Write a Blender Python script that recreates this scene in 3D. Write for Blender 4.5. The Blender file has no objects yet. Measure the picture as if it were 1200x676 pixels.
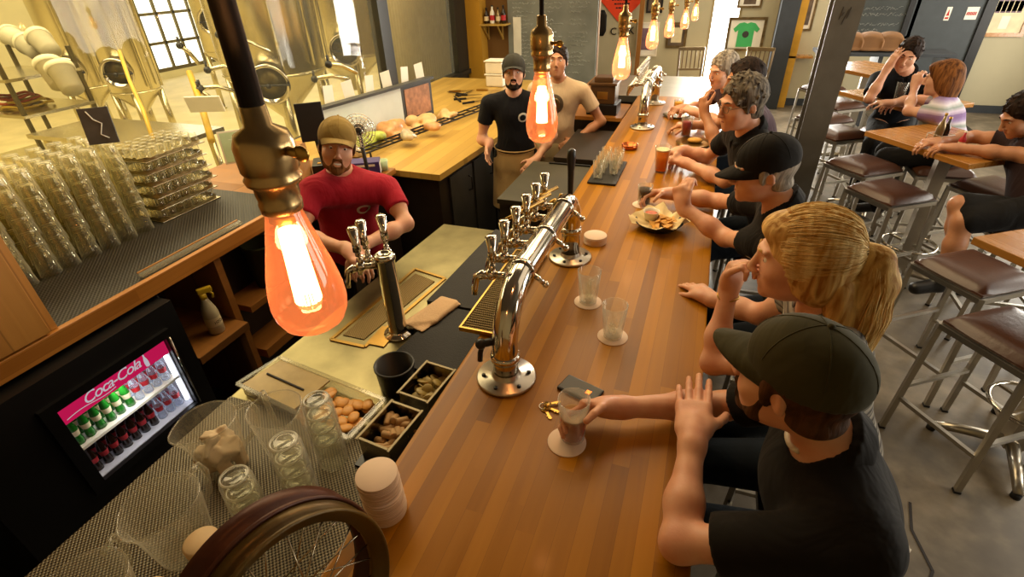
import bpy, bmesh, math, random
import numpy as np
from mathutils import Vector, Matrix
random.seed(7); RNG = np.random.default_rng(7)
SC = bpy.context.scene; C = SC.collection
V = Vector; PI = math.pi
def R(d): return math.radians(d)

# ---------------------------------------------------------------- camera model
FX = 600.0; CAMH = 2.12
_y = np.array([255., -388., FX]); _y /= np.linalg.norm(_y)
_d = np.array([37., 952., FX]); _d /= np.linalg.norm(_d)
_d -= _y*(_d@_y); _d /= np.linalg.norm(_d)
_z = -_d; _x = np.cross(_y, _z)
CM = np.array([_x, _y, _z])
def _ray(px, py): return CM@np.array([px-600., py-338., FX])
def P(px, py, z):           # photo point lying on the height z
    d = _ray(px, py); t = (z-CAMH)/d[2]; q = np.array([0, 0, CAMH])+t*d
    return V((float(q[0]), float(q[1]), float(q[2])))
def W(px, py, zc):          # photo point at the depth zc
    q = np.array([0, 0, CAMH])+_ray(px, py)*zc/FX
    return V((float(q[0]), float(q[1]), float(q[2])))
def PX(px, py, x):
    d = _ray(px, py); q = np.array([0, 0, CAMH])+d*(x/d[0]); return V([float(a) for a in q])
def PY(px, py, y):
    d = _ray(px, py); q = np.array([0, 0, CAMH])+d*(y/d[1]); return V([float(a) for a in q])

# ---------------------------------------------------------------- materials
def _nt(name):
    m = bpy.data.materials.new(name); m.use_nodes = True
    nt = m.node_tree; nt.nodes.clear()
    out = nt.nodes.new('ShaderNodeOutputMaterial')
    return m, nt, out
def N(nt, typ, **kw):
    n = nt.nodes.new('ShaderNode'+typ)
    for k, v in kw.items():
        if k.startswith('i_'):
            key = k[2:]
            key = int(key) if key.isdigit() else key.replace('_', ' ')
            n.inputs[key].default_value = v
        else: setattr(n, k, v)
    return n
def L(nt, a, b): nt.links.new(a, b)
def rgb(h):
    h = h.lstrip('#'); c = [int(h[i:i+2], 16)/255 for i in (0, 2, 4)]
    return tuple((x/12.92 if x <= .04045 else ((x+.055)/1.055)**2.4) for x in c)+(1,)
def col(c): return rgb(c) if isinstance(c, str) else (tuple(c)+(1,))[:4]
def bsdf(nt, out, c=None, rough=.5, metal=0, spec=.5, **kw):
    b = nt.nodes.new('ShaderNodeBsdfPrincipled')
    if c is not None: b.inputs['Base Color'].default_value = col(c)
    b.inputs['Roughness'].default_value = rough; b.inputs['Metallic'].default_value = metal
    b.inputs['Specular IOR Level'].default_value = spec
    for k, v in kw.items(): b.inputs[k.replace('_', ' ')].default_value = v
    L(nt, b.outputs[0], out.inputs[0]); return b
def ramp(nt, fac, stops):
    r = nt.nodes.new('ShaderNodeValToRGB'); e = r.color_ramp.elements
    while len(e) < len(stops): e.new(.5)
    for k, (p, c) in enumerate(stops): e[k].position = p; e[k].color = col(c)
    L(nt, fac, r.inputs[0]); return r.outputs[0]
def mth(nt, op, a, b=None, c=None):
    n = nt.nodes.new('ShaderNodeMath'); n.operation = op
    for k, v in enumerate((a, b, c)):
        if v is None: continue
        if isinstance(v, (int, float)): n.inputs[k].default_value = v
        else: L(nt, v, n.inputs[k])
    return n.outputs[0]
def bump(nt, b, h, strength=.3, dist=.01):
    n = N(nt, 'Bump'); n.inputs['Strength'].default_value = strength; n.inputs['Distance'].default_value = dist
    L(nt, h, n.inputs['Height']); L(nt, n.outputs[0], b.inputs['Normal'])
MATS = {}
def mat(name, c, rough=.5, metal=0, spec=.5, var=.12, scale=8, bmp=0, bscale=60, stretch=(1, 1, 1), **kw):
    """plain surface with a little procedural colour variation and bump"""
    m, nt, out = _nt(name); b = bsdf(nt, out, c, rough, metal, spec, **kw)
    tc = N(nt, 'TexCoord'); mp = N(nt, 'Mapping'); mp.inputs['Scale'].default_value = stretch
    L(nt, tc.outputs['Object'], mp.inputs[0])
    no = N(nt, 'TexNoise', i_Scale=scale, i_Detail=4.0); L(nt, mp.outputs[0], no.inputs['Vector'])
    cc = col(c)
    L(nt, ramp(nt, no.outputs[0], [(.3, [x*(1-var) for x in cc[:3]]), (.7, [min(1, x*(1+var)) for x in cc[:3]])]), b.inputs['Base Color'])
    if bmp:
        n2 = N(nt, 'TexNoise', i_Scale=bscale, i_Detail=3.0); L(nt, mp.outputs[0], n2.inputs['Vector'])
        bump(nt, b, n2.outputs[0], bmp, .004)
    MATS[name] = m; return m
def wood(name, dark, light, sw=.045, sl=.7, along='Y', rough=.3, grain=.35, coat=0.0, across='X', gap=.02, spec=.5):
    """planks / staves: strips of width sw and length sl, each its own tone"""
    m, nt, out = _nt(name); b = bsdf(nt, out, light, rough, spec=spec); b.inputs['Coat Weight'].default_value = coat
    b.inputs['Coat Roughness'].default_value = .12
    tc = N(nt, 'TexCoord'); sp = N(nt, 'SeparateXYZ'); L(nt, tc.outputs['Object'], sp.inputs[0])
    u = sp.outputs[across]; v = sp.outputs[along]
    ui = mth(nt, 'FLOOR', mth(nt, 'DIVIDE', u, sw))
    wn = N(nt, 'TexWhiteNoise', noise_dimensions='1D'); L(nt, ui, wn.inputs['W'])
    vo = mth(nt, 'ADD', mth(nt, 'DIVIDE', v, sl), mth(nt, 'MULTIPLY', wn.outputs[0], 7.3))
    vi = mth(nt, 'FLOOR', vo)
    cb = N(nt, 'CombineXYZ'); L(nt, ui, cb.inputs[0]); L(nt, vi, cb.inputs[1])
    w2 = N(nt, 'TexWhiteNoise', noise_dimensions='2D'); L(nt, cb.outputs[0], w2.inputs['Vector'])
    mp = N(nt, 'Mapping'); s = [30, 30, 30]; s['XYZ'.index(along)] = 1.6; mp.inputs['Scale'].default_value = s
    L(nt, tc.outputs['Object'], mp.inputs[0])
    ad = N(nt, 'VectorMath', operation='ADD'); L(nt, mp.outputs[0], ad.inputs[0])
    sc = N(nt, 'VectorMath', operation='SCALE'); L(nt, w2.outputs['Color'], sc.inputs[0]); sc.inputs['Scale'].default_value = 40
    L(nt, sc.outputs[0], ad.inputs[1])
    no = N(nt, 'TexNoise', i_Scale=1.0, i_Detail=5.0, i_Distortion=.6); L(nt, ad.outputs[0], no.inputs['Vector'])
    f = mth(nt, 'ADD', mth(nt, 'MULTIPLY', w2.outputs['Value'], 1-grain), mth(nt, 'MULTIPLY', no.outputs[0], grain))
    c = ramp(nt, f, [(.08, dark), (.92, light)])
    fr = mth(nt, 'FRACT', mth(nt, 'DIVIDE', u, sw))
    edge = mth(nt, 'LESS_THAN', mth(nt, 'MINIMUM', fr, mth(nt, 'SUBTRACT', 1.0, fr)), gap)
    mx = N(nt, 'Mix', data_type='RGBA'); L(nt, mth(nt, 'MULTIPLY', edge, .45), mx.inputs[0]); L(nt, c, mx.inputs[6]); mx.inputs[7].default_value = col([x*.4 for x in col(dark)[:3]])
    L(nt, mx.outputs[2], b.inputs['Base Color'])
    rr = mth(nt, 'ADD', rough-.08, mth(nt, 'MULTIPLY', no.outputs[0], .16)); L(nt, rr, b.inputs['Roughness'])
    bump(nt, b, no.outputs[0], .08, .002)
    MATS[name] = m; return m
def glass(name, tint=(1, 1, 1), rough=.02, edge=(1, 1, 1), op=.06, refl=.5, glow=None, glow_s=0):
    """thin walled clear glass: what is behind shows through, the rims catch light"""
    m, nt, out = _nt(name)
    tr = N(nt, 'BsdfTransparent'); tr.inputs[0].default_value = col(tint)
    gl = N(nt, 'BsdfGlossy'); gl.inputs['Roughness'].default_value = rough
    df = N(nt, 'BsdfTranslucent'); df.inputs[0].default_value = col(edge)
    d2 = N(nt, 'BsdfDiffuse'); d2.inputs[0].default_value = col(edge)
    lw = N(nt, 'LayerWeight', i_Blend=.5)
    dd = N(nt, 'MixShader'); dd.inputs[0].default_value = .5; L(nt, df.outputs[0], dd.inputs[1]); L(nt, d2.outputs[0], dd.inputs[2])
    a = N(nt, 'MixShader'); L(nt, mth(nt, 'ADD', op, mth(nt, 'MULTIPLY', mth(nt, 'POWER', lw.outputs['Facing'], 3.4), .6)), a.inputs[0])
    L(nt, tr.outputs[0], a.inputs[1]); L(nt, dd.outputs[0], a.inputs[2])
    b = N(nt, 'MixShader'); L(nt, mth(nt, 'ADD', .05 if refl > .2 else .012, mth(nt, 'MULTIPLY', mth(nt, 'POWER', lw.outputs['Facing'], 4.0), refl)), b.inputs[0]); L(nt, a.outputs[0], b.inputs[1]); L(nt, gl.outputs[0], b.inputs[2])
    last = b.outputs[0]
    if glow:
        em = N(nt, 'Emission', i_Strength=glow_s); em.inputs[0].default_value = col(glow)
        s = N(nt, 'AddShader'); L(nt, last, s.inputs[0]); L(nt, em.outputs[0], s.inputs[1]); last = s.outputs[0]
    L(nt, last, out.inputs[0]); MATS[name] = m; return m
def emit(name, c, s):
    m, nt, out = _nt(name); e = N(nt, 'Emission', i_Strength=s); e.inputs[0].default_value = col(c)
    L(nt, e.outputs[0], out.inputs[0]); MATS[name] = m; return m

# ---------------------------------------------------------------- mesh builder
class MB:
    def __init__(s): s.v = []; s.f = []; s.sm = []
    def add(s, vs, fs, smooth=True):
        o = len(s.v); s.v += [tuple(map(float, p)) for p in vs]
        for f in fs: s.f.append([i+o for i in f]); s.sm.append(smooth)
        return s
    def box(s, lo, hi, bev=0.0, M=None):
        a, b = V(lo), V(hi)
        bm = bmesh.new(); bmesh.ops.create_cube(bm, size=1)
        for v in bm.verts: v.co = V(((a[i]+b[i])/2+v.co[i]*(b[i]-a[i])) for i in range(3))
        if bev: bmesh.ops.bevel(bm, geom=list(bm.edges), offset=min(bev, .49*min(b[i]-a[i] for i in range(3))), segments=2, affect='EDGES', profile=.6)
        vs = [(M@v.co) if M else v.co for v in bm.verts]; bm.verts.index_update()
        s.add(vs, [[v.index for v in f.verts] for f in bm.faces], False); bm.free(); return s
    def slab(s, pts, z0, z1):
        n = len(pts); vs = [(p[0], p[1], z0) for p in pts]+[(p[0], p[1], z1) for p in pts]
        ar = sum(pts[i][0]*pts[(i+1) % n][1]-pts[(i+1) % n][0]*pts[i][1] for i in range(n))
        if ar < 0: vs = [(p[0], p[1], z0) for p in pts[::-1]]+[(p[0], p[1], z1) for p in pts[::-1]]
        s.add(vs, [list(range(n))[::-1], list(range(n, 2*n))]+[[i, (i+1) % n, n+(i+1) % n, n+i] for i in range(n)], False); return s
    def tube(s, pts, r, n=12, cap=True, closed=False):
        pts = [V(p) for p in pts]; m = len(pts)
        rs = r if isinstance(r, (list, tuple)) else [r]*m
        rings = []; prev = None
        for i, p in enumerate(pts):
            if closed: t = pts[(i+1) % m]-pts[i-1]
            else: t = pts[min(i+1, m-1)]-pts[max(i-1, 0)]
            t = t.normalized() if t.length > 1e-9 else V((0, 0, 1))
            if prev is None:
                a = V((0, 0, 1)) if abs(t.z) < .9 else V((1, 0, 0)); a = (a-t*a.dot(t)).normalized()
            else:
                a = prev-t*prev.dot(t); a = a.normalized() if a.length > 1e-6 else prev
            prev = a; b = t.cross(a)
            rings.append([p+(a*math.cos(2*PI*k/n)+b*math.sin(2*PI*k/n))*rs[i] for k in range(n)])
        vs = [q for ring in rings for q in ring]; fs = []
        for i in range(m if closed else m-1):
            j = (i+1) % m
            for k in range(n): fs.append([i*n+k, i*n+(k+1) % n, j*n+(k+1) % n, j*n+k])
        if cap and not closed: fs += [list(range(n))[::-1], [(m-1)*n+k for k in range(n)]]
        s.add(vs, fs, True); return s
    def cyl(s, a, b, r, r2=None, n=20):
        return s.tube([a, b], [r, r if r2 is None else r2], n)
    def sq(s, a, b, w, d=None, up=(0, 0, 1)):
        """square bar between two points"""
        a, b = V(a), V(b); d = d or w; t = (b-a).normalized(); u = V(up)
        if abs(t.dot(u)) > .95: u = V((1, 0, 0))
        x = t.cross(u).normalized()*w/2; y = t.cross(x).normalized()*d/2
        vs = [p+sx*x+sy*y for p in (a, b) for sx, sy in ((-1, -1), (1, -1), (1, 1), (-1, 1))]
        s.add(vs, [[3, 2, 1, 0], [4, 5, 6, 7], [0, 1, 5, 4], [1, 2, 6, 5], [2, 3, 7, 6], [3, 0, 4, 7]], False); return s
    def lathe(s, prof, n=28, M=None, closed=False):
        """profile of (r, z) turned about z"""
        vs = []; m = len(prof)
        for r, z in prof:
            for k in range(n):
                p = V((r*math.cos(2*PI*k/n), r*math.sin(2*PI*k/n), z)); vs.append(M@p if M else p)
        fs = []
        for i in range(m if closed else m-1):
            j = (i+1) % m
            for k in range(n): fs.append([i*n+k, i*n+(k+1) % n, j*n+(k+1) % n, j*n+k])
        s.add(vs, fs, True); return s
    def ball(s, c, r, n=14, M=None):
        r = (r, r, r) if isinstance(r, (int, float)) else r; c = V(c)
        vs = []; fs = []; m = n//2+1
        for i in range(m):
            th = PI*i/(m-1)
            for k in range(n):
                q = V((r[0]*math.sin(th)*math.cos(2*PI*k/n), r[1]*math.sin(th)*math.sin(2*PI*k/n), r[2]*math.cos(th)))
                vs.append(c+(M@q if M else q))
        for i in range(m-1):
            for k in range(n): fs.append([i*n+k, (i+1)*n+k, (i+1)*n+(k+1) % n, i*n+(k+1) % n])
        s.add(vs, fs, True); return s
    def grid(s, fn, nu, nv, smooth=True):
        vs = [fn(i/nu, j/nv) for i in range(nu+1) for j in range(nv+1)]
        s.add(vs, [[i*(nv+1)+j, (i+1)*(nv+1)+j, (i+1)*(nv+1)+j+1, i*(nv+1)+j+1] for i in range(nu) for j in range(nv)], smooth); return s
    def text(s, body, size, M, depth=.001, shear=0.0, align='CENTER', spacing=1.0):
        cu = bpy.data.curves.new('t', 'FONT'); cu.body = body; cu.size = size; cu.extrude = depth; cu.shear = shear
        cu.align_x = align; cu.align_y = 'CENTER'; cu.space_character = spacing; cu.resolution_u = 3
        o = bpy.data.objects.new('t', cu); me = bpy.data.meshes.new_from_object(o)
        s.add([M@v.co for v in me.vertices], [list(p.vertices) for p in me.polygons], False)
        bpy.data.objects.remove(o); bpy.data.curves.remove(cu); bpy.data.meshes.remove(me); return s
    def build(s, name, m, parent=None, local=False):
        me = bpy.data.meshes.new(name); me.from_pydata(s.v, [], s.f)
        me.polygons.foreach_set('use_smooth', s.sm)
        o = bpy.data.objects.new(name, me); C.objects.link(o)
        me.materials.append(MATS[m] if isinstance(m, str) else m)
        if parent is not None:
            o.parent = parent
            if not local:
                me.transform(wmat(parent).inverted())
        bm = bmesh.new(); bm.from_mesh(me); bmesh.ops.remove_doubles(bm, verts=bm.verts, dist=1e-6)
        bm.to_mesh(me); bm.free(); me.update()
        return o
def wmat(o):
    m = o.matrix_basis.copy()
    while o.parent: o = o.parent; m = o.matrix_basis@m
    return m
def thing(name, label, cat, loc=(0, 0, 0), rz=0, group=None):
    o = bpy.data.objects.new(name, None); C.objects.link(o); o.empty_display_size = .05
    o.location = loc; o.rotation_euler = (0, 0, rz); tag(o, label, cat, group); return o
def tag(o, label=None, cat=None, group=None, kind=None):
    if label: o['label'] = label
    if cat: o['category'] = cat
    if group: o['group'] = group
    if kind: o['kind'] = kind
    return o
def struct(name, mb, m, parent=None):
    o = mb.build(name, m, parent)
    if parent is None: o['kind'] = 'structure'
    return o
def dup(o, loc, rz=None, label=None, group=None, parent=None):
    c = o.copy(); C.objects.link(c)
    if parent is not None: c.parent = parent
    else:
        c.location = loc
        if rz is not None: c.rotation_euler = (0, 0, rz)
        if label: c['label'] = label
        if group: c['group'] = group
    for ch in list(o.children): dup(ch, None, parent=c)
    return c
def origin_to(o, loc):
    """put a single-mesh thing's origin at its base"""
    loc = V(loc); o.data.transform(Matrix.Translation(-loc)); o.location = loc; return o
def frame(fwd, up):
    """matrix with columns right, forward, up"""
    f = V(fwd).normalized(); u = V(up); u = (u-f*u.dot(f)).normalized(); r = f.cross(u)
    return Matrix((r, f, u)).transposed()
def T(loc, Mr=None):
    m = Matrix.Translation(V(loc))
    return m@Mr.to_4x4() if Mr is not None else m

# ---------------------------------------------------------------- smooth solids
class Solid:
    """distance field on a grid, turned into one continuous skin"""
    def __init__(s, lo, hi, h, zsplit=None, hc=None):
        ax = []
        for i in range(3):
            if i == 2 and zsplit is not None and lo[2] < zsplit:
                a = np.arange(lo[2], zsplit, hc); b = np.arange(zsplit, hi[2]+h, h); ax.append(np.concatenate([a, b]))
            else: ax.append(np.arange(lo[i], hi[i]+h, h))
        s.ax = [a.astype(np.float32) for a in ax]; s.h = h
        s.F = np.full([len(a) for a in s.ax], .5, np.float32)
    def _reg(s, lo, hi, pad):
        sl = []
        for i in range(3):
            a = np.searchsorted(s.ax[i], lo[i]-pad); b = np.searchsorted(s.ax[i], hi[i]+pad)
            if b <= a: return None
            sl.append(slice(a, b))
        X, Y, Z = np.meshgrid(*[s.ax[i][sl[i]] for i in range(3)], indexing='ij', sparse=True)
        return tuple(sl), X, Y, Z
    def _put(s, sl, d, k, sub, clip, XYZ):
        if clip:
            for p, n in clip:
                n = V(n).normalized(); d = np.maximum(d, (XYZ[0]-p[0])*n[0]+(XYZ[1]-p[1])*n[1]+(XYZ[2]-p[2])*n[2])
        f = s.F[sl]
        if sub:
            a, b = f, -d
            hh = np.maximum(k-np.abs(a-b), 0)/max(k, 1e-6) if k > 0 else 0
            s.F[sl] = np.maximum(a, b)+(hh*hh*k/4 if k > 0 else 0)
        else:
            if k > 0:
                hh = np.maximum(k-np.abs(f-d), 0)/k; s.F[sl] = np.minimum(f, d)-hh*hh*k/4
            else: s.F[sl] = np.minimum(f, d)
    def cap(s, a, b, r1, r2=None, k=.02, sub=False, clip=None):
        r2 = r1 if r2 is None else r2; a = np.array(a, float); b = np.array(b, float); m = max(r1, r2)
        q = s._reg(np.minimum(a, b)-m, np.maximum(a, b)+m, k+.02)
        if q is None: return s
        sl, X, Y, Z = q; ab = b-a; L2 = max(float(ab@ab), 1e-12)
        t = ((X-a[0])*ab[0]+(Y-a[1])*ab[1]+(Z-a[2])*ab[2])/L2; t = np.clip(t, 0, 1)
        d = np.sqrt((X-a[0]-t*ab[0])**2+(Y-a[1]-t*ab[1])**2+(Z-a[2]-t*ab[2])**2)-(r1+(r2-r1)*t)
        s._put(sl, d.astype(np.float32), k, sub, clip, (X, Y, Z)); return s
    def ell(s, c, r, M=None, k=.02, sub=False, clip=None):
        c = np.array(c, float); r = np.array([r]*3 if isinstance(r, (int, float)) else r, float)
        A = np.eye(3) if M is None else np.array(M)     # columns are the local axes
        ext = np.sqrt(((A*r)**2).sum(1))
        q = s._reg(c-ext, c+ext, k+.02)
        if q is None: return s
        sl, X, Y, Z = q; X, Y, Z = X-c[0], Y-c[1], Z-c[2]
        l = [X*A[0, i]+Y*A[1, i]+Z*A[2, i] for i in range(3)]
        k0 = np.sqrt(sum((l[i]/r[i])**2 for i in range(3)))+1e-9
        k1 = np.sqrt(sum((l[i]/r[i]**2)**2 for i in range(3)))+1e-9
        s._put(sl, (k0*(k0-1)/k1).astype(np.float32), k, sub, clip, (X+c[0], Y+c[1], Z+c[2])); return s
    def rbox(s, c, half, M=None, rd=.01, k=.02, sub=False, clip=None):
        c = np.array(c, float); A = np.eye(3) if M is None else np.array(M); hf = np.array(half, float)
        ext = (np.abs(A)*hf).sum(1)
        q = s._reg(c-ext, c+ext, k+.02)
        if q is None: return s
        sl, X, Y, Z = q; X, Y, Z = X-c[0], Y-c[1], Z-c[2]
        g = [np.abs(X*A[0, i]+Y*A[1, i]+Z*A[2, i])-(hf[i]-rd) for i in range(3)]
        d = np.sqrt(sum(np.maximum(x, 0)**2 for x in g))+np.minimum(np.maximum(np.maximum(g[0], g[1]), g[2]), 0)-rd
        s._put(sl, d.astype(np.float32), k, sub, clip, (X+c[0], Y+c[1], Z+c[2])); return s
    def half(s, p, n):
        n = V(n).normalized(); X, Y, Z = np.meshgrid(*s.ax, indexing='ij', sparse=True)
        s.F = np.maximum(s.F, ((X-p[0])*n[0]+(Y-p[1])*n[1]+(Z-p[2])*n[2]).astype(np.float32)); return s
    def keep_cyl(s, p, n, r, r2=None):
        n = V(n).normalized(); X, Y, Z = np.meshgrid(*s.ax, indexing='ij', sparse=True); X, Y, Z = X-p[0], Y-p[1], Z-p[2]
        t = X*n[0]+Y*n[1]+Z*n[2]; d = np.sqrt(np.maximum(X*X+Y*Y+Z*Z-t*t, 0))-r
        if r2: d = np.maximum(d, r2-(d+r))
        s.F = np.maximum(np.maximum(s.F, d), -t).astype(np.float32); return s
    def mesh(s):
        F = s.F; F[0] = F[-1] = .5; F[:, 0] = F[:, -1] = .5; F[:, :, 0] = F[:, :, -1] = .5
        ins = F < 0; n = [x-1 for x in F.shape]
        cnt = np.zeros(n, np.uint8)
        cor = [(i, j, k) for i in (0, 1) for j in (0, 1) for k in (0, 1)]
        for i, j, k in cor: cnt += ins[i:i+n[0], j:j+n[1], k:k+n[2]]
        act = np.argwhere((cnt > 0) & (cnt < 8)); idx = np.full(n, -1, np.int32)
        idx[act[:, 0], act[:, 1], act[:, 2]] = np.arange(len(act))
        pos = np.zeros((len(act), 3)); w = np.zeros(len(act))
        for a in range(3):
            o = [0, 0, 0]; o[a] = 1
            for c0 in cor:
                if c0[a]: continue
                i0 = act+np.array(c0); i1 = i0+np.array(o)
                f0 = F[i0[:, 0], i0[:, 1], i0[:, 2]]; f1 = F[i1[:, 0], i1[:, 1], i1[:, 2]]
                m = (f0 < 0) != (f1 < 0); t = np.where(m, f0/np.where(m, f0-f1, 1), 0)
                for b in range(3):
                    p0 = s.ax[b][i0[:, b]]; p1 = s.ax[b][i1[:, b]]
                    pos[:, b] += np.where(m, p0+(p1-p0)*t, 0)
                w += m
        pos /= w[:, None]
        quads = []
        for a in range(3):
            b, c = (a+1) % 3, (a+2) % 3
            s0 = [slice(1, -1)]*3; s1 = list(s0); s0[a] = slice(0, -1); s1[a] = slice(1, None)
            A = ins[tuple(s0)]; B = ins[tuple(s1)]; e = np.argwhere(A != B)
            if not len(e): continue
            flip = A[e[:, 0], e[:, 1], e[:, 2]]
            e = e.copy(); e[:, b] += 1; e[:, c] += 1
            def g(db, dc):
                q = e.copy(); q[:, b] -= db; q[:, c] -= dc; return idx[q[:, 0], q[:, 1], q[:, 2]]
            q = np.stack([g(1, 1), g(0, 1), g(0, 0), g(1, 0)], 1)
            q[~flip] = q[~flip][:, ::-1]; quads.append(q)
        q = np.concatenate(quads); q = q[(q >= 0).all(1)]
        return pos, q
    def build(s, name, m, parent=None, smooth=1):
        pos, q = s.mesh()
        for _ in range(smooth):      # light relaxation along the edges
            acc = np.zeros_like(pos); w = np.zeros(len(pos))
            for a, b in ((0, 1), (1, 2), (2, 3), (3, 0)):
                np.add.at(acc, q[:, a], pos[q[:, b]]); np.add.at(w, q[:, a], 1)
                np.add.at(acc, q[:, b], pos[q[:, a]]); np.add.at(w, q[:, b], 1)
            pos = pos*.5+.5*acc/np.maximum(w, 1)[:, None]
        me = bpy.data.meshes.new(name); me.vertices.add(len(pos)); me.vertices.foreach_set('co', pos.ravel())
        me.loops.add(len(q)*4); me.loops.foreach_set('vertex_index', q.ravel().astype(np.int32))
        me.polygons.add(len(q)); me.polygons.foreach_set('loop_start', np.arange(0, len(q)*4, 4, dtype=np.int32))
        me.polygons.foreach_set('loop_total', np.full(len(q), 4, np.int32))
        me.polygons.foreach_set('use_smooth', np.ones(len(q), bool)); me.update(calc_edges=True); me.validate()
        o = bpy.data.objects.new(name, me); C.objects.link(o); me.materials.append(MATS[m] if isinstance(m, str) else m)
        if parent is not None: o.parent = parent; me.transform(wmat(parent).inverted())
        return o
# ================================================================= camera
cam = bpy.data.cameras.new('camera'); co = bpy.data.objects.new('camera', cam); C.objects.link(co)
cam.sensor_width = 36; cam.lens = 18.0; cam.clip_start = .02; cam.clip_end = 100
Rm = Matrix(((CM[0][0], -CM[0][1], -CM[0][2]), (CM[1][0], -CM[1][1], -CM[1][2]), (CM[2][0], -CM[2][1], -CM[2][2])))
co.matrix_world = Matrix.Translation((0, 0, CAMH))@Rm.to_4x4()
SC.camera = co
cam.dof.use_dof = False

# ================================================================= materials
wood('bar_wood', '#6b3e04', '#b47707', gap=.010, sw=.042, sl=1.1, rough=.36, grain=.4, coat=.04, spec=.22)
wood('counter_wood', '#a17c36', '#c6a04e', sw=.09, sl=1.6, rough=.4, grain=.45)
wood('edge_wood', '#8e5518', '#c08034', sw=.05, sl=1.2, rough=.4, grain=.5, across='Z')
wood('panel_wood', '#9a6526', '#cc9244', sw=.14, sl=2.5, along='Z', across='Y', rough=.45, grain=.5)
wood('shelf_wood', '#6d4316', '#9a6426', sw=.3, sl=2, rough=.5, grain=.6)
wood('table_wood', '#96601c', '#bd8440', sw=.45, sl=3.2, along='Y', rough=.28, grain=.9, coat=.4, gap=.0)
wood('rail_wood', '#a36f30', '#c98f48', sw=.3, sl=3, rough=.4, grain=.6)
mat('bar_front', '#2a1c10', .6, var=.3)
mat('steel', '#b5a98f', .26, 1.0, var=.1, scale=14, stretch=(1, .1, 1))
mat('counter_steel', '#8f855f', .33, 1.0, var=.18, scale=9, bmp=.15, bscale=14)
mat('chrome', '#cfc8bb', .12, 1.0, var=.03)
mat('brushed', '#b9b0a0', .32, 1.0, var=.08)
mat('brass', '#b08a45', .3, 1.0, var=.2)
mat('old_brass', '#8f7c58', .34, 1.0, var=.3, scale=20)
mat('copper', '#c06a38', .25, 1.0, var=.1)
mat('stool_steel', '#b8b2a6', .38, 1.0, var=.12)
mat('black_rubber', '#1a1612', .75, var=.25, bmp=.4, bscale=180)
mat('black_plastic', '#0d0b0a', .38, var=.2)
mat('black_metal', '#0c0908', .45, 0, var=.3)
mat('dark_laminate', '#2a2118', .4, var=.2)
mat('dark_grey', '#33312c', .5, var=.2)
mat('cord_black', '#100c0a', .5, var=.1)
mat('white_plastic', '#e2d8c2', .45, var=.05)
mat('paper', '#e9e3d3', .8, var=.04)
mat('coaster_paper', '#e6cdb4', .85, var=.04)
mat('cream_wall', '#b5ab8c', .85, var=.05, scale=2)
mat('tan_wall', '#a08f68', .85, var=.06, scale=2)
mat('yellow_wall', '#b07f18', .8, var=.08, scale=2)
mat('brown_wall', '#6a4818', .8, var=.08, scale=2)
mat('ceiling_paint', '#6b6357', .9)
mat('dark_blue_paint', '#33373c', .55, var=.12)
mat('yellow_paint', '#c58f1e', .6)
mat('chalkboard', '#3c403e', .75, var=.2, scale=4)
mat('chalk', '#e2e4da', .9)
mat('menu_board', '#7c7e76', .75, var=.25, scale=3)
mat('door_paint', '#3b4042', .6, var=.1)
mat('base_dark', '#2c3034', .6)
mat('orange_sign', '#e8431a', .6, var=.03)
mat('ink', '#241c18', .8)
mat('red_ink', '#b5261d', .7)
mat('post_black', '#1a160c', .5, var=.2)
mat('pillar_steel', '#57524a', .5, 0, var=.2, scale=5, bmp=.3, bscale=20)
mat('vinyl', '#4a2c1c', .32, var=.25, scale=6, bmp=.25, bscale=50)
mat('corrugated', '#d2bf84', .45, .3, var=.05)
mat('brew_wall', '#d6cb9c', .8, var=.1, scale=1.5)
mat('brew_floor', '#cdbd88', .55, var=.12, scale=2)
mat('tank_steel', '#d6cdaa', .27, 1.0, var=.05, scale=3)
mat('tank_dark', '#5f5430', .4, .8, var=.2)
emit('daylight', (1, .97, .9), 9); emit('daylight_soft', (1, .95, .84), 3.2); emit('brew_daylight', (1, .96, .82), 3.0)
glass('clear_glass', (.97, .97, .93), edge=(.95, .90, .78), op=.035)
glass('window_glass', (.97, .96, .92), edge=(.8, .8, .7), op=.01, refl=.06)
glass('plastic_clear', (.9, .88, .82), edge=(.8, .76, .62), op=.12, rough=.1)

def floor_mat():
    m, nt, out = _nt('concrete'); b = bsdf(nt, out, '#6e665c', .42, spec=.5)
    tc = N(nt, 'TexCoord')
    n1 = N(nt, 'TexNoise', i_Scale=1.1, i_Detail=6.0, i_Distortion=1.2); n2 = N(nt, 'TexNoise', i_Scale=9.0, i_Detail=5.0)
    L(nt, tc.outputs['Object'], n1.inputs[0]); L(nt, tc.outputs['Object'], n2.inputs[0])
    f = mth(nt, 'ADD', mth(nt, 'MULTIPLY', n1.outputs[0], .65), mth(nt, 'MULTIPLY', n2.outputs[0], .35))
    L(nt, ramp(nt, f, [(.3, '#40372c'), (.5, '#625746'), (.68, '#8b7d68')]), b.inputs['Base Color'])
    L(nt, mth(nt, 'ADD', .3, mth(nt, 'MULTIPLY', n1.outputs[0], .3)), b.inputs['Roughness'])
    bump(nt, b, n2.outputs[0], .1, .004); MATS['concrete'] = m
floor_mat()

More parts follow.
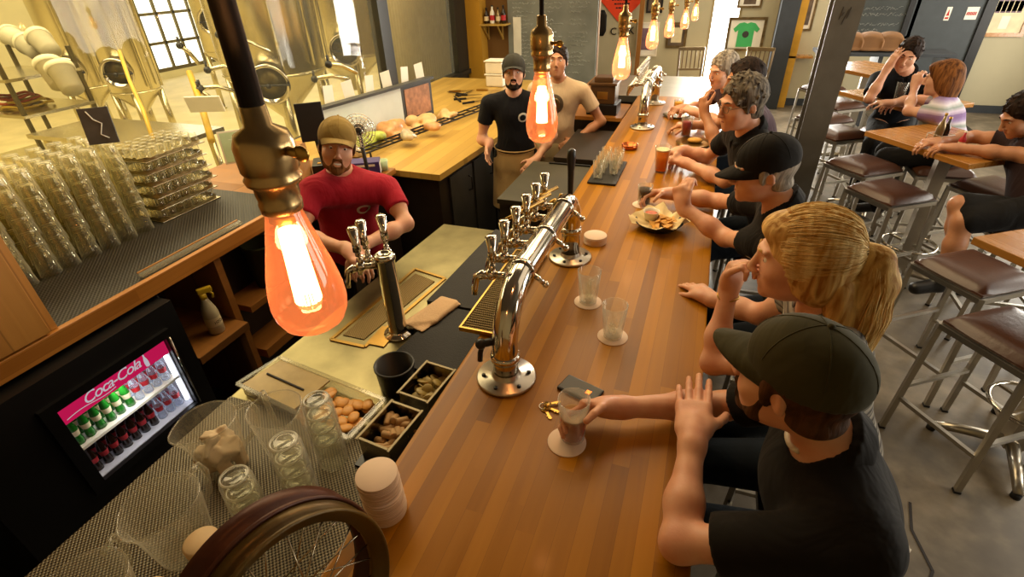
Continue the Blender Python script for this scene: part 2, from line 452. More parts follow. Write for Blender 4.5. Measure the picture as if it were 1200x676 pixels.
def weave(name, c1, c2, sx, metal=.0, rough=.4, strength=.6):
    """woven / dimpled matting"""
    m, nt, out = _nt(name); b = bsdf(nt, out, c1, rough, metal)
    tc = N(nt, 'TexCoord'); sp = N(nt, 'SeparateXYZ'); L(nt, tc.outputs['Object'], sp.inputs[0])
    a = mth(nt, 'SINE', mth(nt, 'MULTIPLY', sp.outputs[0], 2*PI/sx)); c = mth(nt, 'SINE', mth(nt, 'MULTIPLY', sp.outputs[1], 2*PI/sx))
    h = mth(nt, 'MULTIPLY', a, c)
    h2 = mth(nt, 'ADD', mth(nt, 'MULTIPLY', h, .5), .5)
    L(nt, ramp(nt, h2, [(.35, c2), (.6, c1)]), b.inputs['Base Color'])
    bump(nt, b, h2, strength, .003); MATS[name] = m
weave('mesh_mat', '#857a62', '#1e170e', .0115, .3, .4)
weave('net_mat', '#2e2618', '#0f0b07', .02, 0, .55)
weave('drain_grate', '#8c7440', '#3a2a12', .008, .6, .35)

# ================================================================= shell of the bar room
XW, XR, YB, YF, ZC = -3.45, 4.8, 9.9, -1.6, 3.5
LOW = -.15                                  # working floor behind the bar is a step lower
struct('floor', MB().box((-.55, YF, -.3), (XR+.1, YB+.1, 0)).box((-3.55, 7.8, -.3), (-.55, YB+.1, 0)), 'concrete')
struct('floor_work', MB().box((-3.55, YF, -.3), (-.55, 7.8, LOW)), 'dark_grey')
crack = MB(); pts = [(1.15, 1.95), (1.12, 1.8), (1.15, 1.62), (1.09, 1.5), (1.12, 1.38), (1.05, 1.25), (1.06, 1.05), (1.0, .8), (.98, .4)]
for a, b in zip(pts, pts[1:]):
    crack.sq((a[0], a[1], .0015), (b[0], b[1], .0015), .011, .002)
co_ = struct('floor_crack', crack, 'ink')
for (x, y) in ((2.35, 0),):
    struct('floor_joint', MB().box((x-.004, YF, .0002), (x+.004, YB, .0015)), 'ink')
struct('floor_joint', MB().box((-.5, 5.2, .0002), (XR, 5.21, .0015)), 'ink')
struct('ceiling', MB().box((-3.55, YF, ZC), (XR+.1, YB+.1, ZC+.1)), 'ceiling_paint')
struct('wall_front', MB().box((-3.55, YF-.1, -.3), (XR+.1, YF, ZC)), 'tan_wall')

def holed(axis, at, th, u0, u1, z0, z1, holes):
    """wall slab with rectangular openings; axis is the direction the wall runs along"""
    mb = MB(); us = sorted({u0, u1, *[h[0] for h in holes], *[h[1] for h in holes]})
    for a, b in zip(us, us[1:]):
        hs = sorted([(h[2], h[3]) for h in holes if h[0] <= a and h[1] >= b]); z = z0
        segs = []
        for p, q in hs:
            if p > z: segs.append((z, p))
            z = q
        if z < z1: segs.append((z, z1))
        for p, q in segs:
            if axis == 'X': mb.box((a, at, p), (b, at+th, q))
            else: mb.box((at, a, p), (at+th, b, q))
    return mb
# back wall with two windows
struct('wall_back', holed('X', YB, .1, XW-.1, XR+.1, 0, ZC, [(-.15, .32, .12, 2.9), (1.72, 2.0, .3, 2.9)]), 'cream_wall')
def window(name, axis, u0, u1, z0, z1, at, emm, fm='tan_wall', bars=(0, 0), t=.04, po=.07):
    w = MB()
    def bx(a, b, c, d):
        if axis == 'X': w.box((a, at, c), (b, at+.05, d))
        else: w.box((at, a, c), (at+.05, b, d))
    bx(u0, u0+t, z0, z1); bx(u1-t, u1, z0, z1); bx(u0+t, u1-t, z0, z0+t); bx(u0+t, u1-t, z1-t, z1)
    for i in range(bars[0]): u = u0+(u1-u0)*(i+1)/(bars[0]+1); bx(u-.4*t, u+.4*t, z0+t, z1-t)
    for i in range(bars[1]): z = z0+(z1-z0)*(i+1)/(bars[1]+1); bx(u0+t, u1-t, z-.4*t, z+.4*t)
    o = struct(name, w, fm)
    p = MB()
    if axis == 'X': p.box((u0+.01, at+po, z0+.01), (u1-.01, at+po+.01, z1-.01))
    else: p.box((at+po, u0+.01, z0+.01), (at+po+.01, u1-.01, z1-.01))
    p.build('pane', emm, o); return o
window('window_1', 'X', -.15, .32, .12, 2.9, YB+.02, 'daylight')
window('window_2', 'X', 1.72, 2.0, .3, 2.9, YB+.02, 'daylight')
struct('baseboard_back', MB().box((XW+.01, YB-.02, 0), (2.54, YB, .11)).box((3.55, YB-.02, 0), (XR, YB, .11)), 'base_dark')
# right wall with a window bay
struct('wall_right', holed('Y', XR, .1, YF, YB, 0, ZC, [(1.2, 3.0, .9, 2.7), (4.0, 5.8, .9, 2.7), (7.2, 8.9, .55, 2.7)]), 'tan_wall')
window('window_3', 'Y', 7.2, 8.9, .55, 2.7, XR+.02, 'daylight_soft', bars=(2, 1))
window('window_4', 'Y', 4.0, 5.8, .9, 2.7, XR+.02, 'daylight_soft', bars=(2, 1))
window('window_5', 'Y', 1.2, 3.0, .9, 2.7, XR+.02, 'daylight_soft', bars=(2, 1))
struct('baseboard_right', MB().box((XR-.02, YF, 0), (XR, YB-.02, .11)), 'base_dark')
# dark door on the back wall
dr = struct('door_1', MB().box((2.62, YB-.03, 0), (3.46, YB-.002, 2.2)), 'door_paint')
MB().box((3.46, YB-.06, 0), (3.58, YB-.002, 2.25)).box((2.55, YB-.04, 0), (2.62, YB-.002, 2.25)).build('door_frame', 'black_metal', dr)
MB().ball((2.72, YB-.06, 1.0), .035).cyl((2.72, YB-.03, 1.0), (2.72, YB-.06, 1.0), .015).build('door_handle', 'chrome', dr)
# the menu wall behind the work area: yellow return, brown stretch, boards
struct('wall_menu', MB().box((-3.45, 7.8, LOW), (-1.55, 7.9, ZC)), 'brown_wall')
struct('trim_1', MB().box((-3.44, 7.56, LOW), (-3.2, 7.79, ZC)), 'yellow_wall')
struct('wall_side', MB().box((XW-.1, 7.8, -.3), (XW, YB, ZC)), 'cream_wall')
# window wall to the brewery: apron below, glass above, dark posts
struct('wall_left', MB().box((XW-.1, YF, -.3), (XW, 7.8, .78)).box((XW-.1, YF, 3.0), (XW, 7.8, ZC)), 'dark_laminate')
posts = MB()
for y in (6.25, 4.92, 3.1): pass
def post_at(y, w): return MB().box((XW-.09, y-w/2, .78), (XW+.03, y+w/2, 3.0))
w6 = struct('window_6', MB().box((XW-.08, -1.6, .78), (XW+.06, 7.55, .84)), 'post_black')
for y, w in ((5.42, .2), (7.37, .36)):
    if w: post_at(y, w).build('window_post', 'post_black', w6)
MB().box((XW-.045, -1.6, .84), (XW-.04, 7.5, 3.0)).build('pane', 'window_glass', w6)
# blue column with a yellow return against the back wall
struct('trim_2', MB().box((.84, 9.55, 0), (1.1, YB-.02, ZC)), 'dark_blue_paint')
struct('trim_3', MB().box((1.101, 9.7, 0), (1.22, YB-.02, ZC)), 'yellow_paint')

# free-standing steel column among the guests
t = thing('steel_column', 'dark grey steel column rising from the floor behind the seated guests', 'column', (.84, 4.75, 0), R(0))
cm = MB().box((-.095, -.1, 0), (.095, -.085, ZC), M=T((.84, 4.75, 0))).box((-.095, .085, 0), (.095, .1, ZC), M=T((.84, 4.75, 0))).box((-.06, -.085, 0), (.06, .085, ZC), M=T((.84, 4.75, 0)))
cm.build('shaft', 'pillar_steel', t)
MB().box((-.15, -.15, 0), (.15, .15, .015), M=T((.84, 4.75, 0))).build('base_plate', 'pillar_steel', t)
sq_ = MB()
for k in range(5):
    a = V((.8+.012*k, 4.648, 1.72+.03*math.sin(k*2.3))); b = V((.81+.012*k, 4.648, 1.77+.03*math.cos(k*1.7)))
    sq_.sq(a, b, .006, .002)
sq_.build('chalk_mark', 'ink', t)

# ================================================================= lights
def area(name, loc, rot, size, power, c=(1, .9, .75), sy=None, cam_vis=True):
    l = bpy.data.lights.new(name, 'AREA'); l.energy = power; l.color = c; l.size = size
    if sy: l.shape = 'RECTANGLE'; l.size_y = sy
    o = bpy.data.objects.new(name, l); o.location = loc; o.rotation_euler = rot; C.objects.link(o); return o
WARM = (1, .75, .42); DAY = (1, .95, .84)
area('fill_light_bar', (-.6, 3.9, 3.4), (0, 0, 0), 1.4, 70, WARM, 3.0)  # soft overhead fill added above the bar, no fixture seen
area('fill_light_guests', (2.2, 4.0, 3.4), (0, 0, 0), 3.0, 48, (1, .82, .6), 5)  # added wide fill over the guests, out of view
area('fill_light_end', (.5, 8.2, 3.4), (0, 0, 0), 3.5, 75, (1, .86, .62), 2.5)  # added unseen fill that lifts the far end
area('fill_light_work', (-2.3, 3.6, 3.4), (0, 0, 0), 1.2, 100, (1, .80, .48), 3.5)  # added overhead fill for the work area, no fixture seen
# daylight through the windows
area('daylight_back', (.09, 9.8, 1.6), (R(-90), 0, 0), .45, 230, DAY, 2.4)
area('daylight_back_2', (1.86, 9.8, 1.6), (R(-90), 0, 0), .28, 26, DAY, 2.4)
area('daylight_right', (4.72, 8.0, 1.7), (R(90), 0, R(90)), 1.7, 110, DAY, 2.0)
area('daylight_right_2', (4.72, 4.9, 1.8), (R(90), 0, R(90)), 1.8, 80, DAY, 1.8)
area('daylight_right_3', (4.72, 2.1, 1.8), (R(90), 0, R(90)), 1.8, 60, DAY, 1.8)
w = bpy.data.worlds.new('world'); SC.world = w; w.use_nodes = True
w.node_tree.nodes['Background'].inputs[0].default_value = (.9, .8, .6, 1); w.node_tree.nodes['Background'].inputs[1].default_value = .3
SC.view_settings.view_transform = 'Standard'; SC.view_settings.look = 'None'; SC.view_settings.gamma = 1
SC.view_settings.exposure = 0; SC.view_settings.use_curve_mapping = False
SC.cycles.max_bounces = 6; SC.cycles.diffuse_bounces = 3; SC.cycles.glossy_bounces = 3; SC.cycles.transparent_max_bounces = 40
SC.cycles.transmission_bounces = 6; SC.cycles.sample_clamp_indirect = 4; SC.cycles.use_denoising = True
SC.cycles.caustics_reflective = False; SC.cycles.caustics_refractive = False
# ================================================================= the bar
BX0, BX1, BY0, BY1, BZ = -.6, .117, -.9, 5.05, 1.07
t = thing('bar_counter', 'long bar with a warm butcher-block top running between guests and taps', 'bar', (-.25, 2, 0))
MB().box((BX0, BY0, BZ-.05), (BX1, BY1, BZ), .006).build('top', 'bar_wood', t)
MB().box((-.52, BY0, 0), (-.17, BY1, BZ-.05)).build('body', 'bar_front', t)
fr = MB()
for k in range(9): y = BY0+.2+k*.66; fr.box((-.17, y-.04, .03), (-.14, y+.04, BZ-.06))
fr.box((-.17, BY0, .12), (-.13, BY1, .2)).build('front_trim', 'bar_front', t)
MB().tube([(-.02, BY0, .24), (-.02, BY1, .24)], .02).build('foot_rail', 'brass', t)
for k in range(7): MB().sq((-.13, BY0+.4+k*.85, .24), (-.04, BY0+.4+k*.85, .24), .02).build('rail_bracket', 'brass', t)

# steel end counter
t = thing('steel_end_counter', 'bright steel-topped counter at the far end of the bar by the window', 'counter', (-.35, 5.6, 0))
MB().box((-.95, 5.08, 1.02), (.14, 6.1, 1.06), .004).build('top', 'brushed', t)
MB().box((-.9, 5.12, 0), (.08, 6.05, 1.02)).build('body', 'bar_front', t)
MB().box((-.97, 5.075, 1.0), (.16, 5.08, 1.055)).build('front_trim', 'dark_grey', t)

# ---- pipe tap tower
def faucet(mb, o, d, s=1.0):
    """body, spout down and shank of one tap; d = outward direction"""
    o = V(o); d = V(d).normalized(); z = V((0, 0, 1))
    mb.cyl(o, o+d*.045*s, .011*s); mb.ball(o+d*.05*s, .018*s)
    mb.cyl(o+d*.05*s, o+d*.085*s-z*.012*s, .013*s, .011*s)
    mb.tube([o+d*.07*s, o+d*.095*s-z*.015*s, o+d*.103*s-z*.05*s, o+d*.105*s-z*.075*s], [.011*s, .011*s, .010*s, .008*s])
    mb.cyl(o+d*.05*s, o+d*.045*s+z*.035*s, .010*s, .008*s)
def handle(mb, o, d, s=1.0, tall=.075):
    o = V(o); d = V(d).normalized(); z = V((0, 0, 1)); b = o+d*.045*s+z*.035*s
    mb.cyl(b, b+z*.02*s, .008*s); mb.cyl(b+z*.015*s, b+z*(tall*.55)*s, .012*s, .0105*s); mb.cyl(b+z*(tall*.55)*s, b+z*tall*s, .0105*s, .016*s)
    mb.tube([b+z*tall*s, b+z*(tall+.006)*s], [.016*s, .011*s])
def pipe_tower(name, label, x, y0, y1, ztop, r, ntap, tall=.075, group=None, stripe=True):
    t = thing(name, label, 'beer tap tower', (x, (y0+y1)/2, BZ))
    rb = .17; pts = []
    z1 = ztop-rb
    pts += [(x, y0, BZ+.01), (x, y0, BZ+(z1-BZ)*.5), (x, y0, z1)]
    for k in range(1, 9): a = PI/2*k/8; pts.append((x, y0+rb*(1-math.cos(a)), z1+rb*math.sin(a)))
    ym = (y0+y1)/2; pts.append((x, ym, ztop))
    rb2 = .11; z2 = ztop-rb2
    for k in range(0, 9): a = PI/2*k/8; pts.append((x, y1-rb2*(1-math.sin(a)), z2+rb2*math.cos(a)))
    pts += [(x, y1, z2-.03), (x, y1, BZ+.01)]
    MB().tube(pts, r, 28).build('pipe', 'chrome', t)
    for y in (y0, y1):
        f = MB().lathe([(0, 0), (.087, 0), (.089, .003), (.089, .009), (.086, .012), (r+.008, .013), (r+.004, .02), (r, .03)], 36, T((x, y, BZ)))
        fo = f.build('flange', 'brushed', t)
        for k in range(6):
            a = 2*PI*k/6+.4; c = V((x+.068*math.cos(a), y+.068*math.sin(a), BZ+.012)); MB().cyl(c, c+V((0, 0, .006)), .0065, n=6).build('bolt', 'black_metal', fo)
        MB().lathe([(r, 0), (r+.006, .004), (r+.006, .022), (r, .026)], 28, T((x, y, z1-.04 if y == y0 else z2-.05))).build('collar', 'chrome', t)
    for k in range(3):
        y = y0+.16+(y1-y0-.3)*k/2
        MB().tube([(x, y-.008, ztop), (x, y+.008, ztop)], r+.004, 28).build('joint_ring', 'chrome', t)
        MB().cyl((x+r, y, ztop-.005), (x+r+.035, y, ztop-.03), .008).ball((x+r+.037, y, ztop-.032), .011).build('side_stub', 'chrome', t)
    for k in range(ntap):
        y = y0+.14+(y1-y0-.24)*k/(ntap-1)
        o = (x-r+.004, y, ztop-.012); m = MB(); faucet(m, o, (-1, 0, 0), 1.1); fo = m.build('faucet', 'chrome', t)
        m = MB(); handle(m, o, (-1, 0, 0), 1.1, tall); m.build('tap_handle', 'chrome', fo)
    return t
pt = pipe_tower('pipe_tap_tower', 'big curved chrome pipe tap tower on the bar beside the drip tray', -.44, 1.08, 1.86, 1.35, .038, 6, .078)
for k in range(3): MB().cyl((-.60+.012*k, 1.50+.09*k, 1.375), (-.50+.008*k, 1.66+.07*k, 1.40), .007).ball((-.60+.012*k, 1.50+.09*k, 1.375), .011).build('brass_lever', 'brass', pt)
m = MB().cyl((-.475, 1.08, BZ+.13), (-.5, 1.06, BZ+.13), .012).ball((-.505, 1.057, BZ+.13), .017).tube([(-.5, 1.06, BZ+.13), (-.508, 1.055, BZ+.10), (-.51, 1.053, BZ+.07)], .008)
m.build('side_valve', 'black_metal', pt)
pipe_tower('pipe_tap_tower', 'smaller chrome pipe tap tower far along the bar near the trophy', -.42, 3.95, 4.75, 1.36, .034, 9, .06)

# dark tall beer tap handle standing behind the first tower
t = thing('tap_handle_column', 'slim brass tap with tall black handle behind the near pipe tower', 'beer tap', (-.5, 2.08, BZ))
MB().lathe([(.03, 0), (.032, .006), (.016, .014), (.014, .16), (.02, .165), (.02, .18), (0, .182)], 20, T((-.5, 2.08, BZ))).build('column', 'brass', t)
m = MB(); faucet(m, (-.5, 2.08, BZ+.15), (-1, .2, 0), 1.0); m.build('faucet', 'brass', t)
MB().lathe([(.008, .18), (.012, .2), (.014, .3), (.02, .36), (.018, .385), (.006, .395), (0, .396)], 18, T((-.5, 2.08, BZ))).build('black_handle', 'black_plastic', t)

# ---- drip tray on the inner edge of the bar
t = thing('drip_tray', 'long grooved brass-toned drip tray below the curved pipe tap tower', 'drip tray', (-.60, 1.55, BZ))
zt = BZ+.001; tx0, tx1, ty0, ty1 = -.675, -.535, 1.25, 1.84
MB().box((tx0, ty0, zt), (tx1, ty1, zt+.004)).box((tx0, ty0, zt+.004), (tx0+.007, ty1, zt+.016)).box((tx1-.007, ty0, zt+.004), (tx1, ty1, zt+.016)).box((tx0+.007, ty0, zt+.004), (tx1-.007, ty0+.007, zt+.016)).box((tx0+.007, ty1-.007, zt+.004), (tx1-.007, ty1, zt+.016)).build('pan', 'brass', t)
g = MB()
for k in range(44): y = ty0+.010+k*.0130; g.box((tx0+.008, y, zt+.005), (tx1-.008, y+.0075, zt+.013))
g.build('grille', 'drain_grate', t)

# ================================================================= steel work counter under the bar edge
WZ = .86
t = thing('steel_work_counter', 'low stained steel work counter along the inside of the bar', 'counter', (-1.0, 1.0, LOW))
MB().box((-1.43, -.9, WZ-.035), (-.602, .98, WZ), .005).slab([(-1.43, .98), (-.602, .98), (-.602, 2.42), (-1.33, 2.42)], WZ-.035, WZ).build('top', 'counter_steel', t)
MB().box((-1.36, -.85, LOW), (-.62, 2.3, WZ-.035)).build('cabinet_body', 'black_metal', t)
# sunken drip grate with its raised rim
ang = [(-1.285, 1.29), (-1.125, 1.29), (-1.05, 1.86), (-1.235, 1.9)]
rim = MB()
for a, b in zip(ang, ang[1:]+ang[:1]): rim.sq((a[0], a[1], WZ+.002), (b[0], b[1], WZ+.002), .014, .007)
rim.build('grate_rim', 'brass', t)
MB().slab([(-1.255, 1.33), (-1.155, 1.33), (-1.085, 1.82), (-1.21, 1.86)], WZ, WZ+.004).build('drain_grate', 'drain_grate', t)

tag(origin_to(MB().box((-1.42, -.55, WZ), (-.63, .90, WZ+.012), .004).build('bar_mat', 'mesh_mat'), (-1, .2, WZ)), 'woven metallic mesh mat on the near end of the work counter', 'mat')
m1 = MB().slab([(-.985, 1.22), (-.62, 1.22), (-.62, 1.62), (-.93, 1.62), (-.93, 1.52), (-.95, 1.50)], WZ, WZ+.02).build('rubber_mat', 'black_rubber')
tag(origin_to(m1, (-.8, 1.4, WZ)), 'black rubber mat beside the small tap column, nearer of the two', 'mat', 'black rubber mats')
m2 = MB().slab([(-1.03, 1.64), (-.62, 1.64), (-.62, 2.4), (-1.0, 2.4)], WZ, WZ+.018).build('rubber_mat', 'black_rubber')
tag(origin_to(m2, (-.8, 2.0, WZ)), 'black rubber mat at the far end of the work counter', 'mat', 'black rubber mats')

# small tap column with three taps
t = thing('tap_column', 'short polished steel tap column with three taps on the work counter', 'beer tap tower', (-1.04, 1.41, WZ))
X0, Y0 = -1.04, 1.41
MB().lathe([(0, 0), (.058, 0), (.06, .004), (.058, .012), (.04, .016), (.036, .03), (.036, .345), (.04, .35), (.04, .365), (.034, .372), (.022, .374), (.02, .366), (0, .366)], 32, T((X0, Y0, WZ))).build('column', 'chrome', t)
MB().box((X0-.09, Y0-.1, WZ+.0), (X0-.01, Y0+.02, WZ+.006)).build('base_plate', 'brass', t)
for k, (a, s) in enumerate(((118, 1), (168, 1), (205, 1))):
    d = V((math.cos(R(a)), math.sin(R(a)), 0)); o = V((X0, Y0, WZ+.325))+d*.036
    m = MB(); faucet(m, o, d, 1.15); fo = m.build('faucet', 'chrome', t)
    m = MB(); handle(m, o, d, 1.3, .085); m.build('tap_handle', 'chrome', fo)

# folded bar towel
tw = Solid((-1.12, 1.3, WZ-.01), (-.78, 1.78, WZ+.07), .006)
Mt = Matrix.Rotation(R(-16), 3, 'Z')
tw.rbox((-.955, 1.55, WZ+.012), (.062, .125, .016), Mt, .008, k=.0); tw.rbox((-.94, 1.58, WZ+.022), (.045, .09, .014), Matrix.Rotation(R(-6), 3, 'Z'), .008, k=.01)
for k in range(5): tw.cap((-1.0+.02*k, 1.45+.01*k, WZ+.026), (-.965+.02*k, 1.64, WZ+.03), .012, .009, k=.01)
tw.half((-1, 1.5, WZ+.021), (0, 0, -1))
MATS['towel'] = mat('towel', '#c9a67e', .9, var=.1, bmp=.5, bscale=120)
tag(origin_to(tw.build('bar_towel', 'towel'), (-.96, 1.52, WZ+.02)), 'crumpled light tan bar towel lying beside the tap column', 'towel')

# lidded plastic tray
t = thing('plastic_tray', 'shallow clear plastic tray with a lid and orange wedges inside', 'tray', (-1.15, 1.0, WZ))
c4 = [V((p[0], p[1], 0)) for p in (P(278, 450, WZ+.05), P(328, 419, WZ+.05), P(451, 469, WZ+.05), P(409, 514, WZ+.05))]
def poly_in(q, f): c = sum(q, V((0, 0, 0)))/len(q); return [c+(p-c)*f for p in q]
m = MB(); m.slab(poly_in(c4, .93), WZ, WZ+.006)
for a, b in zip(poly_in(c4, .94), poly_in(c4, .94)[1:]+poly_in(c4, .94)[:1]): m.sq((a.x, a.y, WZ+.027), (b.x, b.y, WZ+.027), .004, .046)
m.build('tray_wall', 'plastic_clear', t)
m = MB()
for a, b in zip(c4, c4[1:]+c4[:1]): m.sq((a.x, a.y, WZ+.052), (b.x, b.y, WZ+.052), .014, .006)
m.build('rim', 'plastic_clear', t)
mat('frosted', '#a88d50', .25, var=.2, scale=12)
m = MB(); cc = [c4[0], c4[1], c4[1]+(c4[2]-c4[1])*.55, c4[0]+(c4[3]-c4[0])*.55]
m.slab(poly_in(cc, .9), WZ+.044, WZ+.050); m.build('lid', 'frosted', t)
a, b = cc[0]*.5+cc[1]*.5, cc[2]*.5+cc[3]*.5
MB().sq((a.x*.85+b.x*.15, a.y*.85+b.y*.15, WZ+.052), (b.x*.8+a.x*.2, b.y*.8+a.y*.2, WZ+.052), .006, .005).build('lid_slot', 'ink', t)
mat('orange_fruit', '#d99a48', .45, var=.2, scale=30, bmp=.3)
rr = random.Random(3)
for k in range(26):
    u, v = rr.uniform(.56, .94), rr.uniform(.15, .85)
    p = c4[0]*(1-u)*(1-v)+c4[1]*(1-u)*v+c4[2]*u*v+c4[3]*u*(1-v)
    Mx = Matrix.Rotation(rr.uniform(0, PI), 3, 'Z')@Matrix.Rotation(rr.uniform(-.3, .3), 3, 'X')
    o = MB().ball((0, 0, 0), (.026, .021, .009), 12, Mx).build('orange_wedge', 'orange_fruit'); o.location = (p.x, p.y, WZ+.018+.012*(k % 2))
    tag(o, 'orange citrus wedge lying in the clear plastic tray', 'fruit', 'citrus wedges in the tray')

# two small steel pans with corks / slices
mat('pan_rim', '#a89a78', .6, .3); mat('wine_cork', '#b08a58', .7, var=.25, scale=30); mat('lime_slice', '#9c8440', .5, var=.3, scale=40)
def pan(cx, cy, lab, n, kind, seed):
    t = thing('garnish_pan', lab, 'steel pan', (cx, cy, WZ+.02)); z0, z1 = WZ+.02, .965
    w, l = .064, .088; a = R(-6); M_ = T((cx, cy, 0), Matrix.Rotation(a, 3, 'Z'))
    m = MB().box((-w+.012, -l+.012, z0), (w-.012, l-.012, z0+.003), M=M_)
    for q in ((-1, 0), (1, 0), (0, -1), (0, 1)):
        if q[0]: m.box((q[0]*w-.003-(.009 if q[0] > 0 else -.009), -l+.01, z0), (q[0]*w+.0-(.009 if q[0] > 0 else -.009), l-.01, z1), M=M_)
        else: m.box((-w+.01, q[1]*l-.003-(.009 if q[1] > 0 else -.009), z0), (w-.01, q[1]*l-(.009 if q[1] > 0 else -.009), z1), M=M_)
    m.build('pan_wall', 'steel', t)
    r = MB().box((-w+.003, -l, z1), (-w+.011, l, z1+.004), .001, M_).box((w-.011, -l, z1), (w-.003, l, z1+.004), .001, M_).box((-w+.012, -l+.003, z1), (w-.012, -l+.011, z1+.004), .001, M_).box((-w+.012, l-.011, z1), (w-.012, l-.003, z1+.004), .001, M_)
    r.build('rim', 'pan_rim', t)
    rr = random.Random(seed)
    for k in range(n):
        px, py = rr.uniform(-.038, .038), rr.uniform(-.06, .06); p = M_@V((px, py, z0+.03+.03*(k/n)+rr.uniform(0, .008)))
        Mx = Matrix.Rotation(rr.uniform(0, PI), 3, 'Z')@Matrix.Rotation(rr.uniform(-.5, .5)+PI/2, 3, 'X')
        if kind == 'cork': o = MB().lathe([(0, -.019), (.0105, -.019), (.0115, -.017), (.0115, .017), (.0105, .019), (0, .019)], 12, Mx.to_4x4()).build('bottle_cork', 'wine_cork')
        else: o = MB().lathe([(0, -.003), (.019, -.003), (.021, 0), (.019, .003), (0, .003)], 16, (Matrix.Rotation(rr.uniform(0, PI), 3, 'Z')@Matrix.Rotation(rr.uniform(.3, 1.2), 3, 'X')).to_4x4()).build('citrus_slice', 'lime_slice')
        o.location = p
        if kind == 'cork': tag(o, 'brown cork piled in the nearer small steel pan', 'cork', 'corks in the pan')
        else: tag(o, 'round citrus slice piled in the farther small steel pan', 'citrus slice', 'citrus slices in the pan')
pan(-.745, .885, 'small steel pan of brown corks by the plastic tray', 26, 'cork', 1)
pan(-.728, 1.09, 'small steel pan of citrus slices next to the black tub', 24, 'slice', 2)
for p in bpy.data.objects:
    pass
t = thing('pan_ledge', 'dark ledge the two small steel pans sit on', 'ledge', (-.74, .98, WZ))
t2 = MB().box((-.82, .78, WZ), (-.65, 1.2, WZ+.02)).build('ledge_board', 'black_plastic', t)

# round black tub
t = thing('black_tub', 'round black plastic tub beside the small steel pans', 'tub', (-.88, 1.13, WZ))
MB().lathe([(0, 0), (.062, 0), (.068, .09), (.071, .092), (.071, .1), (.064, .1), (.06, .006), (0, .006)], 32, T((-.885, 1.14, WZ))).build('wall', 'black_plastic', t)

# tall stack of paper coasters
def coaster_stack(name, label, x, y, z, n, r=.05, th=.0016*2):
    t = None; ms = []
    return ms
mat('coaster_edge', '#d9bfa6', .9)
def coaster(x, y, z, label, group, r=.05, th=.003, rz=0):
    o = MB().lathe([(0, 0), (r-.001, 0), (r, .0008), (r, th-.0008), (r-.001, th), (0, th)], 36).build('paper_coaster', 'coaster_paper'); o.location = (x, y, z); o.rotation_euler = (0, 0, rz)
    return tag(o, label, 'coaster', group)
c0 = coaster(-.548, .575, BZ, 'pale round paper coaster in the tall near stack', 'coasters in the tall stack', .046, .0046); rr = random.Random(5)
z = BZ
for k in range(1, 26):
    z += .0046; off = -.006 if k > 14 else 0
    dup(c0, (-.548+off+rr.uniform(-.0012, .0012), .575+rr.uniform(-.0012, .0012)+(.004 if k > 14 else 0), z))
c1 = coaster(-.37, 2.03, BZ, 'pale round paper coaster in the short stack by the pipe tower', 'coasters in the short stack', .05, .005); z = BZ
for k in range(1, 7): z += .005; dup(c1, (-.37+rr.uniform(-.001, .001), 2.03+rr.uniform(-.001, .001), z))
c0.rotation_euler = (0, 0, 0)

# ---- glasses on the bar
def tumbler(name, label, x, y, z, h=.12, r0=.03, r1=.04, liquid=None, fill=.7, group=None, foam=False, cat='glass', th=.0025, base=.008):
    t = thing(name, label, cat, (x, y, z), 0, group); M_ = T((x, y, z))
    MB().lathe([(0, 0), (r0-.002, 0), (r0, .002), (r1, h), (r1-th*.5, h+.001), (r1-th, h), (r0-th, base), (0, base)], 32, M_).build('glass_wall', 'clear_glass', t)
    if liquid:
        ri = lambda q: (r0+(r1-r0)*q/h)-th-.0006
        MB().lathe([(0, base+.001), (ri(base), base+.001), (ri(fill*h), fill*h), (0, fill*h)], 32, M_).build('drink', liquid, t)
        if foam: MB().lathe([(0, fill*h+.0005), (ri(fill*h), fill*h+.0005), (ri(fill*h+.01)-.0004, fill*h+.008), (ri(fill*h)*.8, fill*h+.006), (0, fill*h+.003)], 28, M_).build('foam', foam if isinstance(foam, str) else 'beer_foam', t)
    return t
def liquid(name, c, em=None):
    m, nt, out = _nt(name); b = bsdf(nt, out, c, .6, spec=.05)
    tr = N(nt, 'BsdfTransparent'); tr.inputs[0].default_value = col(c); mx = N(nt, 'MixShader'); mx.inputs[0].default_value = .65
    L(nt, tr.outputs[0], mx.inputs[1]); L(nt, b.outputs[0], mx.inputs[2]); L(nt, mx.outputs[0], out.inputs[0]); MATS[name] = m
liquid('amber_beer', '#ff9c18'); liquid('yellow_beer', '#ffc428'); liquid('red_beer', '#a01624'); liquid('dark_beer', '#230b05'); liquid('brown_beer', '#d8301a'); liquid('water', '#d8cdb8')
mat('beer_foam', '#f3dfb4', .9, var=.05); mat('tan_foam', '#b8905e', .9, var=.08)
coaster(-.205, .895, BZ, 'pale paper coaster under the dark red beer of the nearest man', None)
tumbler('beer_glass', 'glass of dark red beer held by the nearest man in the cap', -.195, .915, BZ+.003, .135, .031, .041, 'brown_beer', .56, foam='tan_foam')
coaster(-.173, 1.372, BZ, 'pale paper coaster under the nearly empty glass of ice', None)
mat('ice', '#d8d2c4', .1, var=.05)
def ice(x, y, z, n, seed, lab):
    rr = random.Random(seed)
    for k in range(n):
        a = rr.uniform(0, 6.3); q = rr.uniform(0, .014)
        M_ = T((x+q*math.cos(a), y+q*math.sin(a), z+.013+.017*(k//2)), Matrix.Rotation(rr.uniform(0, 3), 3, 'Z')@Matrix.Rotation(rr.uniform(-.4, .4), 3, 'X'))
        o = MB().box((-.009, -.009, -.009), (.009, .009, .009), .003, M_).build('ice_cube', 'clear_glass')
        tag(o, lab, 'ice cube', 'ice cubes '+str(seed) if False else lab)
tumbler('water_glass', 'empty clear glass with a little ice, nearer of the two water glasses', -.173, 1.372, BZ+.003, .125, .03, .042, None)
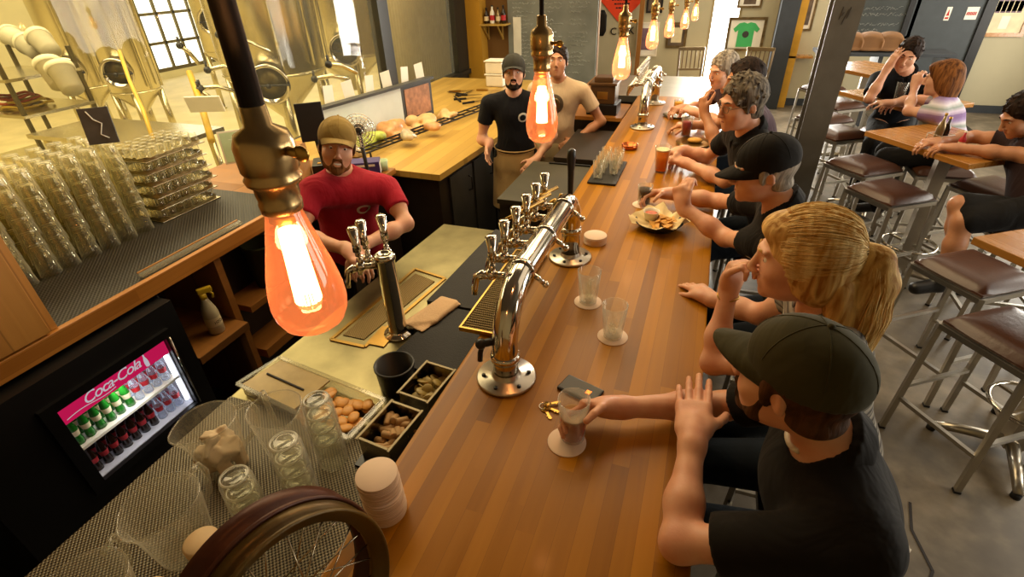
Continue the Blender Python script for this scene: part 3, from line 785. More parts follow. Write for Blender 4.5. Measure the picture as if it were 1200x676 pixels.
ice(-.173, 1.372, BZ+.011, 4, 2, 'ice cube at the bottom of the nearer water glass')
coaster(-.295, 1.55, BZ, 'pale paper coaster under the farther iced water glass', None)
tumbler('water_glass', 'clear glass of iced water, farther of the two water glasses', -.295, 1.55, BZ+.003, .13, .031, .042, 'water_clear' if False else None)
ice(-.295, 1.55, BZ+.011, 10, 4, 'ice cube floating in the farther water glass')

# dark wallet / phone and keys
t = thing('phone', 'black phone lying on the bar behind the dark red beer', 'phone', tuple(P(678, 456, BZ)))
pc = P(680, 458, BZ); M_ = T((pc.x, pc.y, BZ), Matrix.Rotation(R(-18), 3, 'Z'))
MB().box((-.06, -.034, 0), (.06, .034, .010), .004, M_).build('case', 'black_plastic', t)
MB().box((-.054, -.029, .010), (.054, .029, .0108), .0, M_).build('screen', 'black_gloss' if False else 'black_metal', t)
MB().box((.02, -.01, .0108), (.034, .006, .0114), 0, M_).build('camera_ring', 'copper', t)
kp = P(637, 477, BZ); t = thing('key_bunch', 'small bunch of brass keys beside the dark red beer', 'keys', (kp.x, kp.y, BZ))
m = MB(); m.tube([(kp.x+.012*math.cos(a*PI/8), kp.y+.012*math.sin(a*PI/8), BZ+.004) for a in range(16)], .0012, 6, closed=True); m.build('key_ring', 'chrome', t)
for k, a in enumerate((10, 50, 95)):
    M_ = T((kp.x, kp.y, BZ+.001+.0025*k), Matrix.Rotation(R(a-60), 3, 'Z'))
    MB().lathe([(0, 0), (.011, 0), (.011, .002), (0, .002)], 14, M_@T((.012, 0, 0))).box((.02, -.0035, 0), (.05, .0035, .002), 0, M_).box((.035, -.007, 0), (.038, -.0035, .002), 0, M_).box((.043, -.006, 0), (.046, -.0035, .002), 0, M_).build('key', 'brass', t)

# food basket with paper, fries and a dip cup
fb_ = V((-.12, 2.26, BZ)); t = thing('food_basket', 'black basket lined with paper holding chips before the man in the black cap', 'food basket', tuple(fb_))
MB().lathe([(0, .004), (.07, .004), (.105, .035), (.108, .036), (.11, .033), (.075, 0), (0, 0)], 28, T(fb_)).build('basket_wall', 'black_plastic', t)
mat('liner_paper', '#e3cc96', .7, var=.12, scale=20)
pp = MB(); rr = random.Random(8); hh = [rr.uniform(-.012, .028) for _ in range(24)]
def lin(u, v):
    a = u*2*PI; k = u*24; h0 = hh[int(k) % 24]; h1 = hh[(int(k)+1) % 24]; q = h0+(h1-h0)*(k-int(k))
    r = .005+.12*v*(1+.15*math.sin(4*a+.6)); return (fb_.x+r*math.cos(a), fb_.y+r*math.sin(a), BZ+.008+.03*v*v+v*q+.006)
pp.grid(lin, 48, 8).build('paper_liner', 'liner_paper', t)
mat('chip', '#d39a3a', .6, var=.2, scale=30)
for k in range(16):
    a = rr.uniform(0, 6.28); q = rr.uniform(.01, .06); Mx = Matrix.Rotation(rr.uniform(0, 6), 3, 'Z')@Matrix.Rotation(rr.uniform(-.7, .7), 3, 'X')
    o = MB().add([Mx@V(p) for p in ((-.03, -.018, 0), (.03, -.02, .004), (0, .03, .006), (-.03, -.018, .003), (.03, -.02, .007), (0, .03, .009))], [[2, 1, 0], [3, 4, 5], [0, 1, 4, 3], [1, 2, 5, 4], [2, 0, 3, 5]], False).build('tortilla_chip', 'chip')
    o.location = (fb_.x+q*math.cos(a)+.01, fb_.y+q*math.sin(a)-.005, BZ+.028+.012*rr.random())
    tag(o, 'yellow corn chip lying in the paper-lined basket', 'chip', 'chips in the basket')
t = thing('dip_cup', 'white plastic cup of orange-pink dip standing in the food basket', 'cup', (fb_.x-.04, fb_.y+.02, BZ+.03))
mat('salsa', '#c8643a', .5, var=.2, scale=40)
MB().lathe([(0, 0), (.028, 0), (.036, .036), (.038, .037), (.034, .036), (.027, .004), (0, .004)], 24, T((fb_.x-.04, fb_.y+.02, BZ+.03))).build('cup_wall', 'white_plastic', t)
MB().lathe([(0, .026), (.031, .026), (.02, .03), (0, .031)], 20, T((fb_.x-.04, fb_.y+.02, BZ+.03))).build('dip', 'salsa', t)

# guests' drinks
coaster(-.225, 2.5, BZ, 'pale paper coaster under the dark cola-coloured drink', None)
tumbler('drink_glass', 'short glass of dark drink in the right hand of the man in black cap', -.22, 2.51, BZ+.003, .1, .03, .037, 'dark_beer', .8)
tumbler('pint_glass', 'tall pint glass of amber beer with foam before the man in glasses', -.19, 3.02, BZ, .15, .031, .045, 'amber_beer', .84, foam=True)
tumbler('beer_glass', 'small glass of red beer by the far guests\' arms', -.1, 3.8, BZ, .13, .03, .04, 'red_beer', .75)
tumbler('beer_glass', 'small glass of yellow beer on a plate at the far end of the bar', -.2, 4.35, BZ+.012, .11, .03, .038, 'yellow_beer', .85)
t = thing('plate', 'round dark plate under the yellow beer at the bar end', 'plate', (-.2, 4.35, BZ))
MB().lathe([(0, 0), (.07, 0), (.11, .012), (.112, .014), (.07, .006), (0, .006)], 28, T((-.2, 4.35, BZ))).build('dish', 'old_brass', t)
tumbler('water_glass', 'small clear glass by the copper-toned saucer behind the far glasses', .0, 4.0, BZ, .11, .028, .036)
t = thing('plate', 'flat tan plate with leftovers between the far guests\' arms', 'plate', (-.03, 3.62, BZ))
MB().lathe([(0, 0), (.08, 0), (.12, .012), (.122, .014), (.08, .006), (0, .006)], 28, T((-.03, 3.62, BZ))).build('dish', 'brass', t)
MB().ball((-.03, 3.64, BZ+.02), (.05, .04, .018)).build('food', 'chip', t)
MB().lathe([(0, 0), (.05, 0), (.055, .03), (.05, .032), (.045, .006), (0, .005)], 28, T((-.43, 3.42, BZ))).build('x', 'copper').name = 'copper_bowl'
tag(origin_to(bpy.data.objects['copper_bowl'], (-.43, 3.42, BZ)), 'shallow copper bowl at the foot of the far tap tower', 'bowl')

# bar mat with shot glasses
t = MB().box((-.56, 2.72, BZ), (-.40, 3.12, BZ+.012), .003).build('bar_mat', 'black_rubber')
tag(origin_to(t, (-.48, 2.92, BZ)), 'black rubber bar mat under the small upturned glasses', 'mat')
k = 0
for i in range(2):
    for j in range(4):
        if (i, j) == (1, 0): continue
        tumbler('tasting_glass', 'small clear tasting glass on the black rubber bar mat', -.515+i*.075, 2.79+j*.085, BZ+.012, .1, .024, .03, group='tasting glasses on the bar mat')
# ================================================================= back counter (left)
KZ = .95; KX = -2.27
t = thing('back_counter', 'wooden back counter with a dark ribbed top and honey wood front edge on the left', 'counter', (-2.8, 1.6, LOW))
MB().box((XW+.005, -.9, KZ-.06), (KX-.03, 2.45, KZ-.004)).build('top', 'shelf_wood', t)
MB().box((KX-.03, -.9, KZ-.07), (KX, 2.45, KZ+.012), .004).build('front_edge', 'edge_wood', t)
MB().box((XW+.005, .93, KZ-.004), (KX-.03, 2.32, KZ+.004)).build('ribbed_liner', 'net_mat', t)
MB().box((XW+.005, 1.66, LOW), (KX-.02, 1.70, KZ-.07)).build('end_panel', 'shelf_wood', t)
MB().box((-2.95, 1.33, .46), (KX+.07, 1.655, .50)).build('shelf', 'shelf_wood', t)
MB().box((-2.26, 1.62, LOW), (KX+.06, 1.655, .46)).build('shelf_support', 'shelf_wood', t)
MB().box((-3.40, 1.70, LOW), (-2.5, 2.45, KZ-.07)).build('cabinet_body', 'dark_laminate', t)
MB().box((-2.5, 1.78, .12), (-2.3, 2.36, .18)).box((-2.5, 1.78, .46), (-2.3, 2.36, .50)).build('low_shelf', 'shelf_wood', t)
mat('green_bin', '#2c3410', .5, var=.2)
t = thing('dark_green_bin', 'dark green bin under the back counter behind the big light bulb', 'bin', (-2.39, 2.05, .5))
MB().lathe([(0, 0), (.08, 0), (.1, .26), (.104, .26), (.104, .275), (.096, .275), (.075, .01), (0, .01)], 24, T((-2.39, 2.05, .5))).build('wall', 'green_bin', t)

t = thing('wooden_cabinet', 'tall honey-coloured wooden board cabinet at the left picture edge', 'cabinet', (-2.8, .2, KZ+.012))
MB().box((-3.4, -.9, KZ+.014), (-2.29, .925, 2.3)).build('body', 'panel_wood', t)
for k in range(3): MB().box((-2.289, -.88+k*.61, KZ+.02), (-2.27, -.29+k*.59, 2.28), .003).build('board_panel', 'panel_wood', t)

# clear rail lying on the counter edge
a, b = P(170, 324, KZ+.02), P(300, 265, KZ+.02)
t = thing('shelf_rail', 'long pale clear-edged rail lying along the back counter edge', 'rail', tuple(a))
MB().sq((a.x-.03, a.y, a.z+.0), (a.x-.03, b.y+.02, a.z), .035, .016).build('rail_strip', 'plastic_clear', t)
MB().sq((a.x-.045, a.y, a.z+.01), (a.x-.045, b.y+.02, a.z+.01), .006, .006).build('rail_edge', 'rail_wood', t)

# ---- pint glasses, upside down, in nested stacks
g0 = MB().lathe([(.044, 0), (.045, .002), (.0335, .140), (.031, .148), (0, .149), (0, .141), (.029, .140), (.0425, .004)], 14, closed=False).build('pint_glass', 'stack_glass' if 'stack_glass' in MATS else glass('stack_glass', (.96, .95, .88), edge=(1, .93, .68), op=.035))
tag(g0, 'clear upturned pint glass in the tall nested stacks on the back counter', 'glass', 'pint glasses in tall stacks')
first = True; rr = random.Random(11)
for r_ in range(4):
    for c_ in range(8):
        x = -2.80-.10*r_+rr.uniform(-.006, .006); y = 1.02+.1*c_+.012*r_+rr.uniform(-.006, .006)
        n = 6
        for k in range(n):
            loc = (x+rr.uniform(-.002, .002), y+rr.uniform(-.002, .002), KZ+.006+k*.066)
            if first: g0.location = loc; first = False
            else: dup(g0, loc)

# ---- stack of metal trays full of tasting glasses
rr = random.Random(4); bx_, by_ = -2.91, 2.02
mat('foil', '#a99a6a', .3, .9, var=.3, scale=30, bmp=.8, bscale=60)
weave('glass_rows', '#d6c48c', '#6b5a2e', .05, .4, .25, 1.0)
for k in range(6):
    z = KZ+.006+k*.068; ang_ = R(rr.uniform(-3, 3)+90); M_ = T((bx_+rr.uniform(-.012, .012), by_+rr.uniform(-.012, .012), z), Matrix.Rotation(ang_, 3, 'Z'))
    o = thing('serving_tray', ('metal tray of upturned tasting glasses, %s of the stack on the back counter' % ('bottom one', 'second from bottom', 'third from bottom', 'third from top', 'second from top', 'topmost')[k]), 'tray', M_.translation, 0, 'metal trays in a stack')
    MB().box((-.2, -.15, 0), (.2, .15, .006), .002, M_).build('tray_base', 'steel', o)
    rm = MB()
    def edge_(u, v, M_=M_, k=k):
        a = u*2*PI; c, s_ = math.cos(a), math.sin(a); q = (abs(c)**6+abs(s_)**6)**(-1/6.)
        w = 1+.022*math.sin(38*a+k)*v; return M_@V((.2*q*c*w, .15*q*s_*w, .006+.018*v+.003*math.sin(23*a)*v))
    rm.grid(edge_, 120, 2); rm.build('crimped_rim', 'foil', o)
    gm = MB()
    for i in range(7):
        for j in range(5):
            p = V((-.165+i*.055+rr.uniform(-.004, .004), -.112+j*.056+rr.uniform(-.004, .004), .007)); gm.lathe([(.024, 0), (.020, .054), (.017, .057), (0, .057)], 8, M_@T(p))
    g_ = gm.build('tasting_glasses', 'stack_glass', o); g_['kind'] = 'stuff'

# small things at the end of the counter
mat('slate', '#4c4b49', .6, var=.3, scale=12); mat('mint_card', '#b8cba0', .6, var=.06)
p = W(152, 155, 2.55)
t = MB().box((-.065, -.006, -.085), (.065, .006, .085), .003, Matrix.Rotation(R(40), 4, 'Z')@Matrix.Rotation(R(-12), 4, 'X')).build('slate_board', 'slate'); t.location = (-2.80, 1.72, 1.520)
tag(t, 'small dark slate board with a chalk swirl perched on the stacked glasses', 'board')
m = MB(); m.tube([(-.03, -.008, .07), (-.01, -.008, .03), (.02, -.008, .01), (.0, -.008, -.04), (.03, -.008, -.06)], .003, 6)
o = m.build('chalk_swirl', 'chalk', t, local=True); o.matrix_basis = Matrix.Rotation(R(40), 4, 'Z')@Matrix.Rotation(R(-12), 4, 'X')
t = thing('framed_sign', 'pale green card sign in a white frame leaning at the counter end', 'sign', (-3.0, 2.62, KZ))
M_ = T((-2.98, 2.72, KZ+.17), Matrix.Rotation(R(42), 3, 'Z')@Matrix.Rotation(R(-10), 3, 'X'))
MB().box((-.16, -.008, -.11), (.16, 0, .11), .002, M_).build('sign_frame', 'white_plastic', t)
MB().box((-.148, -.010, -.098), (.148, -.0075, .098), 0, M_).build('card', 'mint_card', t)
m = MB()
for k in range(3): m.box((-.1+.02*k, -.0112, .05-.03*k), (.06+.03*(k % 2), -.0100, .053-.03*k), 0, M_)
m.build('writing', 'chalk', t)
# counter continuation by the till
t = thing('side_counter', 'lower brown wooden counter behind the bartender in red', 'counter', (-2.8, 2.8, LOW))
MB().box((XW+.005, 2.455, .86), (-2.06, 3.12, .90), .004).build('top', 'edge_wood', t)
MB().box((XW+.03, 2.47, LOW), (-2.1, 3.10, .86)).build('body', 'dark_laminate', t)
MB().box((-2.1, 2.6, .55), (-2.08, 3.0, .8)).build('drawer_front', 'black_metal', t)
def pen_cup(x, y, z):
    t = thing('pen_cup', 'cup stuffed with pens and straws at the end of the back counter', 'pen cup', (x, y, z))
    MB().lathe([(0, 0), (.032, 0), (.04, .11), (.037, .11), (.03, .005), (0, .005)], 20, T((x, y, z))).build('cup_wall', 'dark_grey', t)
    rr = random.Random(9)
    for k in range(11):
        a = rr.uniform(0, 6.28); q = .02; p0 = V((x+q*.4*math.cos(a), y+q*.4*math.sin(a), z+.01)); p1 = p0+V((.05*math.cos(a), .05*math.sin(a), rr.uniform(.15, .22)))
        o = MB().cyl(p0, p1, .0038, n=8).ball(p1, .005, 8).build('pen', ['white_plastic', 'black_plastic', 'paper', 'dark_blue_paint'][k % 4])
        tag(origin_to(o, p0), 'pen or straw standing in the cup on the back counter', 'pen', 'pens in the cup')
pen_cup(-2.56, 2.38, KZ+.004)
t = thing('plastic_cup', 'pinkish white disposable cup on the edge of the back counter', 'cup', (-2.36, 2.16, KZ+.012))
MATS['pinkish'] = mat('pinkish', '#d8b49a', .5)
MB().lathe([(0, 0), (.028, 0), (.042, .105), (.045, .107), (.041, .105), (.026, .003), (0, .003)], 24, T((-2.35, 2.16, KZ+.012))).build('cup_wall', 'pinkish', t)
MB().lathe([(.0425, .1), (.046, .103), (.046, .108), (.041, .108)], 24, T((-2.35, 2.16, KZ+.012))).build('cup_rim', 'white_plastic', t)
t = thing('cardboard_box', 'brown cardboard box behind the big bulb on the back counter', 'box', (-2.62, 2.62, .9))
mat('cardboard', '#a8763c', .8, var=.1)
M_ = T((-2.62, 2.66, .9), Matrix.Rotation(R(20), 3, 'Z'))
MB().box((-.13, -.1, 0), (.13, .1, .26), .004, M_).build('body', 'cardboard', t)
MB().box((-.128, -.004, .258), (.128, .004, .262), 0, M_).build('tape', 'rail_wood', t)

# till tablet, fan, boxes
t = thing('order_tablet', 'black tablet screen on a stand behind the bartender in red', 'tablet', (-2.75, 3.0, .9))
c_ = W(365, 143, 3.35); M_ = T(c_, Matrix.Rotation(R(40), 3, 'Z')@Matrix.Rotation(R(-12), 3, 'X'))
MB().box((-.085, -.01, -.12), (.085, .01, .12), .006, M_).build('screen', 'black_plastic', t)
MB().cyl(M_@V((0, .01, -.05)), (c_.x-.02, c_.y+.06, .92), .014).lathe([(0, 0), (.09, 0), (.09, .01), (0, .016)], 24, T((c_.x-.02, c_.y+.06, .901))).build('stand', 'black_metal', t)
t = thing('card_reader', 'dark till printer with yellow keys beside the tablet', 'till', (-2.45, 2.85, .9))
M_ = T((-2.46, 2.93, .9), Matrix.Rotation(R(35), 3, 'Z'))
MB().box((-.13, -.1, 0), (.13, .1, .09), .012, M_).build('body', 'black_plastic', t)
for i in range(4):
    for j in range(3): MB().box((-.09+i*.032, -.07+j*.03, .09), (-.066+i*.032, -.048+j*.03, .096), .002, M_).build('key', 'yellow_paint' if (i+j) % 3 == 0 else 'dark_grey', t)
fc = W(420, 153, 3.15)
t = thing('desk_fan', 'round wire desk fan behind the shoulder of the bartender in red', 'fan', (fc.x, fc.y, .9))
M_ = T(fc, frame((.55, -.83, .1), (0, 0, 1)))
m = MB()
for rr_, off in ((.10, 0), (.085, .02), (.065, .03), (.045, .036), (.025, .038)):
    for sgn in (1, -1):
        m.tube([M_@V((rr_*math.cos(a*PI/14), sgn*(off), rr_*math.sin(a*PI/14))) for a in range(28)], .0018, 6, closed=True)
for k in range(16):
    a = 2*PI*k/16
    for sgn in (1, -1): m.tube([M_@V((q*math.cos(a), sgn*o_, q*math.sin(a))) for q, o_ in ((.1, 0), (.085, .02), (.065, .03), (.025, .038))], .0014, 6)
m.build('guard', 'chrome', t)
m = MB()
for k in range(4):
    a0 = PI/2*k
    m.grid(lambda u, v: M_@V(((.015+.068*u)*math.cos(a0+v*.95), -.012+.022*v, (.015+.068*u)*math.sin(a0+v*.95))), 5, 5)
m.build('blade', 'plastic_clear', t)
MB().cyl(M_@V((0, -.03, 0)), M_@V((0, -.09, 0)), .035, .03).cyl(M_@V((0, -.06, -.03)), (fc.x-.03, fc.y+.06, .92), .012).lathe([(0, 0), (.075, 0), (.07, .02), (0, .025)], 24, T((fc.x-.03, fc.y+.06, .9))).build('stand', 'dark_grey', t)

t = thing('purple_box', 'purple and white carton box behind the bartender in red', 'box', (-2.28, 2.95, .9))
mat('purple_print', '#3b2a66', .5, var=.1)
M_ = T((-2.235, 2.93, .901), Matrix.Rotation(R(28), 3, 'Z'))
MB().box((-.15, -.06, 0), (.15, .06, .1), .003, M_).build('body', 'purple_print', t)
MB().box((.15, -.05, .015), (.1515, .05, .085), 0, M_).box((-.12, -.0615, .07), (.12, -.06, .085), 0, M_).build('label_panel', 'white_plastic', t)
t = thing('green_carton', 'small white and green paper cup beside the purple box', 'cup', (-2.06, 3.07, .9))
MB().lathe([(0, 0), (.03, 0), (.038, .075), (.035, .075), (.028, .004), (0, .004)], 20, T((-2.12, 3.06, .9))).build('cup_wall', 'mint_card', t)

# ---- prep counter
QZ = .88
t = thing('prep_counter', 'long prep counter with a pale yellow wood top and dark cabinets by the window', 'counter', (-2.4, 3.9, LOW))
a, b, c, d = P(515, 205, QZ), P(597, 160, QZ), P(483, 204, QZ), 0
MB().slab([(a.x, a.y), (-1.62, 4.5), (-2.1, 6.6), (-3.38, 6.6), (-3.38, 3.13), (-2.05, 3.13)], QZ-.045, QZ).build('top', 'counter_wood', t)
MB().slab([(a.x-.03, a.y+.03), (-1.66, 4.5), (-2.14, 6.56), (-3.36, 6.56), (-3.36, 3.16), (-2.05, 3.16)], LOW, QZ-.045).build('cabinet', 'dark_laminate', t)
for k in range(3):
    y0 = 3.28+k*.4
    f0 = V((a.x-.028+(-1.66-a.x+.028)*(y0-a.y)/(4.5-a.y), y0, 0)); f1 = V((a.x-.028+(-1.66-a.x+.028)*(y0+.36-a.y)/(4.5-a.y), y0+.36, 0))
    d_ = MB().slab([(f0.x, f0.y), (f1.x, f1.y), (f1.x+.016, f1.y), (f0.x+.016, f0.y)], .02, .80).build('door', 'dark_grey', t)
    h0 = f0*.2+f1*.8; MB().tube([(h0.x+.016, h0.y, .6), (h0.x+.045, h0.y, .61), (h0.x+.045, h0.y, .71), (h0.x+.016, h0.y, .72)], .006, 8).build('handle', 'black_metal', d_)

# pale guard panel with printed sheet, produce in bags, black rack of knives
g0_ = W(397, 152, 3.3); 
t = thing('guard_panel', 'long pale blue-white upright panel with a steel top rail behind the produce', 'panel', (-2.85, 4.0, QZ))
A0, A1 = V((-2.86, 3.30, 0)), V((-2.58, 4.75, 0)); dr_ = (A1-A0).normalized(); nr = V((-dr_.y, dr_.x, 0))
def along(s, off=0): p = A0+dr_*s+nr*off; return p
Lg = (A1-A0).length
mat('pale_panel', '#d5dfdc', .5, var=.04)
q = [along(0), along(Lg*.70), along(Lg*.70, .02), along(0, .02)]
MB().slab([(p.x, p.y) for p in q], QZ+.002, QZ+.33).build('board', 'pale_panel', t)
q = [along(-.02, -.03), along(Lg+.02, -.03), along(Lg+.02, .05), along(-.02, .05)]
MB().slab([(p.x, p.y) for p in q], QZ+.33, QZ+.352).build('top_rail', 'dark_grey', t)
q = [along(Lg*.70), along(Lg), along(Lg, .02), along(Lg*.70, .02)]
f_ = MB().slab([(p.x, p.y) for p in q], QZ+.002, QZ+.33).build('end_frame', 'dark_grey', t)
mat('brown_print', '#a5714e', .6, var=.35, scale=18)
q = [along(Lg*.73, -.004), along(Lg*.975, -.004), along(Lg*.975, -.001), along(Lg*.73, -.001)]
MB().slab([(p.x, p.y) for p in q], QZ+.04, QZ+.30).build('printed_sheet', 'brown_print', f_)
for k in range(6):
    s_ = .2+k*.235; p = along(s_, .03); w_ = .11
    o = MB().box((-w_/2, -.0015, 0), (w_/2, .0015, .17), 0, T((p.x-.06, p.y+.1, QZ+.352 if False else QZ+.30), Matrix.Rotation(math.atan2(dr_.y, dr_.x)+.1*(-1)**k, 3, 'Z')@Matrix.Rotation(R(6*(-1)**k), 3, 'Y')))
    o = o.build('paper_note', 'paper'); tag(origin_to(o, (p.x-.06, p.y+.1, QZ+.3)), 'white paper note taped to the window above the guard panel', 'note', 'paper notes on the window')

def lump(name, m, c, rad, n, seed, label, cat, group=None, flat=.6, k=.02, h=.012):
    rr = random.Random(seed); c = V(c); s = Solid(c-V((rad*1.7, rad*1.7, rad*.9)), c+V((rad*1.7, rad*1.7, rad*1.5)), h)
    for i in range(n):
        a = rr.uniform(0, 6.28); q = rr.uniform(0, rad*.8)
        s.ell(c+V((q*math.cos(a), q*math.sin(a), rr.uniform(.0, rad*.55))), (rad*rr.uniform(.32, .5), rad*rr.uniform(.32, .5), rad*rr.uniform(.25, .42)), k=k)
    s.half((c.x, c.y, c.z), (0, 0, -1))
    return tag(origin_to(s.build(name, m), c), label, cat, group)
mat('lettuce', '#a9b545', .5, var=.35, scale=22, bmp=.6, bscale=30)
mat('bread_bag', '#c9925c', .35, var=.3, scale=16, bmp=.6, bscale=26)
mat('clear_bag', '#b9a888', .25, var=.35, scale=14, bmp=.8, bscale=22)
mat('bread_pale', '#d6b078', .5, var=.2, scale=14, bmp=.4, bscale=26)
t = thing('chef_tray', 'long black wire rack running in front of the bagged produce', 'rack', (-2.4, 3.9, QZ))
B0, B1 = V((-2.42, 3.28, 0)), V((-2.02, 5.0, 0)); bd = (B1-B0).normalized(); bn = V((-bd.y, bd.x, 0))
m = MB()
for off in (0, .07, .14): m.sq(tuple(B0+bn*off+V((0, 0, QZ+.05))), tuple(B1+bn*off+V((0, 0, QZ+.05))), .012, .012)
m.build('rail', 'black_metal', t)
m = MB()
for k in range(12):
    p = B0+(B1-B0)*k/11; m.sq(tuple(p+V((0, 0, QZ+.056))), tuple(p+bn*.14+V((0, 0, QZ+.056))), .008, .008)
m.build('cross_bar', 'black_metal', t)
for k in range(4):
    p = B0+(B1-B0)*((k//2)*.94+.03)+bn*(.14*(k % 2)); MB().cyl(tuple(p+V((0, 0, QZ+.001))), tuple(p+V((0, 0, QZ+.05))), .008).build('foot', 'black_metal', t)
lump('lettuce_bag', 'lettuce', (-2.60, 3.62, QZ+.002), .14, 16, 1, 'bag of green lettuce leaning on the pale panel', 'lettuce')
lump('produce_bag', 'clear_bag', (-2.62, 3.37, QZ+.002), .12, 14, 2, 'greyish clear bag lying left of the green lettuce', 'bag')
lump('bread_bag', 'bread_bag', (-2.55, 3.98, QZ+.002), .15, 16, 3, 'bag of brown rolls to the right of the lettuce', 'bag', None)
lump('bread_bag', 'bread_pale', (-2.45, 4.25, QZ+.002), .14, 14, 5, 'bag of pale rolls below the printed sheet', 'bag', None)
lump('bread_bag', 'bread_pale', (-2.32, 4.52, QZ+.002), .11, 10, 6, 'small bag of pale buns farthest along the counter', 'bag', None)
lump('produce_bag', 'clear_bag', (-2.27, 3.55+.15, QZ+.062), .09, 12, 7, 'clear bag of snacks resting on the front of the rack', 'bag', None)
lump('produce_bag', 'bread_bag', (-2.2, 3.98, QZ+.062), .08, 12, 8, 'small reddish bag on the rack before the rolls', 'bag', None)
for k in range(9):
    rr = random.Random(40+k); p = V((-2.9+rr.uniform(0, .7), 5.15+rr.uniform(0, .8), QZ+.012)); a = rr.uniform(0, PI); d = V((math.cos(a), math.sin(a), 0))
    m = MB().sq(tuple(p), tuple(p+d*.14), .02, .018); q = p+d*.14; e = V((-d.y, d.x, 0))
    m.add([q+e*.014, q-e*.014, q+d*.16-e*.006, q+d*.17+e*.01, q+e*.014+V((0, 0, .002)), q-e*.014+V((0, 0, .002)), q+d*.16-e*.006+V((0, 0, .002)), q+d*.17+e*.01+V((0, 0, .002))], [[3, 2, 1, 0], [4, 5, 6, 7], [0, 1, 5, 4], [1, 2, 6, 5], [2, 3, 7, 6], [3, 0, 4, 7]], False)
    tag(origin_to(m.build('kitchen_knife', 'black_metal' if k % 3 else 'brass'), p), 'kitchen tool with dark handle lying at the far end of the prep counter', 'utensil', 'kitchen tools on the counter')

# white bins and wall shelf with bottles near the yellow wall
for k in range(2):
    lab = ('upper', 'lower')[k]
    t = thing('white_tub', lab+' of two whitish plastic tubs stacked by the brown wall', 'tub', (-2.45, 6.2, 1.0))
    z_ = QZ+.002 if k == 1 else QZ+.15
    MB().box((-2.56, 6.1, z_), (-2.34, 6.3, z_+.13), .02).build('tub_wall', 'white_plastic', t)
    MB().box((-2.57, 6.09, z_+.13), (-2.33, 6.31, z_+.145), .006).build('lid', 'paper', t)
sh = PY(575, 28, 7.62)
t = thing('wall_shelf', 'small wooden shelf on brackets fixed to the yellow and brown wall', 'shelf', (sh.x, 7.7, sh.z))
MB().box((sh.x-.15, 7.55, sh.z-.02), (sh.x+.25, 7.79, sh.z)).build('board', 'counter_wood', t)
for s_ in (-.1, .12): MB().sq((sh.x+s_, 7.78, sh.z-.22), (sh.x+s_, 7.78, sh.z-.02), .02).sq((sh.x+s_, 7.77, sh.z-.2), (sh.x+s_, 7.58, sh.z-.03), .018).build('bracket', 'counter_wood', t)
def bottle(x, y, z, h, r, m, cap_m, name, label, cat='bottle', group=None, lab=None, n=20):
    t = thing(name, label, cat, (x, y, z), 0, group); M_ = T((x, y, z))
    MB().lathe([(0, 0), (r*.92, 0), (r, .006), (r, h*.55), (r*.85, h*.64), (r*.4, h*.76), (r*.34, h*.95), (0, h*.95)], n, M_).build('body', m, t)
    MB().lathe([(r*.42, h*.93), (r*.42, h), (0, h)], n, M_).build('cap', cap_m, t)
    if lab: MB().lathe([(r+.0008, h*.18), (r+.0008, h*.46)], n, M_).build('label', lab, t)
    return t
mat('dark_bottle', '#241208', .15); mat('green_bottle', '#1f6a1c', .12, var=.2); mat('label_red', '#b51f26', .5); mat('label_cream', '#d9c9a0', .6)
for k, (dx, m_, lb, nm) in enumerate(((-.11, 'dark_bottle', 'label_cream', 'dark bottle with a cream label at left on the wall shelf'), (-.02, 'paper', 'label_red', 'white bottle with a red band on the wall shelf'), (.07, 'old_brass', 'label_cream', 'golden bottle on the wall shelf'), (.15, 'dark_bottle', 'label_red', 'dark bottle with a red label at right on the wall shelf'))):
    bottle(sh.x+dx+.03, 7.67, sh.z+.001, .2+.03*(k % 2), .034, m_, 'black_metal', 'bottle', nm, lab=lb)

# big grey menu board and things on the far wall
t = thing('menu_board', 'tall grey chalk menu board covered in handwriting behind the two bartenders', 'menu board', (-2.2, 7.78, 1.0))
MB().box((-2.86, 7.77, .0), (-1.56, 7.798, 2.6)).build('board', 'menu_board', t)
rr = random.Random(12); m = MB()
for ccol in range(3):
    x0 = -2.78+ccol*.41
    for k in range(34):
        z = 2.5-.052*k
        if rr.random() < .12: continue
        x = x0; e = x0+rr.uniform(.15, .36); p = None
        while x < e:
            q = V((x, 7.766, z+rr.uniform(-.014, .016)))
            if p is not None and rr.random() < .85: m.sq(tuple(p), tuple(q), .011, .001)
            p = q; x += .011
o = m.build('chalk_writing', 'chalk', t); o['kind'] = 'stuff'
m = MB().box((-2.78, 7.762, 1.0), (-2.66, 7.765, 1.5)).build('paper_sheet', 'paper', t)

# dark equipment between the bar and the prep counter: bin with lid, chest, trophy-like box
def quad_box(name, label, cat, pts, z0, z1, m, lid=None):
    t = thing(name, label, cat, (pts[0][0], pts[0][1], z0)); MB().slab(pts, z0, z1-(.03 if lid else 0)).build('body', m, t)
    if lid:
        c = V((sum(p[0] for p in pts)/len(pts), sum(p[1] for p in pts)/len(pts))); MB().slab([(c.x+(p[0]-c.x)*1.04, c.y+(p[1]-c.y)*1.04) for p in pts], z1-.03, z1).build('lid', lid, t)
    return t
mat('olive_grey', '#3a3524', .5, var=.15)
t = quad_box('waste_bin', 'dark olive lidded bin between the two pipe tap towers', 'bin', [(-1.12, 2.78), (-.64, 2.78), (-.64, 3.5), (-1.12, 3.5)], LOW, .90, 'olive_grey', 'olive_grey')
MB().sq((-1.0, 3.49, .905), (-.7, 3.49, .905), .02, .01).build('lid_handle', 'black_metal', t)
t = quad_box('glass_washer', 'dark square undercounter machine behind the lidded bin', 'machine', [(-.98, 3.56), (-.65, 3.56), (-.65, 4.3), (-.98, 4.3)], LOW, .93, 'olive_grey', 'dark_laminate')
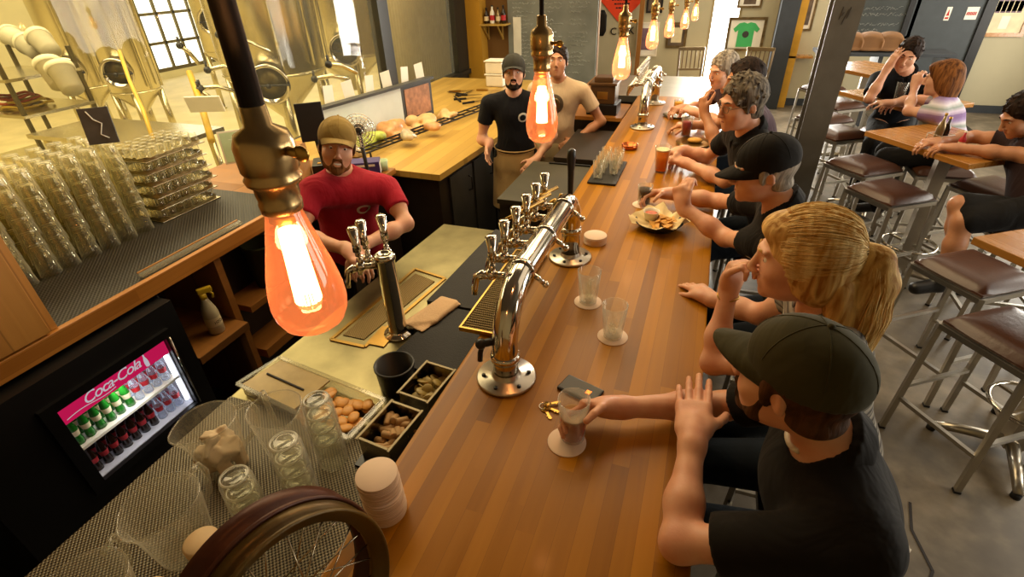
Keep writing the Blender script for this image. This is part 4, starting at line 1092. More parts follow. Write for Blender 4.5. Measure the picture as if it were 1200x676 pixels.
MB().tube([(-.92, 3.553, .72), (-.92, 3.52, .72), (-.72, 3.52, .72), (-.72, 3.553, .72)], .008, 8).build('handle', 'chrome', t)
MB().box((-.95, 3.552, .2), (-.68, 3.559, .8)).build('door', 'dark_grey', t)
t = quad_box('corner_counter', 'honey wood corner counter at the end of the work area', 'counter', [(-1.25, 4.5), (-.66, 4.5), (-.66, 5.0), (-1.0, 5.05), (-1.0, 6.3), (-1.25, 6.3)], LOW, 1.0, 'dark_laminate', 'edge_wood')
mat('trophy_wood', '#4a2f10', .4, var=.2)
p = P(737, 120, 1.0)
t = thing('grinder_box', 'brown tiered box with a brass plate standing near the far tap tower', 'box', (-.86, 4.55, 1.0))
x, y = -.84, 4.65
MB().box((x-.13, y-.12, 1.001), (x+.13, y+.12, 1.09), .006).build('base', 'black_plastic', t)
MB().box((x-.105, y-.1, 1.09), (x+.105, y+.1, 1.24), .006).box((x-.12, y-.115, 1.24), (x+.12, y+.115, 1.26), .004).box((x-.08, y-.075, 1.26), (x+.08, y+.075, 1.30), .006).build('body', 'trophy_wood', t)
MB().box((x-.045, y-.104, 1.13), (x+.045, y-.1, 1.19)).build('name_plate', 'brass', t)

# pictures, signs and letters on the back wall
def wall_pic(px0, py0, px1, py1, name, label, cat, fm, inner, y=YB, mt=.03, extra=None):
    a = PY(px0, py0, y); b = PY(px1, py1, y); x0, x1 = sorted((a.x, b.x)); z0, z1 = sorted((a.z, b.z))
    t = thing(name, label, cat, (x0, y, z0))
    m = MB().box((x0, y-.03, z0), (x0+mt, y-.002, z1)).box((x1-mt, y-.03, z0), (x1, y-.002, z1)).box((x0+mt, y-.03, z0), (x1-mt, y-.002, z0+mt)).box((x0+mt, y-.03, z1-mt), (x1-mt, y-.002, z1))
    m.build('picture_frame', fm, t); MB().box((x0+mt, y-.015, z0+mt), (x1-mt, y-.002, z1-mt)).build('mount', inner, t)
    return t, x0, x1, z0, z1
c_ = PY(729, -2, YB); s_ = .40
t = thing('diamond_sign', 'orange diamond-shaped road sign on the far wall above the trophy box', 'sign', (c_.x, YB-.02, c_.z))
M_ = T((c_.x, YB-.012, c_.z+.02), Matrix.Rotation(R(45), 3, 'Y'))
MB().box((-s_*.72, -.006, -s_*.72), (s_*.72, .006, s_*.72), .004, M_).build('panel', 'orange_sign', t)
m = MB()
for z_, w_ in ((.1, .5), (.04, .6), (-.02, .55), (-.08, .4), (-.14, .3)):
    x = -w_/2*.6
    rr = random.Random(int(z_*100)+50)
    while x < w_/2*.6: wd = rr.uniform(.02, .05); m.box((c_.x+x, YB-.0195, c_.z+z_-.012), (c_.x+x+wd, YB-.0185, c_.z+z_+.012)); x += wd+.012
m.build('lettering', 'ink', t)
for body, px, py, sz in (('C', 719, 37, .16), ('.', 726, 42, .14), ('H', 729, 36, .16), ('K', 740, 36, .16)):
    q = PY(px, py, YB); M_ = T((q.x, YB-.01, q.z), Matrix.Rotation(R(90), 3, 'X'))
    if body == '.': continue
    o = MB().text(body, sz, M_, .008).build('wall_letter', 'black_metal'); tag(origin_to(o, (q.x, YB-.01, q.z)), 'dark metal letter %s mounted on the far cream wall' % body, 'letter')
q = PY(706, 27, YB)
t = thing('skate_deck', 'narrow oval black and blue board hung upright on the far wall', 'board', (q.x, YB-.02, q.z))
MB().tube([(q.x, YB-.012, q.z-.2), (q.x, YB-.012, q.z-.12), (q.x, YB-.012, q.z+.12), (q.x, YB-.012, q.z+.2)], [.03, .075, .075, .03], 20).build('deck', 'black_plastic', t)
for v in bpy.data.objects['deck'].data.vertices: v.co.y = v.co.y*.12
mat('blue_print', '#3f6c86', .5, var=.4, scale=9); mat('photo_dark', '#5a4a3a', .5, var=.5, scale=7); mat('photo_purple', '#6f5560', .5, var=.5, scale=6); mat('green_shirt', '#3fae62', .7, var=.05)
MB().box((q.x-.04, YB-.026, q.z-.1), (q.x+.04, YB-.0215, q.z+.12)).build('print', 'blue_print', t)
t, a, b, c, d = wall_pic(748, 26, 769, 66, 'framed_picture', 'white-framed portrait picture with a dark figure, left of the yellow bulbs', 'picture', 'white_plastic', 'paper', mt=.03)
MB().box((a+.08, YB-.018, c+.1), (b-.08, YB-.016, d-.09)).build('print', 'photo_purple', t)
t, a, b, c, d = wall_pic(783, 26, 803, 56, 'framed_picture', 'brown-framed photograph of a dark scene below the small bulbs', 'picture', 'old_brass', 'photo_dark', mt=.035)
MB().box((a+.08, YB-.018, c+.08), (b-.08, YB-.0155, d-.08)).build('print', 'label_cream', t)
t, a, b, c, d = wall_pic(760, -15, 776, 15, 'framed_picture', 'black-framed picture at the top edge behind the hanging bulbs', 'picture', 'black_metal', 'photo_dark')
t, a, b, c, d = wall_pic(855, 20, 892, 60, 'framed_picture', 'framed green shirt hanging on the far wall beside the bright window', 'picture', 'old_brass', 'paper', mt=.04)
w_ = b-a; cx = (a+b)/2; cz = (c+d)/2; hh_ = (d-c)
pts = [(-.2, -.38), (.2, -.38), (.2, .12), (.27, .06), (.33, .16), (.2, .33), (.08, .36), (0, .32), (-.08, .36), (-.2, .33), (-.33, .16), (-.27, .06), (-.2, .12)]
n_ = len(pts); vs = [(cx+p[0]*w_*1.05, y_, cz+p[1]*hh_*.98) for y_ in (YB-.016, YB-.022) for p in pts]
MB().add(vs, [list(range(n_))]+[[i+n_ for i in range(n_)][::-1]]+[[i, i+n_, (i+1) % n_+n_, (i+1) % n_] for i in range(n_)], False).build('shirt', 'green_shirt', t)
MB().ball((cx, YB-.023, cz), (.05, .002, .05), 14).build('shirt_print', 'dark_grey', t)
t, a, b, c, d = wall_pic(867, -12, 892, 9, 'framed_picture', 'small framed picture above the framed green shirt', 'picture', 'old_brass', 'paper')
MB().box((a+.09, YB-.018, c+.05), (b-.09, YB-.0155, d-.05)).build('print', 'photo_dark', t)
t = thing('cue_stick', 'tall slim wooden post leaning against the far wall by the road sign', 'post', (-1.42, 9.6, 0))
q0, q1 = PY(742, 88, 9.6), PY(752, 0, 9.6)
MB().sq((q1.x, 9.75, 0), (q1.x, 9.75, 2.6), .07).build('post', 'shelf_wood', t)

# cupboard-like black chalk sign with frame, right side
t, a, b, c, d = wall_pic(1004, -12, 1064, 46, 'chalkboard', 'framed black chalkboard with white handwriting beside the dark door', 'chalkboard', 'table_wood', 'chalkboard', mt=.045)
m = MB(); rr = random.Random(31)
for z_, n_ in ((.62, 9), (.50, 10), (.3, 9), (.18, 5)):
    x = a+.12
    for i in range(n_*3):
        p1 = (x, YB-.016, c+(d-c)*z_+rr.uniform(-.02, .03)); x += .02
        p2 = (x, YB-.016, c+(d-c)*z_+rr.uniform(-.02, .03)); m.sq(p1, p2, .007, .001)
o = m.build('chalk_writing', 'chalk', t)
for k, (x0, x1, z0, z1, lab) in enumerate(((1105, 1117, 24, 8, 'small white and red warning notice at left on the dark door'), (1129, 1149, 23, 8, 'white notice with a red line at right on the dark door'))):
    p0 = PY(x0, z0, YB-.032); p1 = PY(x1, z1, YB-.032)
    t = thing('door_notice', lab, 'notice', (p0.x, YB-.035, p0.z))
    MB().box((p0.x, YB-.034, p0.z), (p1.x, YB-.031, p1.z)).build('sheet', 'paper', t)
    m = MB(); w_ = p1.x-p0.x; h_ = p1.z-p0.z
    if k == 0: m.add([(p0.x+w_*.5, YB-.036, p0.z+h_*.85), (p0.x+w_*.2, YB-.036, p0.z+h_*.35), (p0.x+w_*.8, YB-.036, p0.z+h_*.35)], [[0, 1, 2]], False); m.box((p0.x+w_*.15, YB-.036, p0.z+h_*.1), (p0.x+w_*.85, YB-.0345, p0.z+h_*.25))
    else:
        for j in range(8): m.box((p0.x+w_*(.08+.105*j), YB-.036, p0.z+h_*.35), (p0.x+w_*(.15+.105*j), YB-.0345, p0.z+h_*.62))
    m.build('red_print', 'red_ink', t)
t, a, b, c, d = wall_pic(1163, -10, 1197, 43, 'framed_picture', 'large wooden-framed poster right of the dark door', 'picture', 'table_wood', 'label_cream', mt=.05)
m = MB(); rr = random.Random(3)
for i in range(5):
    for j in range(6): x = a+.12+i*(b-a-.24)/5; z = c+.3+j*(d-c-.45)/6; m.box((x, YB-.018, z), (x+.05, YB-.0155, z+.07))
m.build('poster_print', 'photo_purple', t)
MB().box(((a+b)/2-.05, YB-.018, c+.1), ((a+b)/2+.05, YB-.0155, c+.26)).build('badge', 'white_plastic', t)

# ================================================================= fridge under the back counter
t = thing('drinks_cooler', 'black undercounter drinks cooler with a lit glass door and red header', 'fridge', (-2.5, .97, LOW))
fx = -2.2; y0, y1, z0, z1 = .73, 1.215, .31, .715
m = MB().box((-2.8, .42, LOW), (-2.5, 1.32, .86)).box((-2.5, .42, LOW), (fx, y0, .86)).box((-2.5, y1, LOW), (fx, 1.32, .86)).box((-2.5, y0, LOW), (fx, y1, z0)).box((-2.5, y0, z1), (fx, y1, .86))
m.build('casing', 'black_metal', t)
df = MB().box((fx, y0-.05, z0-.04), (fx+.02, y0, z1+.04)).box((fx, y1, z0-.04), (fx+.02, y1+.03, z1+.04)).box((fx, y0, z0-.04), (fx+.02, y1, z0)).box((fx, y0, z1), (fx+.02, y1, z1+.04)).build('door_frame', 'black_plastic', t)
MB().cyl((fx+.024, y1+.012, z0), (fx+.024, y1+.012, z1), .005).build('door_handle', 'chrome', df)
MB().box((fx-.3+.004, y0, z0), (fx-.297, y1, z1)).build('back_light', emit('fridge_light', (.85, .9, 1), 1.6), t)
emit('fridge_tube', (.85, .9, 1), 5)
MB().cyl((fx-.03, y1-.012, z0+.02), (fx-.03, y1-.012, z1-.1), .007).build('light_tube', 'fridge_tube', t)
mat('fridge_inner', '#c8c8d0', .4)
MB().box((fx-.29, y0, z0), (fx-.005, y0+.004, z1)).box((fx-.29, y1-.004, z0), (fx-.005, y1, z1)).box((fx-.29, y0, z0), (fx-.005, y1, z0+.004)).build('inner_wall', 'fridge_inner', t)
ZS = z0+.168
MB().box((fx-.28, y0+.005, ZS), (fx-.02, y1-.005, ZS+.004)).box((fx-.022, y0+.005, ZS-.004), (fx-.014, y1-.005, ZS+.008)).build('shelf', 'white_plastic', t)
emit('header_red', (.62, .01, .09), .75); emit('header_text', (.75, .72, .78), .6)
h = MB().box((fx-.012, y0+.002, z1-.085), (fx-.004, y1-.002, z1-.001)).build('header', 'header_red', t)
M_ = T((fx-.003, (y0+y1)/2-.02, z1-.04), Matrix(((0, 0, 1), (1, 0, 0), (0, 1, 0))))
MB().text('Coca-Cola', .068, M_, .0006, .35, spacing=.86).build('header_lettering', 'header_text', h)
m = MB(); m.tube([(fx-.003, y0+.02+.012*k, z1-.068+.006*math.sin(k*.35)) for k in range(18)], .0015, 6); m.build('header_wave', 'header_text', h)
m = MB().lathe([(0, 0), (.008, 0), (.009, .02), (.007, .035), (.003, .048), (.003, .06), (0, .06)], 12, T((fx-.002, y1-.11, z1-.075))).build('header_bottle', 'header_text', h)
def fb(x, y, z, m_, cap_m, lb, lab, group, h=.15, r=.019):
    t = thing('drink_bottle', lab, 'bottle', (x, y, z), 0, group); M_ = T((x, y, z))
    MB().lathe([(0, 0), (r, 0), (r*.95, h*.12), (r*.8, h*.3), (r, h*.5), (r*.9, h*.6), (r*.45, h*.8), (r*.4, h*.94), (0, h*.94)], 14, M_).build('body', m_, t)
    MB().lathe([(r*.5, h*.92), (r*.5, h), (0, h)], 12, M_).build('cap', cap_m, t)
    MB().lathe([(r*.86, h*.30), (r*.88, h*.34), (r*1.02, h*.46), (r*1.02, h*.48)], 14, M_).build('label', lb, t)
    return t
green0 = cola0 = water0 = None
glass('water_bottle', (.9, .93, .98), edge=(.85, .9, 1), op=.2)
for r_ in range(2):
    for k in range(10):
        x = fx-.06-.06*r_; y = y0+.035+k*.046
        if k < 6:
            if green0 is None: green0 = fb(x, y, ZS+.005, 'green_bottle', 'white_plastic', 'label_cream', 'green soda bottle on the upper shelf of the cooler', 'green bottles in the cooler')
            else: dup(green0, (x, y, ZS+.005))
        else:
            if water0 is None: water0 = fb(x, y, ZS+.005, 'water_bottle', 'label_red', 'label_red', 'clear bottle at the right end of the upper cooler shelf', 'clear bottles in the cooler')
            else: dup(water0, (x, y, ZS+.005))
        if k < 7:
            if cola0 is None: cola0 = fb(x, y, z0+.005, 'dark_bottle', 'label_red', 'label_red', 'dark cola bottle on the lower shelf of the cooler', 'cola bottles in the cooler')
            else: dup(cola0, (x, y, z0+.005))
        else: dup(water0, (x, y, z0+.005), label='clear bottle at the right end of the lower cooler shelf', group='clear bottles low in the cooler')
l = bpy.data.lights.new('cooler_light', 'AREA'); l.energy = 1.6; l.color = (.85, .92, 1); l.size = .4; l.shape = 'RECTANGLE'; l.size_y = .05
o = bpy.data.objects.new('cooler_light', l); o.location = (fx-.04, .97, z1-.09); C.objects.link(o)

# dark jugs and the spray bottle on the open shelf
for k, (x, y, z, s_) in enumerate(((-2.42, 1.40, .5, 1), (-2.6, 1.5, .5, 1.1), (-2.55, 1.38, .5, .9))):
    bottle(x, y, z+.001, .22*s_, .045*s_, 'dark_bottle', 'black_metal', 'dark_bottle', ('dark bottle nearest the spray bottle on the low shelf', 'tallest dark bottle at the back of the low shelf', 'short dark bottle left of the tall one on the low shelf')[k], lab=None)
sx, sy = -2.30, 1.54
t = thing('spray_bottle', 'white spray bottle with a yellow trigger standing on the low wooden shelf', 'spray bottle', (sx, sy, .501)); M_ = T((sx, sy, .501))
mat('spray_white', '#b8ac8c', .45); mat('spray_yellow', '#d6b32a', .4, var=.05)
MB().lathe([(0, 0), (.036, 0), (.04, .006), (.04, .12), (.034, .15), (.018, .2), (.016, .215), (0, .215)], 24, M_).build('body', 'spray_white', t)
MB().box((-.0405, -.02, .05), (-.0395, .02, .1)).build('x', 'ink'); bpy.data.objects.remove(bpy.data.objects['x'])
MB().lathe([(.0408, .05), (.0408, .1)], 24, M_).build('label', 'label_cream', t)
MB().text('H2O', .022, T((sx+.0415, sy-.004, .501+.075), Matrix(((0, 0, 1), (1, 0, 0), (0, 1, 0)))), .0004).build('label_print', 'ink', t)
tg = MB().cyl((sx, sy, .71), (sx, sy, .74), .017).box((-.02, -.012, .74), (.05, .012, .77), .006, T((sx, sy, 0), Matrix.Rotation(R(60), 3, 'Z'))).tube([T((sx, sy, 0), Matrix.Rotation(R(60), 3, 'Z'))@V(p) for p in ((.025, 0, .745), (.045, 0, .725), (.04, 0, .7))], .006, 8)
tg.build('trigger', 'spray_yellow', t)

# ================================================================= near end: jugs, stacked glasses, wheel
MZ = WZ+.012
glass('jug_plastic', (.93, .92, .88), edge=(.85, .78, .6), op=.12, rough=.04)
def jug(name, label, x, y, h, r0, r1, ha, m='jug_plastic', lip=True):
    t = thing(name, label, 'pitcher', (x, y, MZ)); M_ = T((x, y, MZ), Matrix.Rotation(ha, 3, 'Z'))
    vs = [];
    def wall(u, v):
        a = u*2*PI; r = r0+(r1-r0)*v; sp = max(0, math.cos(a-PI))**8*.018*max(0, (v-.75)*4) if lip else 0
        fl = .0012*math.cos(a*18) if v < .9 else 0
        return M_@V(((r+sp+fl)*math.cos(a), (r+sp+fl)*math.sin(a), h*v))
    MB().grid(wall, 72, 10).lathe([(0, .004), (r0, .004)], 36, M_).build('wall', m, t)
    def rimf(u): p = V(wall(u, 1)); return p
    MB().tube([rimf(k/48) for k in range(48)], .0022, 6, closed=True).build('rim', m, t)
    MB().tube([M_@V(p) for p in ((r1*.95, 0, h*.92), (r1+.04, 0, h*.9), (r1+.05, 0, h*.7), (r1+.035, 0, h*.4), (r0+(r1-r0)*.2, 0, h*.22))], .008, 10).build('handle', m, t)
    return t
jp = [(W(240, 545, 1.28), 0)]
jug('plastic_pitcher', 'clear plastic pitcher holding crumpled paper, farthest of the three on the mesh mat', -1.18, .655, .2, .055, .078, R(70))
rr = random.Random(2); s = Solid((-1.26, .57, MZ), (-1.10, .74, MZ+.17), .006)
for k in range(26): s.rbox((-1.18+rr.uniform(-.032, .032), .655+rr.uniform(-.032, .032), MZ+.03+rr.uniform(0, .12)), (rr.uniform(.015, .035), rr.uniform(.015, .035), rr.uniform(.004, .018)), Matrix.Rotation(rr.uniform(0, 3), 3, V((rr.random()+.01, rr.random(), rr.random()))), .003, k=.004)
mat('pink_paper', '#dcc4a0', .8, var=.12); mat('jar_cream', '#d9b98c', .6)
tag(origin_to(s.build('crumpled_paper', 'pink_paper'), (-1.18, .655, MZ+.01)), 'crumpled pinkish paper stuffed in the farthest pitcher', 'paper')
jug('plastic_pitcher', 'wide clear plastic pitcher in the middle of the mesh mat', -1.085, .425, .19, .062, .085, R(100))
jug('plastic_pitcher', 'clear fluted pitcher behind the stacked tumblers', -1.03, .755, .20, .056, .075, R(150))
jug('plastic_pitcher', 'clear plastic pitcher at the bottom left corner of the picture', -1.075, .225, .18, .06, .085, R(120))
def tall_stack(x, y, n, lab, lean, group):
    rr = random.Random(n); first = None
    for k in range(n):
        loc = (x+lean[0]*k, y+lean[1]*k, MZ+.001+k*.052)
        if k == 0:
            t = thing('rocks_glass', lab, 'glass', loc, 0, group)
            MB().lathe([(.042, 0), (.0435, .001), (.0405, .07), (.037, .088), (.033, .0925), (.02, .089), (0, .087)], 32, T(loc)).lathe([(.0405, .001), (.037, .07), (.030, .076), (0, .0765)], 32, T(loc)).build('glass_wall', 'jug_plastic' if False else 'clear_glass', t)
            MB().lathe([(.030, .0915), (.033, .0935), (.036, .0905), (.033, .0895)], 32, T(loc)).build('base_ring', 'rim_glass' if 'rim_glass' in MATS else glass('rim_glass', (.9, .9, .85), edge=(1, .95, .8), op=.55), t)
            first = t
        else: dup(first, loc, label=lab)
tall_stack(-.898, .782, 4, 'upturned rocks glass in the stack nearest the bar and the steel pans', (.001, .001), 'rocks glasses, far stack')
tall_stack(-.875, .631, 4, 'upturned rocks glass in the middle stack behind the wheel rim', (-.001, .001), 'rocks glasses, middle stack')
tall_stack(-.965, .535, 3, 'upturned rocks glass in the shortest stack beside the wide pitcher', (0, .001), 'rocks glasses, short stack')
t = thing('jar', 'cream round lidded jar behind the wheel rim', 'jar', (-.955, .40, MZ))
MB().lathe([(0, 0), (.035, 0), (.037, .004), (.037, .1), (.03, .115), (0, .115)], 28, T((-.955, .40, MZ))).build('body', 'jar_cream', t)
MB().lathe([(.036, .115), (.039, .117), (.039, .135), (.034, .14), (0, .14)], 28, T((-.955, .40, MZ))).build('lid', 'jar_cream', t)
t = thing('jar', 'cream jar lid in the bottom left corner among the pitchers', 'jar', (-.965, .27, MZ))
MB().lathe([(0, 0), (.035, 0), (.037, .004), (.037, .1), (.03, .115), (0, .115)], 28, T((-.965, .27, MZ))).build('body', 'jar_cream', t)
MB().lathe([(.036, .115), (.039, .117), (.039, .135), (.034, .14), (0, .14)], 28, T((-.965, .27, MZ))).build('lid', 'jar_cream', t)

# vintage wheel rims with spokes at the near end of the bar
mat('rust_rim', '#44200a', .42, .35, var=.35, scale=10, bmp=.3, bscale=30); mat('olive_rim', '#574318', .38, .45, var=.3, scale=10, bmp=.3, bscale=30)
cW = W(342, 712, .88); toc = (V((0, 0, CAMH))-cW).normalized()
axis = (toc*.70+V((.641, -.054, -.443))*.85).normalized()
Fm = frame(axis, (0, .3, 1)); M_ = T(cW, Fm)
t = thing('wheel_rim', 'old spoked wheel with rusty brown and olive double rim at the bottom of the picture', 'wheel', tuple(cW))
def rim_(R0, off, w, dp, name, m_):
    prof = [(R0, off-w), (R0+.004, off-w-.002), (R0+.008, off-w+.003), (R0-.004, off-w*.4), (R0-dp, off-w*.25), (R0-dp, off+w*.25), (R0-.004, off+w*.4), (R0+.008, off+w-.003), (R0+.004, off+w+.002), (R0, off+w), (R0-.006, off+w*.55), (R0-dp-.004, off+w*.3), (R0-dp-.004, off-w*.3), (R0-.006, off-w*.55)]
    vs = []; n = 96; mm = len(prof)
    for k in range(n):
        a = 2*PI*k/n
        for r, o in prof: vs.append(M_@V((r*math.cos(a), o, r*math.sin(a))))
    fs = [[k*mm+i, k*mm+(i+1) % mm, ((k+1) % n)*mm+(i+1) % mm, ((k+1) % n)*mm+i] for k in range(n) for i in range(mm)]
    MB().add(vs, fs).build(name, m_, t)
rim_(.180, -.030, .028, .020, 'outer_rim', 'rust_rim'); rim_(.172, .020, .022, .016, 'inner_rim', 'olive_rim')
MB().cyl(M_@V((0, -.05, 0)), M_@V((0, .05, 0)), .014, n=20).tube([M_@V((0, -.04, 0)), M_@V((0, -.036, 0))], .026, 20).tube([M_@V((0, .036, 0)), M_@V((0, .04, 0))], .026, 20).build('hub', 'steel', t)
for k in range(28):
    a = 2*PI*k/28; s_ = 1 if k % 2 else -1; ph = a+s_*.9*(1 if (k//2) % 2 else -1)
    MB().cyl(M_@V((.024*math.cos(ph), .038*s_, .024*math.sin(ph))), M_@V((.155*math.cos(a), .018, .155*math.sin(a))), .0014, n=6).build('spoke', 'steel', t)
# ================================================================= pendants
glass('bulb_glass', (1, .62, .40), edge=(.30, .07, .035), op=.08, glow=(1, .30, .09), glow_s=.30)
glass('bulb_glass_far', (1, .74, .55), edge=(.5, .17, .09), op=.10, glow=(1, .30, .13), glow_s=.7)
emit('filament', (1, .66, .28), 22)
mat('socket', '#b99a68', .27, .9, var=.35, scale=25)
mat('cord_dark', '#17110d', .5, var=.3)
def pendant(pos, label, cordr, zs_=1.0, near=False, tilt=0, power=4, seg=20, gm='bulb_glass_far'):
    """pos is the middle of the glass"""
    x, y, z = pos; z += .07*(1-zs_)*0; t = thing('pendant_lamp', label, 'pendant lamp', (x, y, ZC-.004), 0, 'pendant lamps over the bar')
    M_ = T((x, y, z))@Matrix.Diagonal((1, 1, zs_, 1)); top = z+.07*zs_
    MB().cyl((x, y, top+.075*zs_), (x, y, ZC-.02), cordr, n=16).build('cord', 'cord_dark', t)
    MB().lathe([(0, 0), (.05, 0), (.055, .01), (.055, .02), (0, .02)], 24, T((x, y, ZC-.024))).build('ceiling_cap', 'cord_dark', t)
    s = MB().lathe([(.0135, -.005), (.016, -.004), (.0165, .004), (.0155, .008), (.0165, .012), (.0165, .020), (.0205, .024), (.0215, .028), (.0195, .032), (.0215, .036), (.022, .058), (.019, .068), (.010, .074), (.009, .09), (.007, .092), (0, .092)], 28, T((x, y, top))@Matrix.Diagonal((1, 1, zs_, 1)))
    so = s.build('socket', 'socket', t)
    MB().cyl((x+.02, y, top+.045), (x+.034, y-.004, top+.045), .0035).ball((x+.036, y-.004, top+.045), (.007, .003, .006)).build('switch_key', 'brass', so)
    MB().cyl((x, y, top-.012), (x, y, top), .0125).build('screw_base', 'brass', t)
    prof = [(.0135, .07), (.0145, .062), (.018, .045), (.023, .022), (.028, 0), (.0315, -.022), (.0322, -.036), (.031, -.048), (.0265, -.060), (.019, -.067), (.009, -.0705), (0, -.071)]
    b = MB().lathe(prof, 40 if near else 24, M_).build('bulb', gm, t)
    f = MB(); n = 11; pts = []
    for k in range(n):
        a = 2*PI*k/n; a2 = 2*PI*(k+.5)/n
        pts += [(x+.0075*math.cos(a), y+.0075*math.sin(a), z+.038), (x+.0105*math.cos(a), y+.0105*math.sin(a), z-.030), (x+.0105*math.cos(a2), y+.0105*math.sin(a2), z-.030), (x+.0075*math.cos(a2), y+.0075*math.sin(a2), z+.038)]
    f.tube(pts, .0011, 5).build('filament', 'filament', b)
    MB().cyl((x, y, top-.01), (x, y, z+.03), .003, .0015, n=10).tube([(x, y, z+.03), (x, y, z-.032)], .001, 6).build('glass_stem', 'clear_glass', b)
    l = bpy.data.lights.new('bulb_light', 'POINT'); l.energy = power; l.color = (1, .62, .28); l.shadow_soft_size = .02
    o = bpy.data.objects.new('bulb_light', l); o.location = (x, y, z); C.objects.link(o)
    return t
p0 = W(352, 316, .435)
pendant(p0, 'nearest hanging bulb, the largest glowing orange one at the left of the picture', .0085, .84, near=True, power=1.8, gm='bulb_glass')
pb = [W(635, 125, 1.02), W(729, 68, 1.78), W(765, 40, 2.62), W(785, 30, 3.3), W(803, 22, 3.9), W(815, 14, 4.6)]
nms = ['second hanging bulb, in front of the two bartenders', 'third hanging bulb, below the orange road sign', 'fourth hanging bulb, beside the white-framed picture', 'fifth hanging bulb, before the brown-framed photograph', 'sixth hanging bulb, small and close to the far window', 'last and smallest hanging bulb near the far window']
for k, (p, n_) in enumerate(zip(pb, nms)): pendant(p, n_, .0042, power=3.6, gm='bulb_glass' if k < 1 else 'bulb_glass_far')

# ================================================================= stools and tables
ST_ROT = R(34)
def make_stool(label, loc, rz):
    t = thing('bar_stool', label, 'stool', loc, rz); M_ = T(loc, Matrix.Rotation(rz, 3, 'Z')); h = .70; w = .185
    def top(u, v):
        x, y = (u-.5)*2, (v-.5)*2; e = max(abs(x), abs(y)); z = .048*(1-e**6)+.006*math.cos(x*1.4)*math.cos(y*1.4)
        k = 1-.05*(abs(x)*abs(y))**2; return M_@V((x*.19*k, y*.19*k, h+z))
    MB().grid(top, 18, 18).box((-.185, -.185, h-.012), (.185, .185, h+.004), .004, M_).build('seat', 'vinyl', t)
    f = MB()
    for a, b in (((-w, -w), (w, -w)), ((w, -w), (w, w)), ((w, w), (-w, w)), ((-w, w), (-w, -w))):
        f.sq(M_@V((a[0], a[1], h-.027)), M_@V((b[0], b[1], h-.027)), .026, .026)
    f.build('seat_frame', 'stool_steel', t)
    for sx in (-1, 1):
        for sy in (-1, 1):
            l = MB().sq(M_@V((sx*w, sy*w, h-.014)), M_@V((sx*(w+.02), sy*(w+.02), .01)), .024, .024).build('leg', 'stool_steel', t)
            MB().sq(M_@V((sx*(w+.02), sy*(w+.02), .012)), M_@V((sx*(w+.02), sy*(w+.02), .001)), .028, .028).build('foot_cap', 'black_rubber', l)
    for z, prs in ((.22, (((-1, -1), (-1, 1)), ((1, -1), (1, 1)))), (.30, (((-1, -1), (1, -1)), ((-1, 1), (1, 1))))):
        q = w+.02*(1-z/h)
        for a, b in prs: MB().sq(M_@V((a[0]*q, a[1]*q, z)), M_@V((b[0]*q, b[1]*q, z)), .02, .02).build('foot_bar', 'stool_steel', t)
    return t
def pz(px, py, z): q = P(px, py, z); return (q.x, q.y, 0)
stool0 = make_stool('empty brown padded stool nearest the camera at the right edge', pz(1200, 384, .75), ST_ROT)
for px, py, lab, dr_ in ((1147, 311, 'empty brown padded stool just behind the nearest one at the right edge', 0),
                    (1046, 219, 'empty brown padded stool in front of the near high table', 0),
                    (1014, 188, 'empty brown padded stool left of the near high table, behind the one in front', 2),
                    (984, 151, 'empty brown padded stool between the near and the middle high tables', -2),
                    (968, 134, 'empty dark stool at the left side of the middle high table', 3),
                    (984, 118, 'dark stool half hidden under the left end of the middle high table', 0),
                    (1122, 194, 'empty brown stool on the far side of the near high table', 0),
                    (966, 100, 'stool beside the far high table right of the steel column', 0)):
    q = pz(px, py, .74) if px != 1122 else (1.99, 4.28, 0); dup(stool0, q, ST_ROT+R(dr_), label=lab)
def make_table(label, c, rz, L_=.76, W_=.62):
    t = thing('high_table', label, 'table', (c[0], c[1], 0), rz); M_ = T((c[0], c[1], 0), Matrix.Rotation(rz, 3, 'Z'))
    MB().box((-W_/2, -L_/2, 1.015), (W_/2, L_/2, 1.05), .004, M_).build('tabletop', 'table_wood', t)
    MB().box((-W_/2+.06, -L_/2+.06, 1.0), (W_/2-.06, L_/2-.06, 1.0149), 0, M_).build('underframe', 'stool_steel', t)
    MB().sq(M_@V((0, 0, .05)), M_@V((0, 0, 1.0)), .075, .075).build('column', 'brushed', t)
    for k in range(4):
        a = PI/4+PI/2*k; d = V((math.cos(a), math.sin(a), 0))
        l = MB().tube([M_@(d*.03+V((0, 0, .075))), M_@(d*.2+V((0, 0, .055))), M_@(d*.31+V((0, 0, .03)))], [.028, .024, .018], 10).build('foot', 'brushed', t)
        MB().cyl(M_@(d*.30+V((0, 0, .001))), M_@(d*.30+V((0, 0, .028))), .02).build('glide', 'black_rubber', l)
    m = MB().tube([M_@V((.17*math.cos(a*PI/16), .17*math.sin(a*PI/16), .30)) for a in range(32)], .0105, 10, closed=True).build('foot_ring', 'chrome', t)
    MB().sq(M_@V((-.17, 0, .30)), M_@V((.17, 0, .30)), .014).sq(M_@V((0, -.17, .30)), M_@V((0, .17, .30)), .014).build('ring_spoke', 'chrome', m)
    return t
tb0 = make_table('nearest whole high table, warm wood top with a bottle caddy and seated man', (1.56, 4.13), R(33))
TB2 = (1.60, 5.50)
dup(tb0, (TB2[0], TB2[1], 0), R(33), label='middle high table where the man in navy and the woman in lavender sit')
dup(tb0, (1.66, 2.42, 0), R(33), label='high table cut off by the right edge behind the nearest stools')
dup(tb0, (1.62, 7.0, 0), R(33), label='far high table behind the middle one, beside the paper bags')

